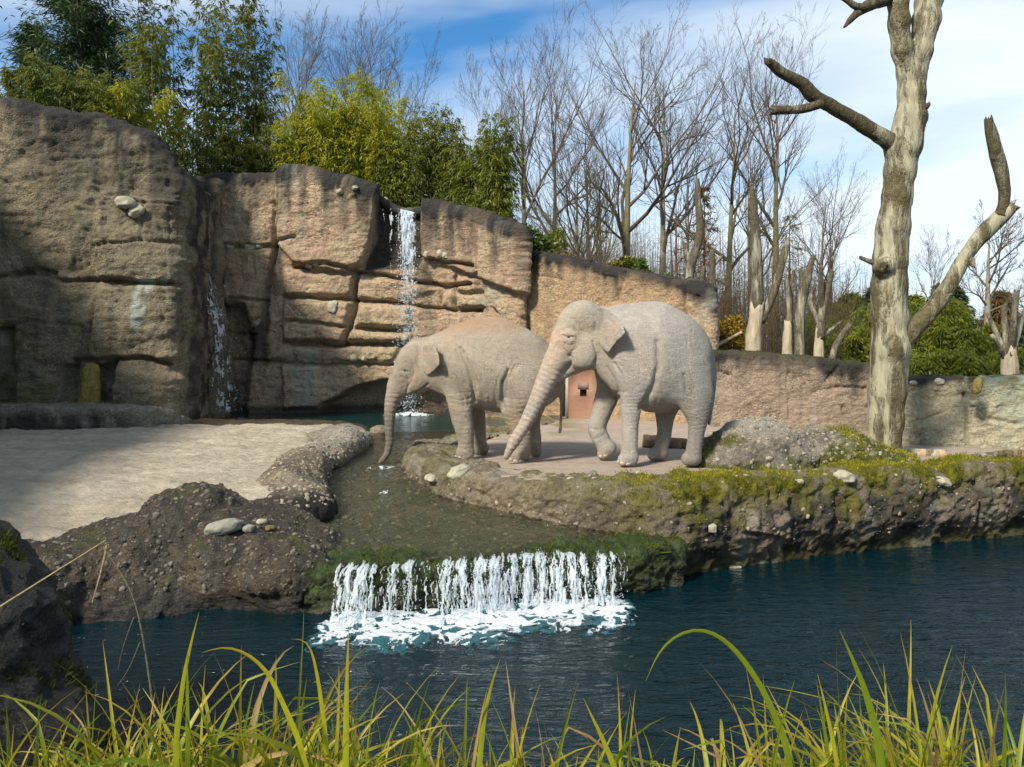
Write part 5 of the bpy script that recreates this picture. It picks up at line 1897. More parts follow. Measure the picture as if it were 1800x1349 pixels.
fold2 = [
    ([(1156, 600), (1158, 635), (1152, 672), (1138, 702), (1128, 716)], 5, .045), ([(1122, 548), (1140, 562), (1154, 590)], 8, .018), ([(1100, 545), (1112, 570), (1118, 600)], 8, .014), ([(1178, 560), (1196, 590), (1200, 640)], 14, .010),
    ([(1218, 720), (1208, 690), (1204, 660)], 4, .02), ([(1098, 690), (1092, 660), (1080, 640)], 2.6, .03), ([(1086, 690), (1076, 662), (1066, 645)], 2.4, .02),
    ([(1001, 626), (1006, 631), (1003, 643), (990, 654)], 2.6, .03), ([(1003, 626), (1006, 618), (1012, 612)], 1.8, .016), ([(1030, 652), (1012, 654), (1000, 660)], 1.6, .012),
    ([(990, 605), (1004, 608), (1020, 600)], 1.6, .006), ([(988, 611), (998, 619), (1003, 627)], 1.8, .008), ([(988, 580), (1000, 577), (1012, 582)], 2.0, .007), ([(1012, 610), (1020, 606), (1030, 606)], 2.0, .006),
    ([(1044, 600), (1050, 625), (1044, 645)], 2.6, .022), ([(1056, 545), (1066, 548), (1082, 560)], 1.4, .008),
    ([(988, 590), (998, 593), (1008, 592)], 1.2, .012), ([(1008, 562), (1014, 570), (1012, 580)], 3.5, .012), ([(1045, 556), (1050, 566), (1046, 580)], 3.0, .016),
    ([(1050, 758), (1036, 752)], 2, .01), ([(1045, 772), (1064, 764)], 1.8, .01)]
for k in range(18):
    t = k / 17
    xx, yy = 975 - 82 * t, 650 + 140 * t
    fold2.append(([(xx - 22, yy - 10), (xx + 22, yy + 10)], 1.3, .010))


for k in range(26):
    x0, y0 = r_.uniform(1105, 1215), r_.uniform(560, 680)
    L = r_.uniform(18, 50)
    fold2.append(([(x0, y0), (x0 + 0.12 * L + r_.normal() * 2, y0 + 0.5 * L), (x0 + 0.05 * L + r_.normal() * 3, y0 + L)], r_.uniform(1.2, 2.2), r_.uniform(.003, .008)))
for k in range(18):
    y0 = 690 + k * 6.2
    fold2.append(([(1088, y0), (1108, y0 + 3 + r_.normal()), (1130, y0)], 1.1, .006))
    fold2.append(([(1205, y0), (1222, y0 + 3 + r_.normal()), (1245, y0)], 1.1, .006))
for k in range(10):                                            # fan of creases round eye and cheek
    t = k / 9
    fold2.append(([(1010 + 26 * t, 596 - 8 * t), (1014 + 22 * t, 610), (1010 + 20 * t, 622 + 8 * t)], 1.0, .004))


def paint2(at, px, py, V, N):
    n = fbm(V, 3.0, 4, 0.6, 2)
    at['dust'] = 0.3 * sstep(0, 0.4, fbm(V, 1.2, 3, 0.5, 9)) + 0.35 * sstep(1080, 1040, px) * sstep(700, 620, py) + 0.5 * sstep(770, 800, py) * sstep(1080, 1060, px)
    trunk = sstep(1000, 975, px)
    at['pink'] = 0.65 * trunk * sstep(-0.35, 0.1, n) + 0.5 * (np.hypot(px - 990, py - 600) < 26) * sstep(-0.1, 0.2, n) + 0.7 * (px > 1060) * (px < 1098) * (py < 626) * (py > 560) * sstep(0.0, 0.3, n) * (V[:, 1] < 11.5)
    at['mud_shade'] = 0.35 * sstep(1150, 1240, px) + 0.3 * sstep(660, 740, py) * sstep(1130, 1160, px) + 0.5 * sstep(0.0, -0.3, N[:, 2]) * sstep(1000, 985, px) * (py > 690)  # rear, belly and trunk underside: shade put into the skin colour


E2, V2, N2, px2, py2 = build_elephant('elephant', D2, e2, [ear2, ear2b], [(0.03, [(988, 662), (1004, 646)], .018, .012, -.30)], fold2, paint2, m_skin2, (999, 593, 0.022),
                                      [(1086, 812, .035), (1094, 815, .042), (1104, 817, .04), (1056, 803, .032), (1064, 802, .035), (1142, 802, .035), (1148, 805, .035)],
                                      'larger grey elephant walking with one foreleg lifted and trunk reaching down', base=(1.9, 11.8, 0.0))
# ---------------------------------------------------------------- dead wood
def bark_mat(name, bare, bark, amount=0.5, inner=(0.45, 0.27, 0.10), zs=0.16):
    """Weathered dead wood: bare grey wood with long grain, patches of dark bark, ochre streaks."""
    M = Mat(name)
    v = M.coord()
    vl = M.coord((1, 1, zs))
    g = M.noise(vl, 16, 6, 0.65, 0.4)
    patch = M.ramp(M.noise(M.coord((1, 1, 0.22)), 3.6, 6, 0.66, 0.3), 0.5 - 0.3 * (amount - 0.5) - 0.05, 0.5 - 0.3 * (amount - 0.5) + 0.06)
    c = M.mix(M.ramp(g, 0.3, 0.7), bare, tuple(q * 0.55 for q in bare))
    c = M.mix(M.ramp(M.noise(vl, 5, 5, 0.6), 0.58, 0.72, 0, 0.8), c, inner)
    bk = M.mix(M.ramp(M.noise(v, 17, 5, 0.7), 0.3, 0.7), bark, tuple(q * 0.4 for q in bark))
    c = M.mix(patch, c, bk)
    h = M.math('ADD', M.math('MULTIPLY', g, 0.6), M.math('MULTIPLY', patch, M.math('ADD', 0.5, M.math('MULTIPLY', M.noise(v, 13, 5, 0.7), 1.2))))
    n = M.bump(h, 0.9, 0.05)
    return M.done(M.principled(c, 0.85, n, 0.2))


m_dead = bark_mat('dead_tree_wood', (0.36, 0.34, 0.235), (0.15, 0.125, 0.065), 0.45, (0.36, 0.23, 0.09))
m_dead_top = bark_mat('dead_tree_bark', (0.27, 0.265, 0.18), (0.10, 0.085, 0.045), 0.78, (0.30, 0.20, 0.08))
m_peeled = bark_mat('peeled_pale_wood', (0.44, 0.38, 0.27), (0.32, 0.25, 0.16), 0.12, (0.45, 0.24, 0.10))
m_stump = bark_mat('grey_pollard_wood', (0.30, 0.285, 0.215), (0.13, 0.11, 0.07), 0.62)
m_log = bark_mat('fallen_log_wood', (0.36, 0.28, 0.18), (0.22, 0.15, 0.09), 0.5)
m_cut = simple_mat('cut_wood_end', (0.42, 0.31, 0.18), 0.9, 0.1, 0.4, 18)


def limb_mesh(name, pts, radii, step=0.06, sides=20, rough=0.12, seed=0.0, capnoise=0.0, smooth=0.25, ribs=0.0):
    q, s = polyline([tuple(p) + (r,) for p, r in zip(pts, radii)], step, smooth)
    P = q[None, :, :3]
    R = q[None, :, 3]
    V, Fs = tubes(P, R, sides)
    m = len(q)
    Vg = V.reshape(m, sides, 3)
    dirn = Vg - q[:, None, :3]
    rr = np.linalg.norm(dirn, axis=2, keepdims=True) + 1e-9
    k = 1 + rough * fbm(Vg * np.array([1, 1, 0.35]), 5.0, 4, 0.6, seed) * 1.6 + rough * 0.8 * fbm(Vg, 1.6, 2, 0.5, seed + 4)
    if ribs:
        a = np.arange(sides) / sides * 2 * math.pi
        k[:, :] += ribs * np.sin(a * 5 + seed)[None, :] * 0.5
    Vg = q[:, None, :3] + dirn * k[..., None]
    jag = np.random.default_rng(int(seed * 10) + 3).uniform(-0.6, 1.0, sides)[:, None]
    Vg[-1] += (q[-1, :3] - q[-2, :3]) / (np.linalg.norm(q[-1, :3] - q[-2, :3]) + 1e-9) * q[-1, 3] * jag      # splintered break
    V = Vg.reshape(-1, 3)
    caps = []
    ring = np.arange(sides)
    Vc = np.concatenate([V, q[:1, :3], q[-1:, :3] - (q[-1, :3] - q[-2, :3]) * 0.3])
    b = len(V)
    caps.append(np.stack([np.full(sides, b), np.roll(ring, -1), ring], 1))
    e = (m - 1) * sides
    caps.append(np.stack([np.full(sides, b + 1), e + ring, e + np.roll(ring, -1)], 1))
    return fast_mesh(name, Vc, Fs + caps)


def limb(name, px, D, mat_, parent, dD=None, **kw):
    """px: list of (x, y, radius px). D: depth of the limb's root, dD: change in depth to its tip."""
    n = len(px)
    Ds = [D + (dD or 0) * i / max(n - 1, 1) for i in range(n)]
    pts = [PX(x, y, d) for (x, y, r), d in zip(px, Ds)]
    rad = [r * d / FPX for (x, y, r), d in zip(px, Ds)]
    return link(name, limb_mesh(name, pts, rad, **kw), mat_, parent, pts[0])


TD = 12.35
tree = empty('dead_tree', PX(1551, 812, TD))
TRK = [(1548, 824, 36), (1551, 800, 31), (1556, 740, 31), (1560, 690, 32.5), (1565, 620, 33.5), (1565, 560, 32), (1563, 500, 29.5), (1564, 455, 30), (1570, 400, 28.5), (1577, 345, 26.5), (1583, 300, 26.5),
       (1590, 255, 28.5), (1602, 205, 26), (1602, 165, 23.5), (1600, 130, 24)]
LF = [(1598, 135, 19), (1587, 90, 18), (1581, 40, 17.5), (1579, 0, 16.5), (1576, -60, 15), (1560, -140, 11), (1556, -200, 6)]
RF = [(1604, 140, 20), (1617, 90, 22), (1629, 35, 24), (1634, 0, 24), (1644, -70, 21), (1660, -160, 16), (1668, -240, 8)]
fld = Field(PX(1480, 850, TD) - np.array([0, .7, 0]), PX(1700, -270, TD) + np.array([0, .7, 0]), 0.024)
for ln, dd in ((TRK, 0.0), (LF, -0.25), (RF, 0.25)):
    for k, (p, q) in enumerate(zip(ln[:-1], ln[1:])):
        da, db = dd * k / len(ln), dd * (k + 1) / len(ln)
        fld.cone(PX(p[0], p[1], TD + da), PX(q[0], q[1], TD + db), p[2] * 0.92 * TD / FPX, q[2] * 0.92 * TD / FPX, 0.08)
for (x, y, dv, r) in ((1568, 610, -.1, 26), (1584, 262, -.05, 22), (1552, 468, -.22, 15), (1535, 805, -.1, 20), (1575, 806, -.12, 18)):   # swellings where limbs leave, knot, root flare
    fld.cone(PX(x, y, TD + dv), PX(x + 1, y, TD + dv), r * TD / FPX, r * TD / FPX, 0.10)
fld.carve(PX(1553, 468, TD - .42), PX(1554, 467, TD - .36), .05, .05, 0.03)
V, Qf = fld.mesh(1)
N_ = tri_normals(V, Qf)
az_ = np.arctan2(V[:, 1] - TD, V[:, 0] - np.interp(V[:, 2], [0, 7], [5.9, 6.4]))
V = V + N_ * (0.030 * fbm(V * np.array([1, 1, .22]), 6.0, 4, 0.6, 1.0) + 0.022 * np.abs(fbm(V * np.array([1, 1, .12]), 14.0, 3, 0.6, 3.0)) + 0.03 * fbm(V, 1.5, 2))[:, None]
link('trunk', fast_mesh('trunk', V, Qf), m_dead, tree, PX(1551, 812, TD))
o = limb('branch', [(1580, 262, 18), (1560, 246, 15), (1533, 231, 13.5), (1500, 209, 13), (1467, 190, 12), (1440, 176, 12.5), (1425, 166, 12), (1412, 148, 11), (1394, 139, 9.5), (1370, 126, 9), (1356, 112, 8), (1350, 108, 7.5)], TD, m_dead_top, tree, sides=20, seed=4.0, dD=-0.6, step=0.04, smooth=0.12)
limb('side_branch', [(1445, 182, 8), (1425, 189, 8), (1405, 193, 7.5), (1380, 194, 8), (1360, 194, 8.5)], TD - 0.35, m_dead_top, o, sides=16, seed=5.0, step=0.04, smooth=0.1)
o = limb('branch', [(1572, -8, 12), (1550, 2, 11), (1525, 10, 10), (1510, 20, 8), (1496, 34, 6), (1484, 48, 2)], TD - 0.1, m_dead_top, tree, sides=16, seed=6.0, dD=-0.4, step=0.04, smooth=0.08)
limb('side_branch', [(1522, 14, 7), (1504, 12, 6), (1490, 2, 4.5), (1474, -6, 3)], TD - 0.4, m_dead_top, o, sides=12, seed=7.0, step=0.04, smooth=0.05)
o = limb('branch', [(1566, 618, 24), (1590, 592, 19), (1612, 572, 16), (1640, 543, 14.5), (1664, 510, 14), (1680, 482, 13), (1696, 452, 12), (1712, 430, 13), (1735, 404, 13.5), (1758, 382, 14), (1774, 368, 12), (1784, 362, 8)], TD, m_dead, tree, sides=24, seed=8.0, dD=-0.3, step=0.04, smooth=0.1)
limb('side_branch', [(1758, 382, 12), (1764, 360, 9.5), (1766, 335, 9.5), (1761, 305, 12), (1752, 270, 12), (1744, 240, 10.5), (1740, 222, 8.5), (1738, 211, 7)], TD - 0.27, m_dead_top, o, sides=20, seed=9.0, step=0.04, smooth=0.1)
limb('side_branch', [(1700, 452, 8), (1708, 462, 6), (1712, 470, 3)], TD - 0.2, m_peeled, o, sides=12, seed=9.5, step=0.03, smooth=0.05)
limb('stub', [(1545, 466, 6), (1526, 459, 4.5), (1512, 453, 3.5)], TD - 0.1, m_stump, tree, sides=12, seed=10.0, step=0.03, smooth=0.04)
limb('stub', [(1622, 192, 6), (1630, 187, 5), (1634, 181, 3)], TD - 0.1, m_dead_top, tree, sides=10, seed=11.0, step=0.03, smooth=0.04)
limb('knot', [(1552, 470, 12), (1553, 468, 10), (1553.5, 467, 6)], TD - 0.27, m_dead_top, tree, sides=16, seed=12.0, dD=-0.08, step=0.02, smooth=0.03)
tag(tree, 'tall dead barkless tree with broken limbs on the right platform', 'tree')


# pollard trunks standing behind the low wall and on the tan wall
def pollard(D, trunk, branches, label, mats=(None, None), foot=None, seed=0):
    x, y, r = trunk[0]
    base = PX(x, y, D)
    gz = float(ground_z(base[0], base[1]))
    e = empty('pollard_tree', (base[0], base[1], gz))
    # run the trunk down into the soil
    if base[2] > gz:
        yy = 620 + (CAMZ - gz + 0.1) / D * FPX
        trunk = [(x, yy, r * 1.15)] + trunk
    if foot:                                                   # bark is gone at the foot: it starts above, a little thicker than the bare wood
        top = foot[-1][1]
        foot = [(x, max(trunk[0][1], foot[0][1]), foot[0][2])] + foot[1:] + [(foot[-1][0], top - 12, foot[-1][2] * 0.9)]
        trunk = [(foot[-2][0], top + 3, foot[-2][2] * 0.98)] + [p for p in trunk if p[1] < top - 6]
    limb('trunk', trunk, D, mats[0] or m_stump, e, sides=16, step=0.08, seed=seed, smooth=0.2, rough=0.16)
    for k, b in enumerate(branches):
        limb('branch', b, D, mats[1] or m_stump, e, sides=12, step=0.08, seed=seed + k + 1, dD=0.25 * (-1) ** k, smooth=0.12, rough=0.18)
    if foot:
        limb('peeled_patch', foot, D, m_peeled, e, sides=16, step=0.06, seed=seed + 9, smooth=0.1, rough=0.16)
    return tag(e, label, 'tree trunk', 'dead pollard trunks behind the walls')


pollard(19.4, [(1322, 614, 13), (1329, 560, 12.5), (1331, 520, 11), (1330, 470, 10.5), (1328, 420, 9), (1325, 385, 8), (1322, 330, 4)], [[(1336, 566, 8), (1352, 535, 7.5), (1364, 505, 7), (1372, 470, 6.5), (1378, 445, 7), (1386, 420, 4)]],
        'thickest dead trunk behind the low wall, its foot stripped pale, one arm to the right', foot=[(1322, 618, 14.6), (1325, 590, 13.6), (1328, 566, 13.0), (1329.5, 553, 12.4)], seed=20)
pollard(19.2, [(1383, 622, 9.5), (1384, 590, 8), (1388, 555, 6), (1387, 520, 5.5), (1382, 494, 4)], [[(1388, 548, 4.5), (1391, 510, 4), (1395, 478, 3)]], 'slim dark topped dead trunk with a pale foot, second along the low wall', foot=[(1383, 624, 10.2), (1384, 600, 9.0), (1385, 580, 7.2)], seed=24)
pollard(19.0, [(1407, 624, 9), (1405, 580, 9), (1406, 545, 8.5), (1413, 512, 8), (1421, 480, 7), (1430, 450, 4)], [[(1412, 520, 5), (1411, 497, 4.5), (1409, 477, 4)]], 'grey dead trunk with a short fork, middle of the low wall group', seed=28)
pollard(18.8, [(1438, 625, 8.5), (1441, 590, 7.5), (1444, 555, 7.5), (1452, 520, 6.5), (1458, 495, 5.5), (1463, 476, 4)], [[(1441, 572, 5), (1430, 550, 5), (1422, 530, 4.5), (1426, 515, 4), (1433, 502, 3)], [(1445, 545, 5), (1443, 510, 4.5), (1443, 466, 3.5)], [(1444, 595, 3.5), (1460, 580, 3), (1481, 565, 2.5)]],
        'dead trunk splitting into several stubs, right end of the low wall group', foot=[(1438, 627, 9.4), (1440, 606, 8.2), (1441, 594, 7.5)], seed=32)
pollard(18.6, [(1462, 632, 6), (1470, 606, 7), (1482, 588, 5.5), (1494, 570, 4.5)], [], 'short leaning dead stem nearest the dead tree behind the low wall', seed=37)
pollard(21.2, [(1210, 492, 9), (1216, 458, 8), (1228, 425, 7.5), (1231, 395, 6.5), (1227, 350, 5.5), (1226, 315, 3.5)], [[(1214, 462, 6), (1206, 445, 5), (1203, 428, 4)]], 'forked grey trunk rising above the right end of the tan wall', seed=40)
pollard(21.0, [(1253, 512, 6.5), (1252, 480, 5.5), (1252, 442, 4)], [[(1253, 468, 4), (1263, 455, 4), (1272, 450, 3)]], 'pale thin trunk stub at the very corner of the tan wall', seed=43)
pollard(21.0, [(1233, 508, 4.5), (1234, 485, 4), (1238, 468, 3.5)], [], 'shortest mossy stub between the two trunks on the tan wall', seed=45)
pollard(15.4, [(1774, 652, 14), (1773, 632, 13), (1772, 612, 10)], [[(1768, 625, 5.5), (1757, 600, 5), (1742, 565, 4), (1736, 552, 3)], [(1766, 628, 4.5), (1754, 606, 4), (1744, 590, 3.5)], [(1772, 615, 6), (1766, 575, 5.5), (1764, 538, 4.5)], [(1776, 612, 6.5), (1782, 570, 6), (1787, 512, 4.5)], [(1780, 620, 5.5), (1792, 575, 5), (1808, 530, 4)]],
        'cut down trunk with five upright stubs on the pale right wall', foot=[(1775, 656, 15), (1774, 640, 13.6), (1773, 628, 12.4)], seed=48)
e = empty('leaning_bough', PX(1258, 608, 18.8))
limb('stem', [(1256, 610, 3.5), (1280, 597, 3), (1304, 584, 2.5)], 18.8, m_peeled, e, sides=10, step=0.06, seed=3)
tag(e, 'bare pale branch leaning out from behind the end of the tan wall', 'branch')

# logs on the platform
def log(px, D, dD, label, mat_=None, seed=0, sides=24):
    x, y, r = px[0]
    e = empty('log', PX(x, y + r, D))
    n = len(px)
    limb('stem', px, D, mat_ or m_log, e, dD=dD, sides=sides, step=0.05, seed=seed, smooth=0.1, rough=0.07)
    c0, c1 = PX(px[0][0], px[0][1], D), PX(px[1][0], px[1][1], D + (dD or 0) / max(n - 1, 1))
    ax = (c0 - c1) / np.linalg.norm(c0 - c1)
    U = np.cross(ax, [0, 0, 1.0])
    U /= np.linalg.norm(U)
    W = np.cross(ax, U)
    rr = px[0][2] * D / FPX * 0.9
    a = np.linspace(0, 2 * math.pi, 25)[:-1]
    ring = c0 + ax * 0.012 + rr * (np.cos(a)[:, None] * U + np.sin(a)[:, None] * W)
    V = np.concatenate([[c0 + ax * 0.016], ring, ring - ax * 0.03])
    k = np.arange(24)
    F3 = np.stack([0 * k, 1 + k, 1 + (k + 1) % 24], 1)
    F4 = np.stack([1 + k, 25 + k, 25 + (k + 1) % 24, 1 + (k + 1) % 24], 1)
    link('cut_end', fast_mesh('cut_end', V, [F3, F4], smooth=False), m_cut, e, c0)
    return tag(e, label, 'log')


log([(1131, 776, 12.5), (1170, 780, 12.5), (1215, 785, 12.5), (1260, 790, 12)], 13.9, -0.3, 'short brown log lying behind the larger elephant\'s hind legs', seed=51)
log([(1586, 797, 9), (1610, 798, 9), (1640, 799, 9), (1662, 800, 9)], 12.75, 0.0, 'short split yellowish log lying just right of the dead tree', m_peeled, seed=53)
log([(1764, 798, 6.5), (1735, 803, 7), (1690, 808, 7), (1640, 813, 6), (1598, 818, 4)], 12.1, -0.25, 'long thin grey log sloping to the foot of the dead tree', m_stump, seed=55)
log([(1762, 799, 9), (1800, 800, 9.5), (1850, 801, 10), (1920, 802, 10)], 12.35, 0.0, 'orange brown log running out of the right edge', seed=57)

# service door in the tan wall, with its steel post
def box_mesh(name, lo, hi, bev=0.0):
    lo, hi = np.asarray(lo, float), np.asarray(hi, float)
    V = np.array([[lo[0] if i & 1 == 0 else hi[0], lo[1] if i & 2 == 0 else hi[1], lo[2] if i & 4 == 0 else hi[2]] for i in range(8)])
    F = np.array([(0, 2, 3, 1), (4, 5, 7, 6), (0, 1, 5, 4), (2, 6, 7, 3), (0, 4, 6, 2), (1, 3, 7, 5)])
    return V, F


def door_mat():
    M = Mat('red_rendered_panel')
    v = M.coord()
    c = M.mix(M.ramp(M.noise(v, 3, 6, 0.65), 0.35, 0.65), (0.31, 0.165, 0.115), (0.27, 0.175, 0.115))
    c = M.mix(M.ramp(M.noise(v, 12, 5, 0.7), 0.5, 0.75, 0, 0.6), c, (0.20, 0.10, 0.08))
    return M.done(M.principled(c, 0.9, M.bump(M.noise(v, 22, 5, 0.7), 0.7, 0.02), 0.15))


m_door = door_mat()
m_steel = simple_mat('dark_steel', (0.035, 0.03, 0.028), 0.5, 0.4, 0.2)
m_plate = simple_mat('dull_mauve_plate', (0.24, 0.15, 0.14), 0.7, 0.3, 0.3)
m_pale_strip = simple_mat('pale_concrete_strip', (0.42, 0.38, 0.31), 0.9, 0.15, 0.4)
m_hole = simple_mat('niche_inside', (0.08, 0.035, 0.03), 0.9, 0.1)
DD = 19.78
xa, xb = PX(996, 0, DD)[0], PX(1052, 0, DD)[0]
zt = PX(0, 640, DD)[2]
door = empty('service_door', ((xa + xb) / 2, DD, 0))
th = 0.16
hx0, hx1 = PX(1019, 0, DD)[0], PX(1032, 0, DD)[0]
hz0, hz1 = PX(0, 697, DD)[2], PX(0, 685, DD)[2]
xs_ = [xa, hx0, hx1, xb]
zs_ = [-0.05, hz0, hz1, zt]
gv = np.array([(x, y, z) for y in (DD, DD + th) for z in zs_ for x in xs_])
FF = []
for jz in range(3):
    for ix in range(3):
        if ix == 1 and jz == 1:
            continue
        k0 = jz * 4 + ix
        FF.append((k0, k0 + 1, k0 + 5, k0 + 4))
for (p, q) in ((5, 6), (6, 10), (10, 9), (9, 5)):                # reveal of the square hole
    FF.append((p, p + 16, q + 16, q))
for (p, q) in ((0, 4), (4, 8), (8, 12), (12, 13), (13, 14), (14, 15), (15, 11), (11, 7), (7, 3)):
    FF.append((p, p + 16, q + 16, q))
link('panel', fast_mesh('panel', gv, np.array(FF), smooth=False), m_door, door, (xa, DD, 0))
V, F = box_mesh('b', (hx0 - .05, DD + th - .012, hz0 - .05), (hx1 + .05, DD + th + .01, hz1 + .05))
link('niche', fast_mesh('niche', V, F, smooth=False), m_hole, door, (hx0, DD, hz0))
V, F = box_mesh('b', (hx0 - .06, DD - .012, hz1 + .012), (hx1 + .06, DD - .0, hz1 + .17))
link('plate', fast_mesh('plate', V, F, smooth=False), m_plate, door, (hx0, DD, hz1))
V, F = box_mesh('b', (PX(984.5, 0, DD)[0], DD - .10, -0.02), (PX(990, 0, DD)[0], DD - .02, zt + .12))
link('post', fast_mesh('post', V, F, smooth=False), m_steel, door, (xa, DD, 0))
V, F = box_mesh('b', (PX(990.4, 0, DD)[0], DD - .01, -0.02), (PX(995.4, 0, DD)[0], DD + .1, zt + .1))
link('jamb', fast_mesh('jamb', V, F, smooth=False), m_pale_strip, door, (xa, DD, 0))
door.rotation_euler = (0, 0, math.radians(-32))
tag(door, 'reddish service door with a small square hole, seen under the larger elephant\'s jaw', 'door')
# ---------------------------------------------------------------- vegetation
def leaf_mat(name, a, b, trans=0.35, rough=0.55, spec=0.3):
    M = Mat(name)
    c = M.mix(M.attr('tint'), a, b)
    p = M.principled(c, rough, None, spec)
    tr = M.n('BsdfTranslucent')
    M.L(M.mix(0.6, c, tuple(min(1, q * 1.5) for q in b)), tr.inputs['Color'])
    ms = M.n('MixShader')
    ms.inputs[0].default_value = trans
    M.L(p, ms.inputs[1])
    M.L(tr.outputs[0], ms.inputs[2])
    return M.done(ms.outputs[0])


m_bamboo = leaf_mat('bamboo_leaf', (0.036, 0.07, 0.012), (0.155, 0.165, 0.022))
m_bamboo_yel = leaf_mat('yellow_bamboo_leaf', (0.11, 0.14, 0.010), (0.37, 0.37, 0.025), 0.45)
m_bamboo_hedge = leaf_mat('bamboo_hedge_leaf', (0.05, 0.085, 0.012), (0.20, 0.22, 0.02), 0.4)
m_laurel = leaf_mat('laurel_leaf', (0.025, 0.05, 0.010), (0.09, 0.13, 0.02), 0.2, 0.35, 0.5)
m_evergreen = leaf_mat('evergreen_leaf', (0.035, 0.06, 0.010), (0.18, 0.20, 0.02), 0.35, 0.45, 0.4)
m_pine = leaf_mat('pine_needle', (0.012, 0.035, 0.012), (0.05, 0.085, 0.022), 0.15)
m_spruce = leaf_mat('spruce_needle', (0.012, 0.028, 0.018), (0.04, 0.065, 0.03), 0.1)
m_larch = leaf_mat('rusty_conifer_needle', (0.07, 0.055, 0.02), (0.20, 0.115, 0.03), 0.25)
m_brown = leaf_mat('dry_brown_leaf', (0.085, 0.06, 0.025), (0.17, 0.13, 0.045), 0.3)
m_yellow = leaf_mat('yellow_flower', (0.35, 0.27, 0.02), (0.55, 0.42, 0.03), 0.3)
m_orange = leaf_mat('orange_yellow_leaf', (0.10, 0.10, 0.012), (0.30, 0.19, 0.02), 0.35)


def stem_mat(name, a, b, sc=4.0):
    M = Mat(name)
    v = M.coord()
    c = M.mix(M.ramp(M.noise(v, sc, 5, 0.65), 0.35, 0.65), a, b)
    return M.done(M.principled(c, 0.9, M.bump(M.noise(v, 25, 4, 0.7), 0.6, 0.03), 0.15))


m_culm = stem_mat('bamboo_culm', (0.30, 0.24, 0.07), (0.17, 0.16, 0.05))
m_bark = stem_mat('grey_bark', (0.105, 0.09, 0.065), (0.17, 0.15, 0.11))
m_bark_green = stem_mat('lichen_bark', (0.13, 0.12, 0.055), (0.20, 0.18, 0.10))
m_bark_pale = stem_mat('pale_bark', (0.26, 0.24, 0.19), (0.14, 0.125, 0.095))
m_bark_red = stem_mat('reddish_bark', (0.13, 0.075, 0.045), (0.085, 0.055, 0.035))
m_twig = stem_mat('twig', (0.085, 0.07, 0.05), (0.12, 0.10, 0.07))
m_twig_brown = stem_mat('brown_twig', (0.12, 0.085, 0.05), (0.075, 0.06, 0.038))


def leaf_quads(P, Dr, L, Wd, r, droop=0.35, diamond=True):
    """Kite-shaped leaves: centre line along Dr."""
    n = len(P)
    Dr = Dr / (np.linalg.norm(Dr, axis=1)[:, None] + 1e-9)
    side = np.cross(Dr, r.normal(size=(n, 3)))
    side /= np.linalg.norm(side, axis=1)[:, None] + 1e-9
    tip = P + Dr * L[:, None]
    tip[:, 2] -= droop * L
    mid = P + Dr * (L * 0.42)[:, None]
    mid[:, 2] -= 0.12 * droop * L
    V = np.stack([P, mid + side * Wd[:, None], tip, mid - side * Wd[:, None]], 1).reshape(-1, 3)
    return V, np.arange(4 * n).reshape(-1, 4)


def foliage_mesh(name, P, Dr, L, Wd, r, droop=0.35, tint=None):
    V, F = leaf_quads(P, Dr, L, Wd, r, droop)
    t = r.uniform(0, 1, len(P)) if tint is None else tint
    return fast_mesh(name, V, F, {'tint': np.repeat(t, 4)}, smooth=False)


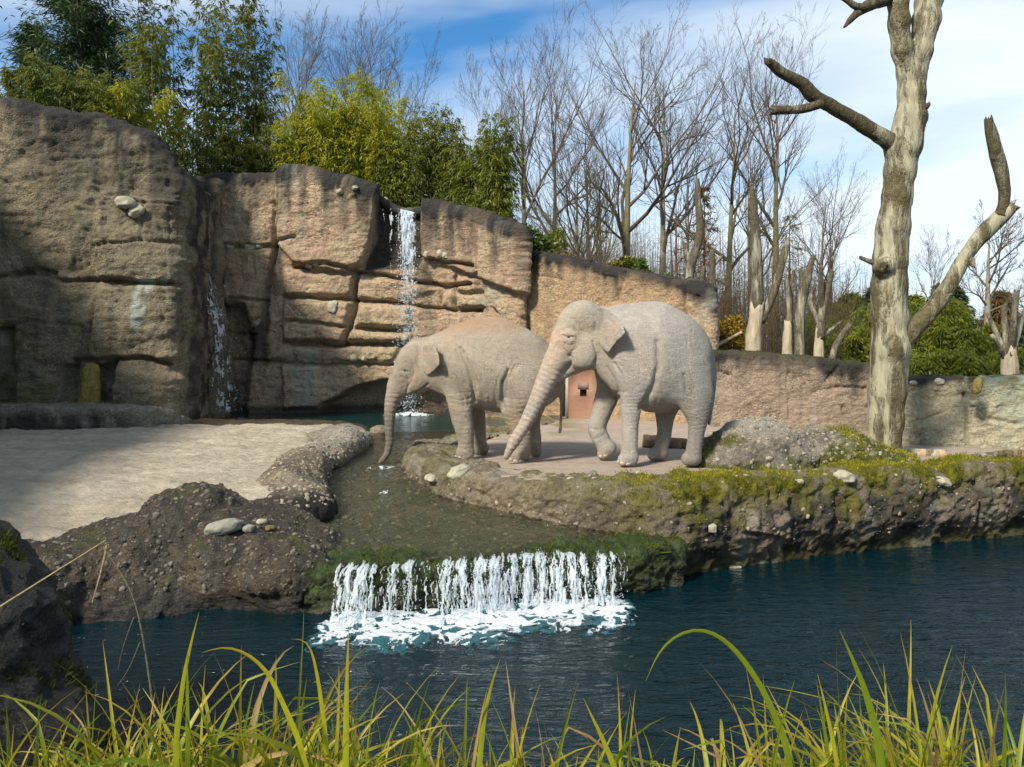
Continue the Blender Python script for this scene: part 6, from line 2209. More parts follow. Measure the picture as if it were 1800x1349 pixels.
def bamboo_clump(base, n, H, spreadr, seed, leaf, label, cat='bamboo', group='bamboo above the cliffs', leafn=620, start=0.25, lean=0.10, name='bamboo_clump', Ls=0.20, culm_r=0.016, dens_top=1.0):
    r = np.random.default_rng(seed)
    root = empty(name, base)
    allP, allD = [], []
    for k in range(n):
        a = r.uniform(0, 2 * math.pi)
        rad = spreadr * math.sqrt(r.uniform(0, 1))
        b = np.array([base[0] + rad * math.cos(a), base[1] + rad * 0.7 * math.sin(a), 0.0])
        b[1] = max(b[1], float(wall_line(b[0])) + 0.95)
        b[2] = float(ground_z(b[0], b[1])) - 0.05
        h = H * r.uniform(0.62, 1.05)
        ld = np.array([math.cos(a), math.sin(a)]) * lean * r.uniform(0.2, 1.5) + r.normal(size=2) * lean * 0.4
        t = np.linspace(0, 1, 9)
        pts = np.stack([b[0] + ld[0] * h * t ** 2.2, b[1] + ld[1] * h * t ** 2.2, b[2] + h * t * (1 - 0.06 * t)], 1)
        V, Fs = tubes(pts[None], (culm_r * r.uniform(0.7, 1.3) * (1 - 0.85 * t))[None], 5)
        link('culm', fast_mesh('culm', V, Fs), m_culm, root, b)
        # leafy side branches at the nodes
        nb = int(leafn / 9)
        tb = start + (1 - start) * r.uniform(0, 1, nb) ** dens_top
        pb = np.stack([np.interp(tb, t, pts[:, i]) for i in range(3)], 1)
        az = r.uniform(0, 2 * math.pi, nb)
        bl = (0.25 + 0.75 * np.sin(np.clip((tb - start) / (1 - start), 0, 1) * 2.6 + 0.35)) * r.uniform(0.22, 0.62, nb) * min(1.0, H / 6) ** 0.5
        for q in range(9):
            s = r.uniform(0.25, 1.05, nb)
            up = 0.55 * s - 0.35 * s * s
            p = pb + np.stack([np.cos(az) * bl * s, np.sin(az) * bl * s, bl * up], 1) + r.normal(size=(nb, 3)) * 0.035
            d = np.stack([np.cos(az), np.sin(az), -0.15 + 0 * az], 1) + r.normal(size=(nb, 3)) * 0.55
            allP.append(p)
            allD.append(d)
    P = np.concatenate(allP)
    Dr = np.concatenate(allD)
    m = len(P)
    t = np.clip(0.5 + 0.35 * fbm(P, 0.9, 2, 0.5, seed) * 2 + r.normal(size=m) * 0.22, 0, 1)
    fo = foliage_mesh('foliage', P, Dr, Ls * r.uniform(0.6, 1.3, m), Ls * 0.115 * r.uniform(0.7, 1.3, m), r, 0.5, t)
    link('foliage', fo, leaf, root, base)
    return tag(root, label, cat, group)


def at_px(x, D, sink=0.0):
    X = (x - 900) / FPX * D
    D = max(D, float(wall_line(X)) + 0.98) if D > 13 else D     # never on the face of a wall
    return np.array([X, D, float(ground_z(X, D)) - sink])


def hpx(x, ytop, D):
    """Height of something that stands on the soil at depth D and whose top the photo shows at ytop."""
    b = at_px(x, D)
    return CAMZ - (ytop - 620) / FPX * D - b[2]


# tall bamboo above the left cliff
for i, (x, D, yt, n, sp, lab) in enumerate((
        (262, 21.5, -60, 6, .55, 'slender bamboo with bare yellow canes above the end of the left cliff'),
        (315, 24.5, -40, 8, .8, 'airy bamboo standing over the gully, left of the tallest canes'),
        (352, 25.0, -90, 9, .8, 'tallest thin bamboo canes rising out of the frame over the gully'),
        (400, 25.5, -60, 8, .8, 'tall bamboo clump with gaps of sky, right of the tallest canes'),
        (438, 26.0, -30, 7, .75, 'bamboo clump leaning right at the edge of the open sky'),
        (472, 26.5, 60, 3, .5, 'shorter bamboo sprig at the right end of the tall bamboo'))):
    bamboo_clump(at_px(x, D), n, hpx(x, yt, D), sp, 100 + i, m_bamboo, lab, leafn=520 if i else 320, start=0.25 if i else 0.55, lean=0.06, Ls=0.19, dens_top=0.85)
# lower bamboo and shrubs filling the foot of the tall canes
for i, (x, D, yt, n, sp, lab, lf) in enumerate((
        (350, 24.2, 215, 12, 1.0, 'low leafy bamboo thicket above the narrow gully fall', m_bamboo),
        (420, 24.4, 205, 14, 1.1, 'dark low bamboo thicket on the far cliff, left of the yellow one', m_bamboo),
        (470, 24.6, 225, 10, .8, 'dense bamboo thicket at the left foot of the yellow green bamboo', m_bamboo),
        (540, 24.9, 175, 24, 1.0, 'bright yellow green bamboo thicket, left part of the big one', m_bamboo_yel),
        (600, 25.0, 130, 34, 1.2, 'tallest yellow green bamboo thicket in the middle of the far cliff', m_bamboo_yel),
        (665, 25.0, 145, 32, 1.15, 'yellow green bamboo thicket right of the tallest, above the waterfall', m_bamboo_yel),
        (560, 23.9, 262, 12, 1.1, 'dark undergrowth on the cliff edge below the yellow bamboo, left', m_bamboo),
        (640, 23.9, 272, 14, 1.1, 'dark undergrowth on the cliff edge just left of the waterfall lip', m_bamboo),
        (720, 24.9, 215, 18, .8, 'dark green bamboo above the waterfall lip', m_bamboo),
        (25, 20.5, 118, 12, 1.3, 'low dark bamboo at the left frame edge on the cliff top', m_bamboo),
        (110, 20.2, 108, 14, 1.2, 'low olive bamboo in front of the pine', m_bamboo),
        (185, 20.4, 100, 12, 1.0, 'olive bamboo thicket right of the pine\'s foot', m_bamboo),
        (238, 20.6, 130, 8, .6, 'yellowish bamboo at the foot of the bare canes', m_bamboo_yel))):
    bamboo_clump(at_px(x, D), n, max(0.8, hpx(x, yt, D)), sp, 200 + i, lf, lab, group='low bamboo thickets above the cliffs', leafn=640, start=0.05, lean=0.15, Ls=0.15, name='bamboo_thicket', culm_r=0.010, dens_top=0.8)


def bush(name, base, blobs, n, seed, leaf, label, cat='bush', L=0.13, W=0.045, stems=5, group=None, droop=0.2, flower=None, upright=0.4, hollow=0.55):
    """Leaf shell on several uneven blobs: (dx, dy, z, rx, ry, rz)."""
    r = np.random.default_rng(seed)
    root = empty(name, base)
    vol = np.array([b[3] * b[4] + b[4] * b[5] + b[3] * b[5] for b in blobs])
    cnt = r.multinomial(n, vol / vol.sum())
    PP, DD_ = [], []
    for b, c in zip(blobs, cnt):
        d = r.normal(size=(c, 3))
        d /= np.linalg.norm(d, axis=1)[:, None]
        lump = 1 + 0.34 * fbm(d, 1.9, 3, 0.6, seed + b[0]) + 0.16 * fbm(d, 5, 2, 0.6, seed)
        rad = (hollow + (1 - hollow) * r.uniform(0, 1, c) ** 0.5) * lump
        p = d * rad[:, None] * np.array(b[3:6]) + np.array(b[:3]) + base
        PP.append(p)
        DD_.append(d + r.normal(size=(c, 3)) * 0.6 + np.array([0, 0, upright]))
    P = np.concatenate(PP)
    Dr = np.concatenate(DD_)
    # open gaps: drop leaves where a 3-D noise is low
    ok = fbm(P, 1.6 / max(0.5, np.mean([b[3] for b in blobs])), 3, 0.6, seed + 2) > -0.22
    P, Dr = P[ok], Dr[ok]
    m = len(P)
    t = np.clip(0.5 + 0.7 * fbm(P, 1.3, 2, 0.5, seed) + r.normal(size=m) * 0.22, 0, 1)
    link('foliage', foliage_mesh('foliage', P, Dr, L * r.uniform(0.6, 1.3, m), W * r.uniform(0.7, 1.3, m), r, droop, t), leaf, root, base)
    SP, SR = [], []
    for k in range(stems):
        b = blobs[k % len(blobs)]
        e = np.array(b[:3]) + base + r.normal(size=3) * np.array(b[3:6]) * 0.3
        s = base + np.array([r.normal() * 0.1, r.normal() * 0.1, -0.1])
        t = np.linspace(0, 1, 5)[:, None]
        SP.append(s + (e - s) * t + np.sin(t * 3) * r.normal(size=3) * 0.08)
        SR.append(0.03 * (1 - 0.7 * t[:, 0]))
    V, Fs = tubes(np.array(SP), np.array(SR), 5)
    link('stems', fast_mesh('stems', V, Fs), m_twig, root, base)
    if flower:
        fm, fn = flower
        top = np.argsort(-(P[:, 2] + r.normal(size=m) * 0.18 - 0.25 * (P[:, 1] - base[1])))[:fn * 3]
        q = r.choice(top, fn)
        FP = np.repeat(P[q], 6, 0) + r.normal(size=(fn * 6, 3)) * 0.02
        FD = r.normal(size=(fn * 6, 3)) * 0.5 + np.array([0, -0.1, 0.8])
        link('flowers', foliage_mesh('flowers', FP, FD, np.full(fn * 6, 0.16), np.full(fn * 6, 0.02), r, 0.1), fm, root, base)
    return tag(root, label, cat, group)


# evergreen columns on the far cliff
for i, (x, D, yt, n, sp, lab) in enumerate((
        (758, 24.7, 168, 16, .38, 'pointed green bamboo column standing right above the waterfall'),
        (800, 24.5, 185, 14, .36, 'middle bamboo column of the three above the waterfall\'s right side'),
        (838, 24.2, 230, 14, .45, 'lower dark bamboo filling between the middle and the broad column'),
        (872, 23.7, 195, 24, .50, 'broad dense bamboo column at the right end of the far cliff'))):
    bamboo_clump(at_px(x, D), n, hpx(x, yt, D), sp, 290 + i, m_evergreen, lab, group='bamboo columns on the far cliff', leafn=640, start=0.03, lean=0.05, Ls=0.15, name='bamboo_stand', culm_r=0.012, dens_top=0.9)
b = at_px(790, 23.9)
bush('laurel_shrub', b, [(-.5, 0, .5, .6, .4, .55), (.2, 0, .4, .6, .4, .5), (.8, .1, .5, .5, .4, .6)], 5200, 299, m_laurel, 'dark laurel filling the foot of the evergreens behind the waterfall lip', L=0.14, W=0.05, group='shrubs on the wall tops')
b = at_px(905, 22.8)
bush('laurel_shrub', b, [(0, 0, .45, .75, .5, .5), (.55, .1, .35, .45, .4, .4), (-.5, 0, .6, .5, .4, .5)], 4200, 304, m_laurel, 'dark glossy laurel shrub at the step between far cliff and tan wall', L=0.15, W=0.05, group='shrubs on the wall tops')
b = at_px(962, 23.5)
bush('shrub', b, [(0, 0, .55, .5, .5, .7), (.3, .2, .9, .3, .3, .6)], 1800, 305, m_evergreen, 'loose green shrub above the left end of the tan wall', L=0.13, W=0.04, group='shrubs on the wall tops')
b = at_px(985, 21.8)
bush('dry_shrub', b, [(0, 0, .35, .6, .4, .35), (.5, 0, .25, .4, .3, .25)], 2200, 306, m_brown, 'brownish dry shrub on top of the tan wall', L=0.09, W=0.025, group='shrubs on the wall tops')
b = at_px(1108, 20.6)
bush('mahonia_shrub', b, [(0, 0, .45, .5, .4, .42), (-.35, 0, .3, .32, .3, .3), (.38, 0, .28, .32, .3, .28)], 4200, 307, m_laurel, 'rounded green shrub with yellow flower spikes on the tan wall', L=0.16, W=0.04, flower=(m_yellow, 55), group='shrubs on the wall tops')
b = at_px(1052, 20.9)
bush('shrub', b, [(0, 0, .2, .35, .3, .25)], 900, 308, m_laurel, 'low dark shrub just left of the yellow flowering one', L=0.13, W=0.04, group='shrubs on the wall tops')
b = at_px(1172, 20.2)
bush('shrub', b, [(0, 0, .25, .35, .3, .35), (.25, 0, .2, .25, .25, .25)], 1400, 309, m_laurel, 'spiky green shrub right of the yellow flowering one', L=0.18, W=0.03, group='shrubs on the wall tops', upright=0.9)
b = at_px(1284, 20.6)
bush('shrub', b, [(0, 0, .6, .34, .35, .6), (.12, 0, 1.0, .22, .25, .3), (-.2, 0, .9, .16, .2, .25)], 2200, 310, m_orange, 'orange and yellow leaved shrub right behind the end of the tan wall', L=0.11, W=0.03)
b = at_px(340, 23.4)

# bamboo hedge behind the right hand walls
for i, (x, D, yt, n, sp, lab) in enumerate((
        (1512, 21.5, 560, 20, .9, 'bright green bamboo hedge just left of the dead tree'),
        (1480, 23.0, 540, 16, 1.0, 'olive bamboo between the dead trunks and the dead tree'),
        (1615, 19.0, 520, 26, 1.0, 'tall bright bamboo hedge directly right of the dead tree'),
        (1668, 18.8, 560, 24, .9, 'middle bamboo hedge under the dead tree\'s long arm'),
        (1712, 18.4, 596, 22, .8, 'lower rounded bamboo hedge left of the cut trunk'),
        (1745, 18.6, 600, 14, .6, 'smallest bamboo hedge tuft touching the cut trunk'),
        (1640, 17.0, 620, 16, .8, 'dark low bamboo just behind the pale wall'),
        (1700, 17.0, 630, 14, .8, 'dark low bamboo behind the pale wall\'s joint'))):
    bamboo_clump(at_px(x, D), n, max(0.7, hpx(x, yt, D)), sp, 330 + i, m_bamboo_hedge, lab, group='bamboo hedge on the right', leafn=600, start=0.04, lean=0.15, Ls=0.12, name='bamboo_hedge', culm_r=0.008, dens_top=0.75)


# ------------------------------------------------------------ bare trees
def bare_tree(base, H, r0, seed, label, bark=None, twig=None, counts=(10, 8, 7, 4), ang=(38, 34, 32, 30), fork=0.35, ratio=(0.52, 0.5, 0.5, 0.5), up=0.25, lean=(0, 0), group='bare trees behind the walls', cat='tree', name='bare_tree', wig=0.05, droop=0.0):
    r = np.random.default_rng(seed)
    m = 6
    t = np.linspace(0, 1, m)
    base = np.asarray(base, float)
    w = np.cumsum(r.normal(size=(m, 2)) * wig * H * 0.3, 0) * t[:, None]
    trunk = np.stack([base[0] + lean[0] * H * t + w[:, 0] * .5, base[1] + lean[1] * H * t + w[:, 1] * .5, base[2] - 0.2 + H * 0.93 * t], 1)[None]
    rad = (r0 * (1 - 0.93 * t ** 0.9))[None]
    root = empty(name, base)
    V, Fs = tubes(trunk, rad, 8)
    link('trunk', fast_mesh('trunk', V, Fs), bark or m_bark, root, base)
    par, prad, plen = trunk, rad, np.array([H * 0.93])
    LP, LR = [], []
    for lv, (c, a, ra) in enumerate(zip(counts, ang, ratio)):
        B = len(par)
        lo = fork if lv == 0 else 0.15
        tt = lo + (0.99 - lo) * (np.arange(c)[None, :] + r.uniform(0, 1, (B, c))) / c
        k = tt * (m - 1)
        i0 = np.clip(k.astype(int), 0, m - 2)
        fr = (k - i0)[..., None]
        bi = np.arange(B)[:, None]
        P0 = par[bi, i0] * (1 - fr) + par[bi, i0 + 1] * fr
        R0 = prad[bi, i0] * (1 - fr[..., 0]) + prad[bi, i0 + 1] * fr[..., 0]
        T = par[bi, i0 + 1] - par[bi, i0]
        T /= np.linalg.norm(T, axis=2, keepdims=True)
        q = r.normal(size=T.shape)
        q -= (q * T).sum(2, keepdims=True) * T
        q /= np.linalg.norm(q, axis=2, keepdims=True)
        an = np.radians(a) * r.uniform(0.6, 1.3, (B, c))[..., None]
        d = T * np.cos(an) + q * np.sin(an)
        L = plen[:, None] * ra * (1.12 - 0.72 * tt) * r.uniform(0.75, 1.25, (B, c))
        if lv == 0:
            L = L * (0.75 + 0.5 * np.sin(np.clip((tt - lo) / (1 - lo), 0, 1) * 2.8))
        d, L, P0, R0 = d.reshape(-1, 3), L.ravel(), P0.reshape(-1, 3), R0.ravel()
        n = len(d)
        s = t[None, :, None]
        bend = np.zeros((n, 1, 3))
        bend[:, 0, 2] = up * L * r.uniform(0.5, 1.5, n) - droop * L
        wv = np.cumsum(r.normal(size=(n, m, 3)) * 0.05, 1) * L[:, None, None] * s
        par = P0[:, None, :] + d[:, None, :] * L[:, None, None] * s + bend * s ** 2 + wv
        rr = np.minimum(R0 * 0.68, 0.016 + 0.021 * L)
        rmin = 0.0035 if lv < 2 else 0.0028
        prad = np.maximum(rr[:, None] * (1 - 0.85 * t[None, :]), rmin)
        plen = L
        LP.append(par)
        LR.append(prad)
    VV, FF, off = [], [], 0
    for lv, (p, q) in enumerate(zip(LP, LR)):
        V, Fs = tubes(p[:, ::1] if lv < 2 else p[:, [0, 2, 5]], q if lv < 2 else q[:, [0, 2, 5]], 5 if lv == 0 else 3)
        VV.append(V)
        FF.append(Fs[0] + off)
        off += len(V)
    link('crown', fast_mesh('crown', np.concatenate(VV), np.concatenate(FF)), twig or m_twig, root, base)
    return tag(root, label, cat, group)


def tree_px(x, D, ytop, r0, seed, label, **kw):
    b = at_px(x, D)
    return bare_tree(b, hpx(x, ytop, D), r0, seed, label, **kw)


TR = [
    (918, 34, 122, .15, 'bare vase shaped tree at the left of the row, beside the broad evergreen', dict(fork=.38, counts=(10, 8, 6, 4), up=.3, bark=m_bark_pale)),
    (975, 36, 128, .15, 'second bare tree from the left behind the tan wall', dict(fork=.40)),
    (1035, 40, 190, .13, 'thin lower bare tree between the second and the big forked one', dict(fork=.35)),
    (1103, 31, 104, .19, 'big spreading bare tree with dark crooked limbs above the flowering shrub', dict(fork=.28, ang=(44, 38, 34, 32), ratio=(.58, .52, .5, .5), bark=m_bark_green, wig=.07)),
    (1162, 34, 92, .18, 'tall bare tree with pale trunk, highest behind the tan wall', dict(fork=.36, bark=m_bark_pale, counts=(11, 8, 6, 4))),
    (1278, 32, 150, .16, 'bare tree with yellowish trunk and arching limbs, left of the thickest dead trunk', dict(fork=.34, bark=m_bark_green, ang=(46, 36, 34, 30))),
    (1361, 34, 98, .18, 'tallest straight bare tree behind the low wall', dict(fork=.40, bark=m_bark_green, counts=(11, 8, 6, 4), ang=(36, 34, 32, 30))),
    (1318, 42, 210, .11, 'thin bare tree behind the thickest dead trunk', dict(fork=.3)),
    (1440, 44, 320, .13, 'bare tree with fine fan shaped crown left of the dead tree', dict(fork=.25, counts=(9, 7, 6, 4))),
    (1462, 52, 345, .12, 'fainter bare tree close behind the fan shaped one', dict(fork=.25)),
    (1735, 30, 384, .15, 'bare tree with pale trunk at the right, under the dead tree\'s raised arm', dict(fork=.38, bark=m_bark_pale, ang=(50, 38, 34, 30))),
    (1640, 44, 440, .09, 'small bare tree seen just right of the dead tree\'s trunk', dict(fork=.3)),
    (1815, 33, 480, .10, 'bare tree cut by the right frame edge', dict(fork=.3)),
    (652, 33, 42, .11, 'bare tree whose thin top stands highest over the yellow bamboo', dict(fork=.5, ang=(48, 36, 32, 30), ratio=(.34, .45, .5, .5), counts=(14, 7, 5, 3))),
    (618, 35, 96, .12, 'dense twiggy bare tree behind the yellow bamboo', dict(fork=.4, counts=(12, 9, 6, 4))),
    (537, 34, 66, .11, 'slim bare tree left of the dense twiggy one', dict(fork=.45, ang=(34, 32, 30, 28), ratio=(.4, .45, .5, .5))),
    (500, 36, 100, .10, 'faint bare tree beside the last tall bamboo cane', dict(fork=.4)),
    (700, 36, 130, .10, 'bare tree with spreading twigs right of the yellow bamboo\'s top', dict(fork=.45)),
    (850, 33, 175, .08, 'thin upright bare tree rising behind the broad evergreen', dict(fork=.45, ang=(28, 28, 28, 28))),
    (1208, 40, 190, .10, 'slender bare tree directly behind the forked trunk on the tan wall', dict(fork=.35)),
    (1012, 30, 250, .09, 'bushy low bare tree above the middle of the tan wall', dict(fork=.15, counts=(14, 8, 6, 4), bark=m_bark_green)),
    (1060, 30, 300, .08, 'low greenish bare tree left of the flowering shrub', dict(fork=.12, counts=(14, 8, 6, 3), bark=m_bark_green, twig=m_bark_green)),
    (-95, 19.2, -60, .07, 'bare twigs hanging into the top left corner', dict(fork=.3, ang=(60, 40, 36, 30), counts=(9, 6, 5, 3))),
]
for i, (x, D, yt, r0, lab, kw) in enumerate(TR):
    tree_px(x, D, yt, r0 * 1.3, 500 + i, lab, **kw)


# ------------------------------------------------------------ conifers
def conifer(base, H, R, seed, leaf, label, bark=None, whorls=22, per=7, drop=0.25, gap=0.1, nl=26, L=0.22, W=0.02, group=None, start=0.1, name='conifer', shape=0.9, fluff=0.12):
    r = np.random.default_rng(seed)
    root = empty(name, base)
    t = np.linspace(0, 1, 5)
    tr = np.stack([base[0] + 0 * t, base[1] + 0 * t, base[2] - 0.2 + H * t], 1)[None]
    V, Fs = tubes(tr, (0.018 * H * (1 - 0.95 * t))[None], 7)
    link('trunk', fast_mesh('trunk', V, Fs), bark or m_bark, root, base)
    n = whorls * per
    h = start + (1 - start) * (np.repeat(np.arange(whorls), per) + r.uniform(-.3, .3, n)) / whorls
    h = np.clip(h, start, 0.985)
    az = r.uniform(0, 2 * math.pi, n)
    Lb = R * (1 - h) ** shape * r.uniform(0.6, 1.15, n) + 0.06 * R
    ok = r.uniform(0, 1, n) > gap
    h, az, Lb = h[ok], az[ok], Lb[ok]
    n = len(h)
    m = 5
    s = np.linspace(0, 1, m)[None, :]
    BP = np.stack([base[0] + np.cos(az)[:, None] * Lb[:, None] * s, base[1] + np.sin(az)[:, None] * Lb[:, None] * s,
                   base[2] + h[:, None] * H + (-drop * s ** 1.0 + 0.22 * s ** 2.5) * Lb[:, None]], 2)
    V, Fs = tubes(BP, np.maximum(0.014 * Lb[:, None] * (1 - 0.8 * s), 0.004) + 0 * s, 3)
    br = link('branches', fast_mesh('branches', V, Fs), bark or m_bark, root, base)
    sn = r.uniform(0.12, 1.0, (n, nl))
    k = sn * (m - 1)
    i0 = np.clip(k.astype(int), 0, m - 2)
    fr = (k - i0)[..., None]
    bi = np.arange(n)[:, None]
    P = BP[bi, i0] * (1 - fr) + BP[bi, i0 + 1] * fr
    P = P.reshape(-1, 3) + r.normal(size=(n * nl, 3)) * fluff * np.repeat(Lb, nl)[:, None] * np.array([1, 1, .4])
    out = np.stack([np.cos(az), np.sin(az), 0 * az], 1)
    Dr = np.repeat(out, nl, 0) * 0.7 + r.normal(size=P.shape) * 0.55
    mm = len(P)
    tint = np.clip(r.normal(size=mm) * 0.22 + 0.45 + 0.4 * fbm(P, 0.8, 2), 0, 1)
    link('foliage', foliage_mesh('foliage', P, Dr, L * r.uniform(.6, 1.3, mm), W * r.uniform(.7, 1.4, mm), r, 0.3, tint), leaf, root, base)
    return tag(root, label, 'tree', group)


def con_px(x, D, yt, R, seed, leaf, label, **kw):
    return conifer(at_px(x, D), hpx(x, yt, D), R, seed, leaf, label, **kw)


con_px(142, 22.5, -130, 1.9, 601, m_pine, 'big dark green pine above the left cliff', whorls=26, per=11, drop=-0.25, nl=190, L=0.22, W=0.016, start=0.05, name='pine_tree', shape=0.55, gap=0.22, fluff=0.15)
con_px(60, 23.5, 40, 1.0, 602, m_pine, 'smaller pine leaning left beside the big pine', whorls=16, per=9, drop=-0.3, nl=130, L=0.22, W=0.016, start=0.05, name='pine_tree', shape=0.5, gap=0.25, fluff=0.16)
con_px(1238, 30, 318, 1.5, 603, m_larch, 'rusty brown thin conifer behind the forked trunk', whorls=20, per=6, drop=0.2, nl=22, L=0.22, W=0.02, start=0.12, gap=0.2, bark=m_bark_red, group='conifers in the background')
con_px(1388, 33, 370, 2.1, 604, m_brown, 'bare drooping conifer behind the arm of the thickest dead trunk', whorls=20, per=6, drop=0.55, nl=14, L=0.25, W=0.015, start=0.1, gap=0.25, bark=m_twig_brown, group='conifers in the background')
con_px(1681, 34, 502, 1.4, 605, m_spruce, 'dark blue green spruce seen under the dead tree\'s long arm', whorls=22, per=8, drop=0.35, nl=60, L=0.28, W=0.03, start=0.0, group='conifers in the background')
con_px(1652, 46, 496, 1.6, 606, m_spruce, 'small far spruce top left of the dark spruce', whorls=18, per=8, nl=45, L=0.35, W=0.04, start=0.0, group='conifers in the background')
con_px(1762, 38, 510, 1.9, 607, m_larch, 'olive brown conifer behind the cut trunk with stubs', whorls=20, per=8, nl=45, L=0.3, W=0.03, start=0.0, group='conifers in the background')
con_px(1540, 34, 500, 1.5, 608, m_spruce, 'dark conifer half hidden behind the dead tree', whorls=18, per=8, nl=45, L=0.3, W=0.03, start=0.0, group='conifers in the background')
con_px(1600, 40, 520, 2.2, 609, m_evergreen, 'broad olive green tree beyond the hedge right of the dead tree', whorls=18, per=9, nl=60, L=0.3, W=0.045, start=0.0, shape=.6, drop=-.1, group='conifers in the background')
con_px(1495, 38, 515, 1.8, 610, m_evergreen, 'olive green conifer left of the dead tree above the hedge', whorls=18, per=9, nl=55, L=0.3, W=0.04, start=0.0, shape=.7, drop=0, group='conifers in the background')
con_px(1460, 42, 530, 1.8, 611, m_evergreen, 'lower olive conifer behind the leaning dead stem', whorls=16, per=9, nl=50, L=0.32, W=0.04, start=0.0, shape=.7, drop=0, group='conifers in the background')
con_px(1790, 30, 560, 1.2, 612, m_spruce, 'short dark spruce at the right edge behind the cut trunk', whorls=16, per=8, nl=50, L=0.26, W=0.03, start=0.0, group='conifers in the background')

# red-brown straight trunks of the wood behind the tan wall
for i, (x, D, yt, lab) in enumerate(((1192, 27, 300, 'straight red brown pine trunk right of the spiky shrub'), (1180, 33, 330, 'thinner red brown trunk close to the straight one'))):
    b = at_px(x, D)
    bare_tree(b, hpx(x, yt, D), .09, 640 + i, lab, bark=m_bark_red, twig=m_twig_brown, counts=(14, 6, 4), ang=(75, 40, 36), ratio=(.16, .5, .5), fork=.3, up=0.02)


# ------------------------------------------------------------ the brown wood behind: one mass of saplings and brush
def brush_mass(name, n, xr, Dr, ytop, seed, label, mat_, thick=0.02, twigs=7):
    r = np.random.default_rng(seed)
    x = r.uniform(*xr, n)
    D = r.uniform(*Dr, n)
    X = (x - 900) / FPX * D
    gz = ground_z(X, D)
    yt = np.interp(x, [p[0] for p in ytop], [p[1] for p in ytop]) + r.normal(size=n) * 25
    H = np.maximum(CAMZ - (yt - 620) / FPX * D - gz, 0.8)
    t = np.linspace(0, 1, 5)
    lean = r.normal(size=(n, 2)) * 0.06
    P = np.stack([X[:, None] + lean[:, :1] * H[:, None] * t, D[:, None] + lean[:, 1:] * H[:, None] * t, gz[:, None] - 0.1 + H[:, None] * t], 2)
    P[:, 1:, :2] += r.normal(size=(n, 4, 2)) * 0.03
    R = thick * r.uniform(0.4, 1.3, n)[:, None] * (1 - 0.85 * t)
    VV, FF = [], []
    V, Fs = tubes(P, R, 3)
    VV.append(V)
    FF.append(Fs[0])
    off = len(V)
    k = n * twigs
    bi = np.repeat(np.arange(n), twigs)
    tt = r.uniform(0.15, 1, k)
    i0 = np.clip((tt * 4).astype(int), 0, 3)
    fr = (tt * 4 - i0)[:, None]
    p0 = P[bi, i0] * (1 - fr) + P[bi, i0 + 1] * fr
    L = H[bi] * 0.28 * (1.15 - tt) * r.uniform(0.5, 1.3, k) + 0.15
    az = r.uniform(0, 6.28, k)
    d = np.stack([np.cos(az), np.sin(az), r.uniform(0.1, 1.1, k)], 1)
    s = np.linspace(0, 1, 3)[None, :, None]
    TP = p0[:, None] + d[:, None] * L[:, None, None] * s + np.cumsum(r.normal(size=(k, 3, 3)) * 0.04, 1) * L[:, None, None]
    V, Fs = tubes(TP, np.maximum(R[bi, i0][:, None] * 0.45 * (1 - 0.7 * s[..., 0]), 0.003) + 0 * s[..., 0], 3)
    VV.append(V)
    FF.append(Fs[0] + off)
    o = link(name, fast_mesh(name, np.concatenate(VV), np.concatenate(FF)), mat_)
    return tag(o, label, 'woodland', kind='stuff')


brush_mass('far_wood', 800, (905, 1570), (40, 62), [(900, 400), (1000, 400), (1150, 410), (1250, 400), (1400, 430), (1480, 480), (1570, 520)], 701, 'far winter wood of countless thin brown stems behind the walls', m_twig_brown, 0.028, 12)
brush_mass('thicket', 620, (1262, 1530), (21, 29), [(1262, 500), (1330, 490), (1400, 500), (1460, 530), (1530, 560)], 702, 'tangled brown brushwood behind the dead trunks', m_twig_brown, 0.011, 9)
brush_mass('thicket', 300, (905, 1260), (23, 30), [(905, 390), (1000, 400), (1100, 420), (1260, 460)], 703, 'tangled greyish brushwood above the tan wall', m_twig, 0.011, 9)
brush_mass('far_wood', 320, (1590, 1850), (40, 60), [(1590, 530), (1700, 560), (1850, 540)], 704, 'far brown wood of thin stems beyond the right hedge', m_twig_brown, 0.03, 10)
brush_mass('far_wood', 260, (470, 900), (30, 44), [(470, 150), (560, 140), (650, 130), (720, 170), (800, 220), (900, 280)], 705, 'thin bare stems massed behind the yellow bamboo', m_twig, 0.018, 9)
# ---------------------------------------------------------------- foreground sedge
def sedge_mat():
    M = Mat('sedge_blade')
    t = M.attr('along')
    k = M.attr('tint')
    c = M.mix(k, (0.075, 0.155, 0.008), (0.36, 0.36, 0.016))
    c = M.mix(M.math('MULTIPLY', M.ramp(t, 0.55, 1.0), M.ramp(k, 0.2, 0.9)), c, (0.34, 0.20, 0.025))
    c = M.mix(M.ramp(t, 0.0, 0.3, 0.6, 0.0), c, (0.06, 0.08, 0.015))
    c = M.mix(M.ramp(M.noise(M.coord((3, 3, 3)), 9, 5, 0.7), 0.5, 0.75, 0, 0.7), c, (0.16, 0.12, 0.02))
    p = M.principled(c, 0.45, None, 0.4)
    tr = M.n('BsdfTranslucent')
    M.L(M.mix(0.4, c, (0.42, 0.42, 0.02)), tr.inputs['Color'])
    ms = M.n('MixShader')
    ms.inputs[0].default_value = 0.42
    M.L(p, ms.inputs[1])
    M.L(tr.outputs[0], ms.inputs[2])
    return M.done(ms.outputs[0])


m_sedge = sedge_mat()
m_dead_blade = leaf_mat('withered_blade', (0.16, 0.10, 0.035), (0.34, 0.24, 0.09), 0.3)
m_dry = stem_mat('dry_stalk', (0.34, 0.27, 0.13), (0.24, 0.19, 0.10))
m_dry_dark = stem_mat('dull_stalk', (0.12, 0.11, 0.07), (0.08, 0.075, 0.05))


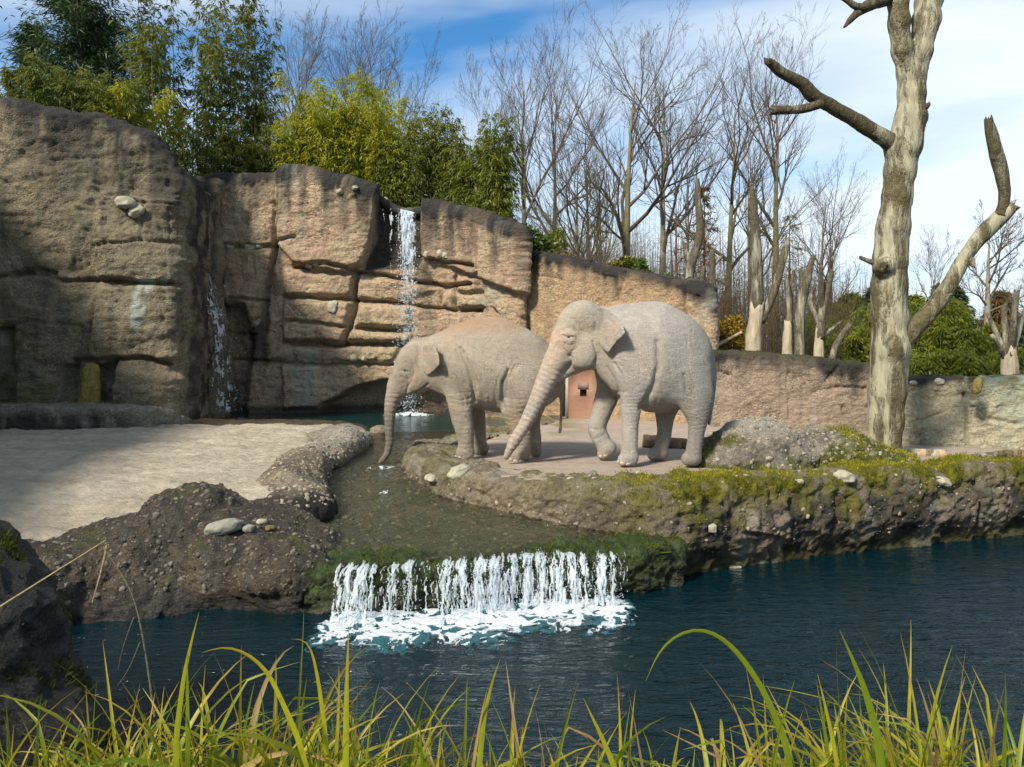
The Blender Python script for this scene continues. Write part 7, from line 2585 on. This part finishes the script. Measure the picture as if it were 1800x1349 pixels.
def blade_geo(base, az, L, w, arch, r, kink=None, n=12):
    """A long arching leaf, V-folded along its midrib."""
    t = np.linspace(0, 1, n)
    ang = np.radians(86) - arch * t ** 1.6
    if kink:
        ang = ang - kink[1] * (t > kink[0])
    dz = np.sin(ang)
    dh = np.cos(ang)
    st = L / (n - 1)
    z = np.concatenate([[0], np.cumsum(dz[:-1] * st)])
    h = np.concatenate([[0], np.cumsum(dh[:-1] * st)])
    c, s = math.cos(az), math.sin(az)
    sway = 0.05 * L * np.sin(t * 2.2 + r.uniform(0, 6)) * t
    C = np.stack([base[0] + c * h - s * sway, base[1] + s * h + c * sway, base[2] + z], 1)
    wd = w * np.clip(np.minimum(0.55 + 1.6 * t, 1.0) * (1 - t ** 2.6), 0.03, 1)
    tw = r.uniform(-0.9, 0.9) + r.uniform(-1.0, 1.0) * t
    side0 = np.stack([-s + 0 * t, c + 0 * t, 0 * t], 1)
    nrm = np.stack([-np.sin(ang) * c, -np.sin(ang) * s, np.cos(ang)], 1)
    side = side0 * np.cos(tw)[:, None] + nrm * np.sin(tw)[:, None]
    up = -side0 * np.sin(tw)[:, None] + nrm * np.cos(tw)[:, None]
    A = C + side * wd[:, None] + up * wd[:, None] * 0.35
    B = C - side * wd[:, None] + up * wd[:, None] * 0.35
    V = np.stack([A, C, B], 1).reshape(-1, 3)
    f = grid_faces(n, 3)
    return V, f, np.repeat(t, 3)


def bank_z(x, y):
    return float(ground_z(x, y))


def sedge_clump(x, D, nb, nstuff, Lr, seed, label, fan=1.0, tall=None):
    r = np.random.default_rng(seed)
    bx = (x - 900) / FPX * D
    base = np.array([bx, D, bank_z(bx, D) - 0.02])
    root = empty('sedge_clump', base)
    VV, FF, AL, TI, off = [], [], [], [], 0
    for k in range(nb + nstuff):
        a = r.uniform(0, 2 * math.pi)
        rad = 0.24 * math.sqrt(r.uniform(0, 1))
        bb = np.array([bx + rad * math.cos(a), D + 0.8 * rad * math.sin(a), 0])
        bb[2] = bank_z(bb[0], bb[1]) - 0.02
        az = a + r.normal() * 0.7 if r.random() < 0.75 else r.uniform(0, 6.28)
        L = r.uniform(*Lr) * 0.70
        arch = r.uniform(0.7, 2.6) * fan if r.random() < 0.78 else r.uniform(0.1, 0.5)
        kink = (r.uniform(0.5, 0.85), r.uniform(0.5, 1.3)) if r.random() < 0.18 else None
        w = r.uniform(0.006, 0.0125)
        if k >= nb:
            L *= r.uniform(0.45, 0.9)
            w *= 0.95
        V, f, al = blade_geo(bb, az, L, w, arch, r, kink)
        ti = r.uniform(0, 1) ** 0.9
        if k < nb:
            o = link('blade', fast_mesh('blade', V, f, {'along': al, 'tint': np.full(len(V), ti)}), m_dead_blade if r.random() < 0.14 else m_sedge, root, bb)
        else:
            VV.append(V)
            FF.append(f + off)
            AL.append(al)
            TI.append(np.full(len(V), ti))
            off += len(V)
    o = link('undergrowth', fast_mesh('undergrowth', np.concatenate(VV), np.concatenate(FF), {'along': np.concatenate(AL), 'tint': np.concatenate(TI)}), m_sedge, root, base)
    o['kind'] = 'stuff'
    return tag(root, label, 'sedge', 'sedge clumps along the near bank')


SG = [
    (40, 2.25, (0.75, 1.15), 'sedge clump in the bottom left corner under the black rock'),
    (190, 2.35, (0.75, 1.15), 'sedge clump second from the left, below the drooping dry stalk'),
    (330, 2.4, (0.85, 1.3), 'sedge clump third from the left, with blades kinked over the dark water'),
    (450, 2.3, (0.85, 1.3), 'dense sedge clump left of the tall upright blades'),
    (580, 2.4, (0.9, 1.32), 'sedge clump whose upright blades reach the foam'),
    (690, 2.35, (0.7, 1.05), 'low sedge clump right of the tall upright blades'),
    (850, 2.35, (0.75, 1.15), 'sedge clump with one blade standing alone before the open water'),
    (985, 2.3, (0.7, 1.05), 'orange tinged sedge clump in the middle of the near bank'),
    (1120, 2.3, (0.65, 0.95), 'sparse low sedge clump right of the middle'),
    (1260, 2.35, (0.75, 1.15), 'sedge clump with the single high arching blade'),
    (1400, 2.3, (0.7, 1.1), 'sedge clump with flat arching blades left of the tall green one'),
    (1530, 2.4, (0.8, 1.3), 'sedge clump with a tall straight green blade on the right'),
    (1650, 2.35, (0.8, 1.2), 'thick sedge clump second from the right'),
    (1770, 2.3, (0.8, 1.25), 'thick sedge clump in the bottom right corner'),
]
for i, (x, D, Lr, lab) in enumerate(SG):
    dense = {6: 80, 7: 80, 8: 45, 9: 70, 10: 90}.get(i, 190)
    sedge_clump(x, D, 20, dense, Lr, 800 + i, lab)

# blades that stand out singly: rooted in the clumps
def lone_blade(pts, D, w, tint_, label, seed):
    """A blade through given points of the photo at depth D."""
    P = np.array([PX(x, y, D) for x, y in pts])
    q, s = polyline(P, 0.03, 0.08)
    t = np.linspace(0, 1, len(q))
    wd = w * np.clip(np.minimum(0.5 + 1.5 * t, 1) * (1 - t ** 3), 0.04, 1)
    T = np.gradient(q, axis=0)
    T /= np.linalg.norm(T, axis=1)[:, None]
    side = np.cross(T, np.array([0.25, 1.0, 0.2]))
    side /= np.linalg.norm(side, axis=1)[:, None]
    up = np.cross(side, T)
    V = np.stack([q + side * wd[:, None] + up * wd[:, None] * .3, q, q - side * wd[:, None] + up * wd[:, None] * .3], 1).reshape(-1, 3)
    o = link('tall_sedge', fast_mesh('tall_sedge', V, grid_faces(len(q), 3), {'along': np.repeat(t, 3), 'tint': np.full(len(V), tint_)}), m_sedge, None, q[0])
    return tag(o, label, 'sedge', 'tall single sedges')


lone_blade([(1412, 1480), (1380, 1300), (1340, 1210), (1300, 1150), (1262, 1115), (1230, 1104), (1195, 1112), (1160, 1140), (1135, 1198)], 2.2, 0.0094, .25, 'longest sedge blade arching left over the blue water', 1)
lone_blade([(1560, 1480), (1545, 1300), (1520, 1210), (1495, 1150), (1476, 1108)], 2.2, 0.0125, .2, 'tall straight green sedge blade on the right', 2)
lone_blade([(606, 1480), (607, 1300), (609, 1200), (613, 1108)], 2.25, 0.0106, .75, 'tall yellow upright sedge blade in front of the foam', 3)
lone_blade([(312, 1500), (308, 1300), (322, 1190), (338, 1120), (350, 1076)], 2.25, 0.0106, .55, 'sedge blade leaning right in front of the dark mound\'s water', 4)
lone_blade([(328, 1490), (329, 1280), (329, 1150)], 2.25, 0.0094, .2, 'short green sedge blade standing behind the leaning one', 5)
lone_blade([(586, 1490), (570, 1280), (558, 1190), (545, 1130), (530, 1116), (512, 1124)], 2.3, 0.0094, .85, 'hooked yellow sedge blade left of the tall upright one', 6)
lone_blade([(830, 1480), (850, 1260), (870, 1180), (879, 1160)], 2.25, 0.0094, .5, 'sedge blade standing alone against the dark water', 7)
lone_blade([(560, 1420), (520, 1290), (470, 1180), (430, 1145), (390, 1135), (355, 1148)], 2.2, 0.0100, .9, 'flat yellow sedge blade arching left in front of the mound', 8)
lone_blade([(1130, 1480), (1060, 1300), (1035, 1250), (1026, 1228)], 2.25, 0.0100, .7, 'yellow sedge blade with a broken tip in the middle', 9)
lone_blade([(1500, 1500), (1462, 1290), (1448, 1230), (1437, 1184)], 2.25, 0.0075, .8, 'thin rusty sedge blade left of the tall green one', 10)

# dry stalks in front of the black rock
def stalk(pts, D, dD, w, mat_, label):
    n = len(pts)
    P = [PX(x, y, D + dD * i / (n - 1)) for i, (x, y) in enumerate(pts)]
    q, s = polyline(P, 0.03, 0.1)
    R = np.linspace(w, w * 0.4, len(q))
    V, Fs = tubes(q[None], R[None], 6)
    return tag(link('dry_reed', fast_mesh('dry_reed', V, Fs), mat_, None, q[0]), label, 'stalk', 'dry stalks by the black rock')


stalk([(-60, 1105), (0, 1067), (90, 1010), (186, 950)], 2.6, 0.3, .0045, m_dry, 'straight pale dry stalk slanting up from the left edge')
stalk([(272, 1260), (258, 1160), (244, 1080), (228, 1030), (200, 990), (178, 955)], 2.8, 0.1, .0045, m_dry_dark, 'drooping dull stalk hanging over the dark water')
stalk([(189, 958), (180, 1000), (162, 1060)], 2.9, 0.0, .0055, m_dry, 'short broad dry leaf hanging from the tip of the pale stalk')
stalk([(246, 1130), (238, 1080 + 70), (222, 1190), (206, 1206)], 2.8, 0.0, .003, m_dry_dark, 'lower side twig of the drooping stalk')
stalk([(236, 1085), (222, 1120), (212, 1150), (208, 1176)], 2.8, 0.0, .003, m_dry_dark, 'upper side twig of the drooping stalk')
# ---------------------------------------------------------------- tidy up helper data
for o in bpy.data.objects:
    if '_org' in o:
        del o['_org']
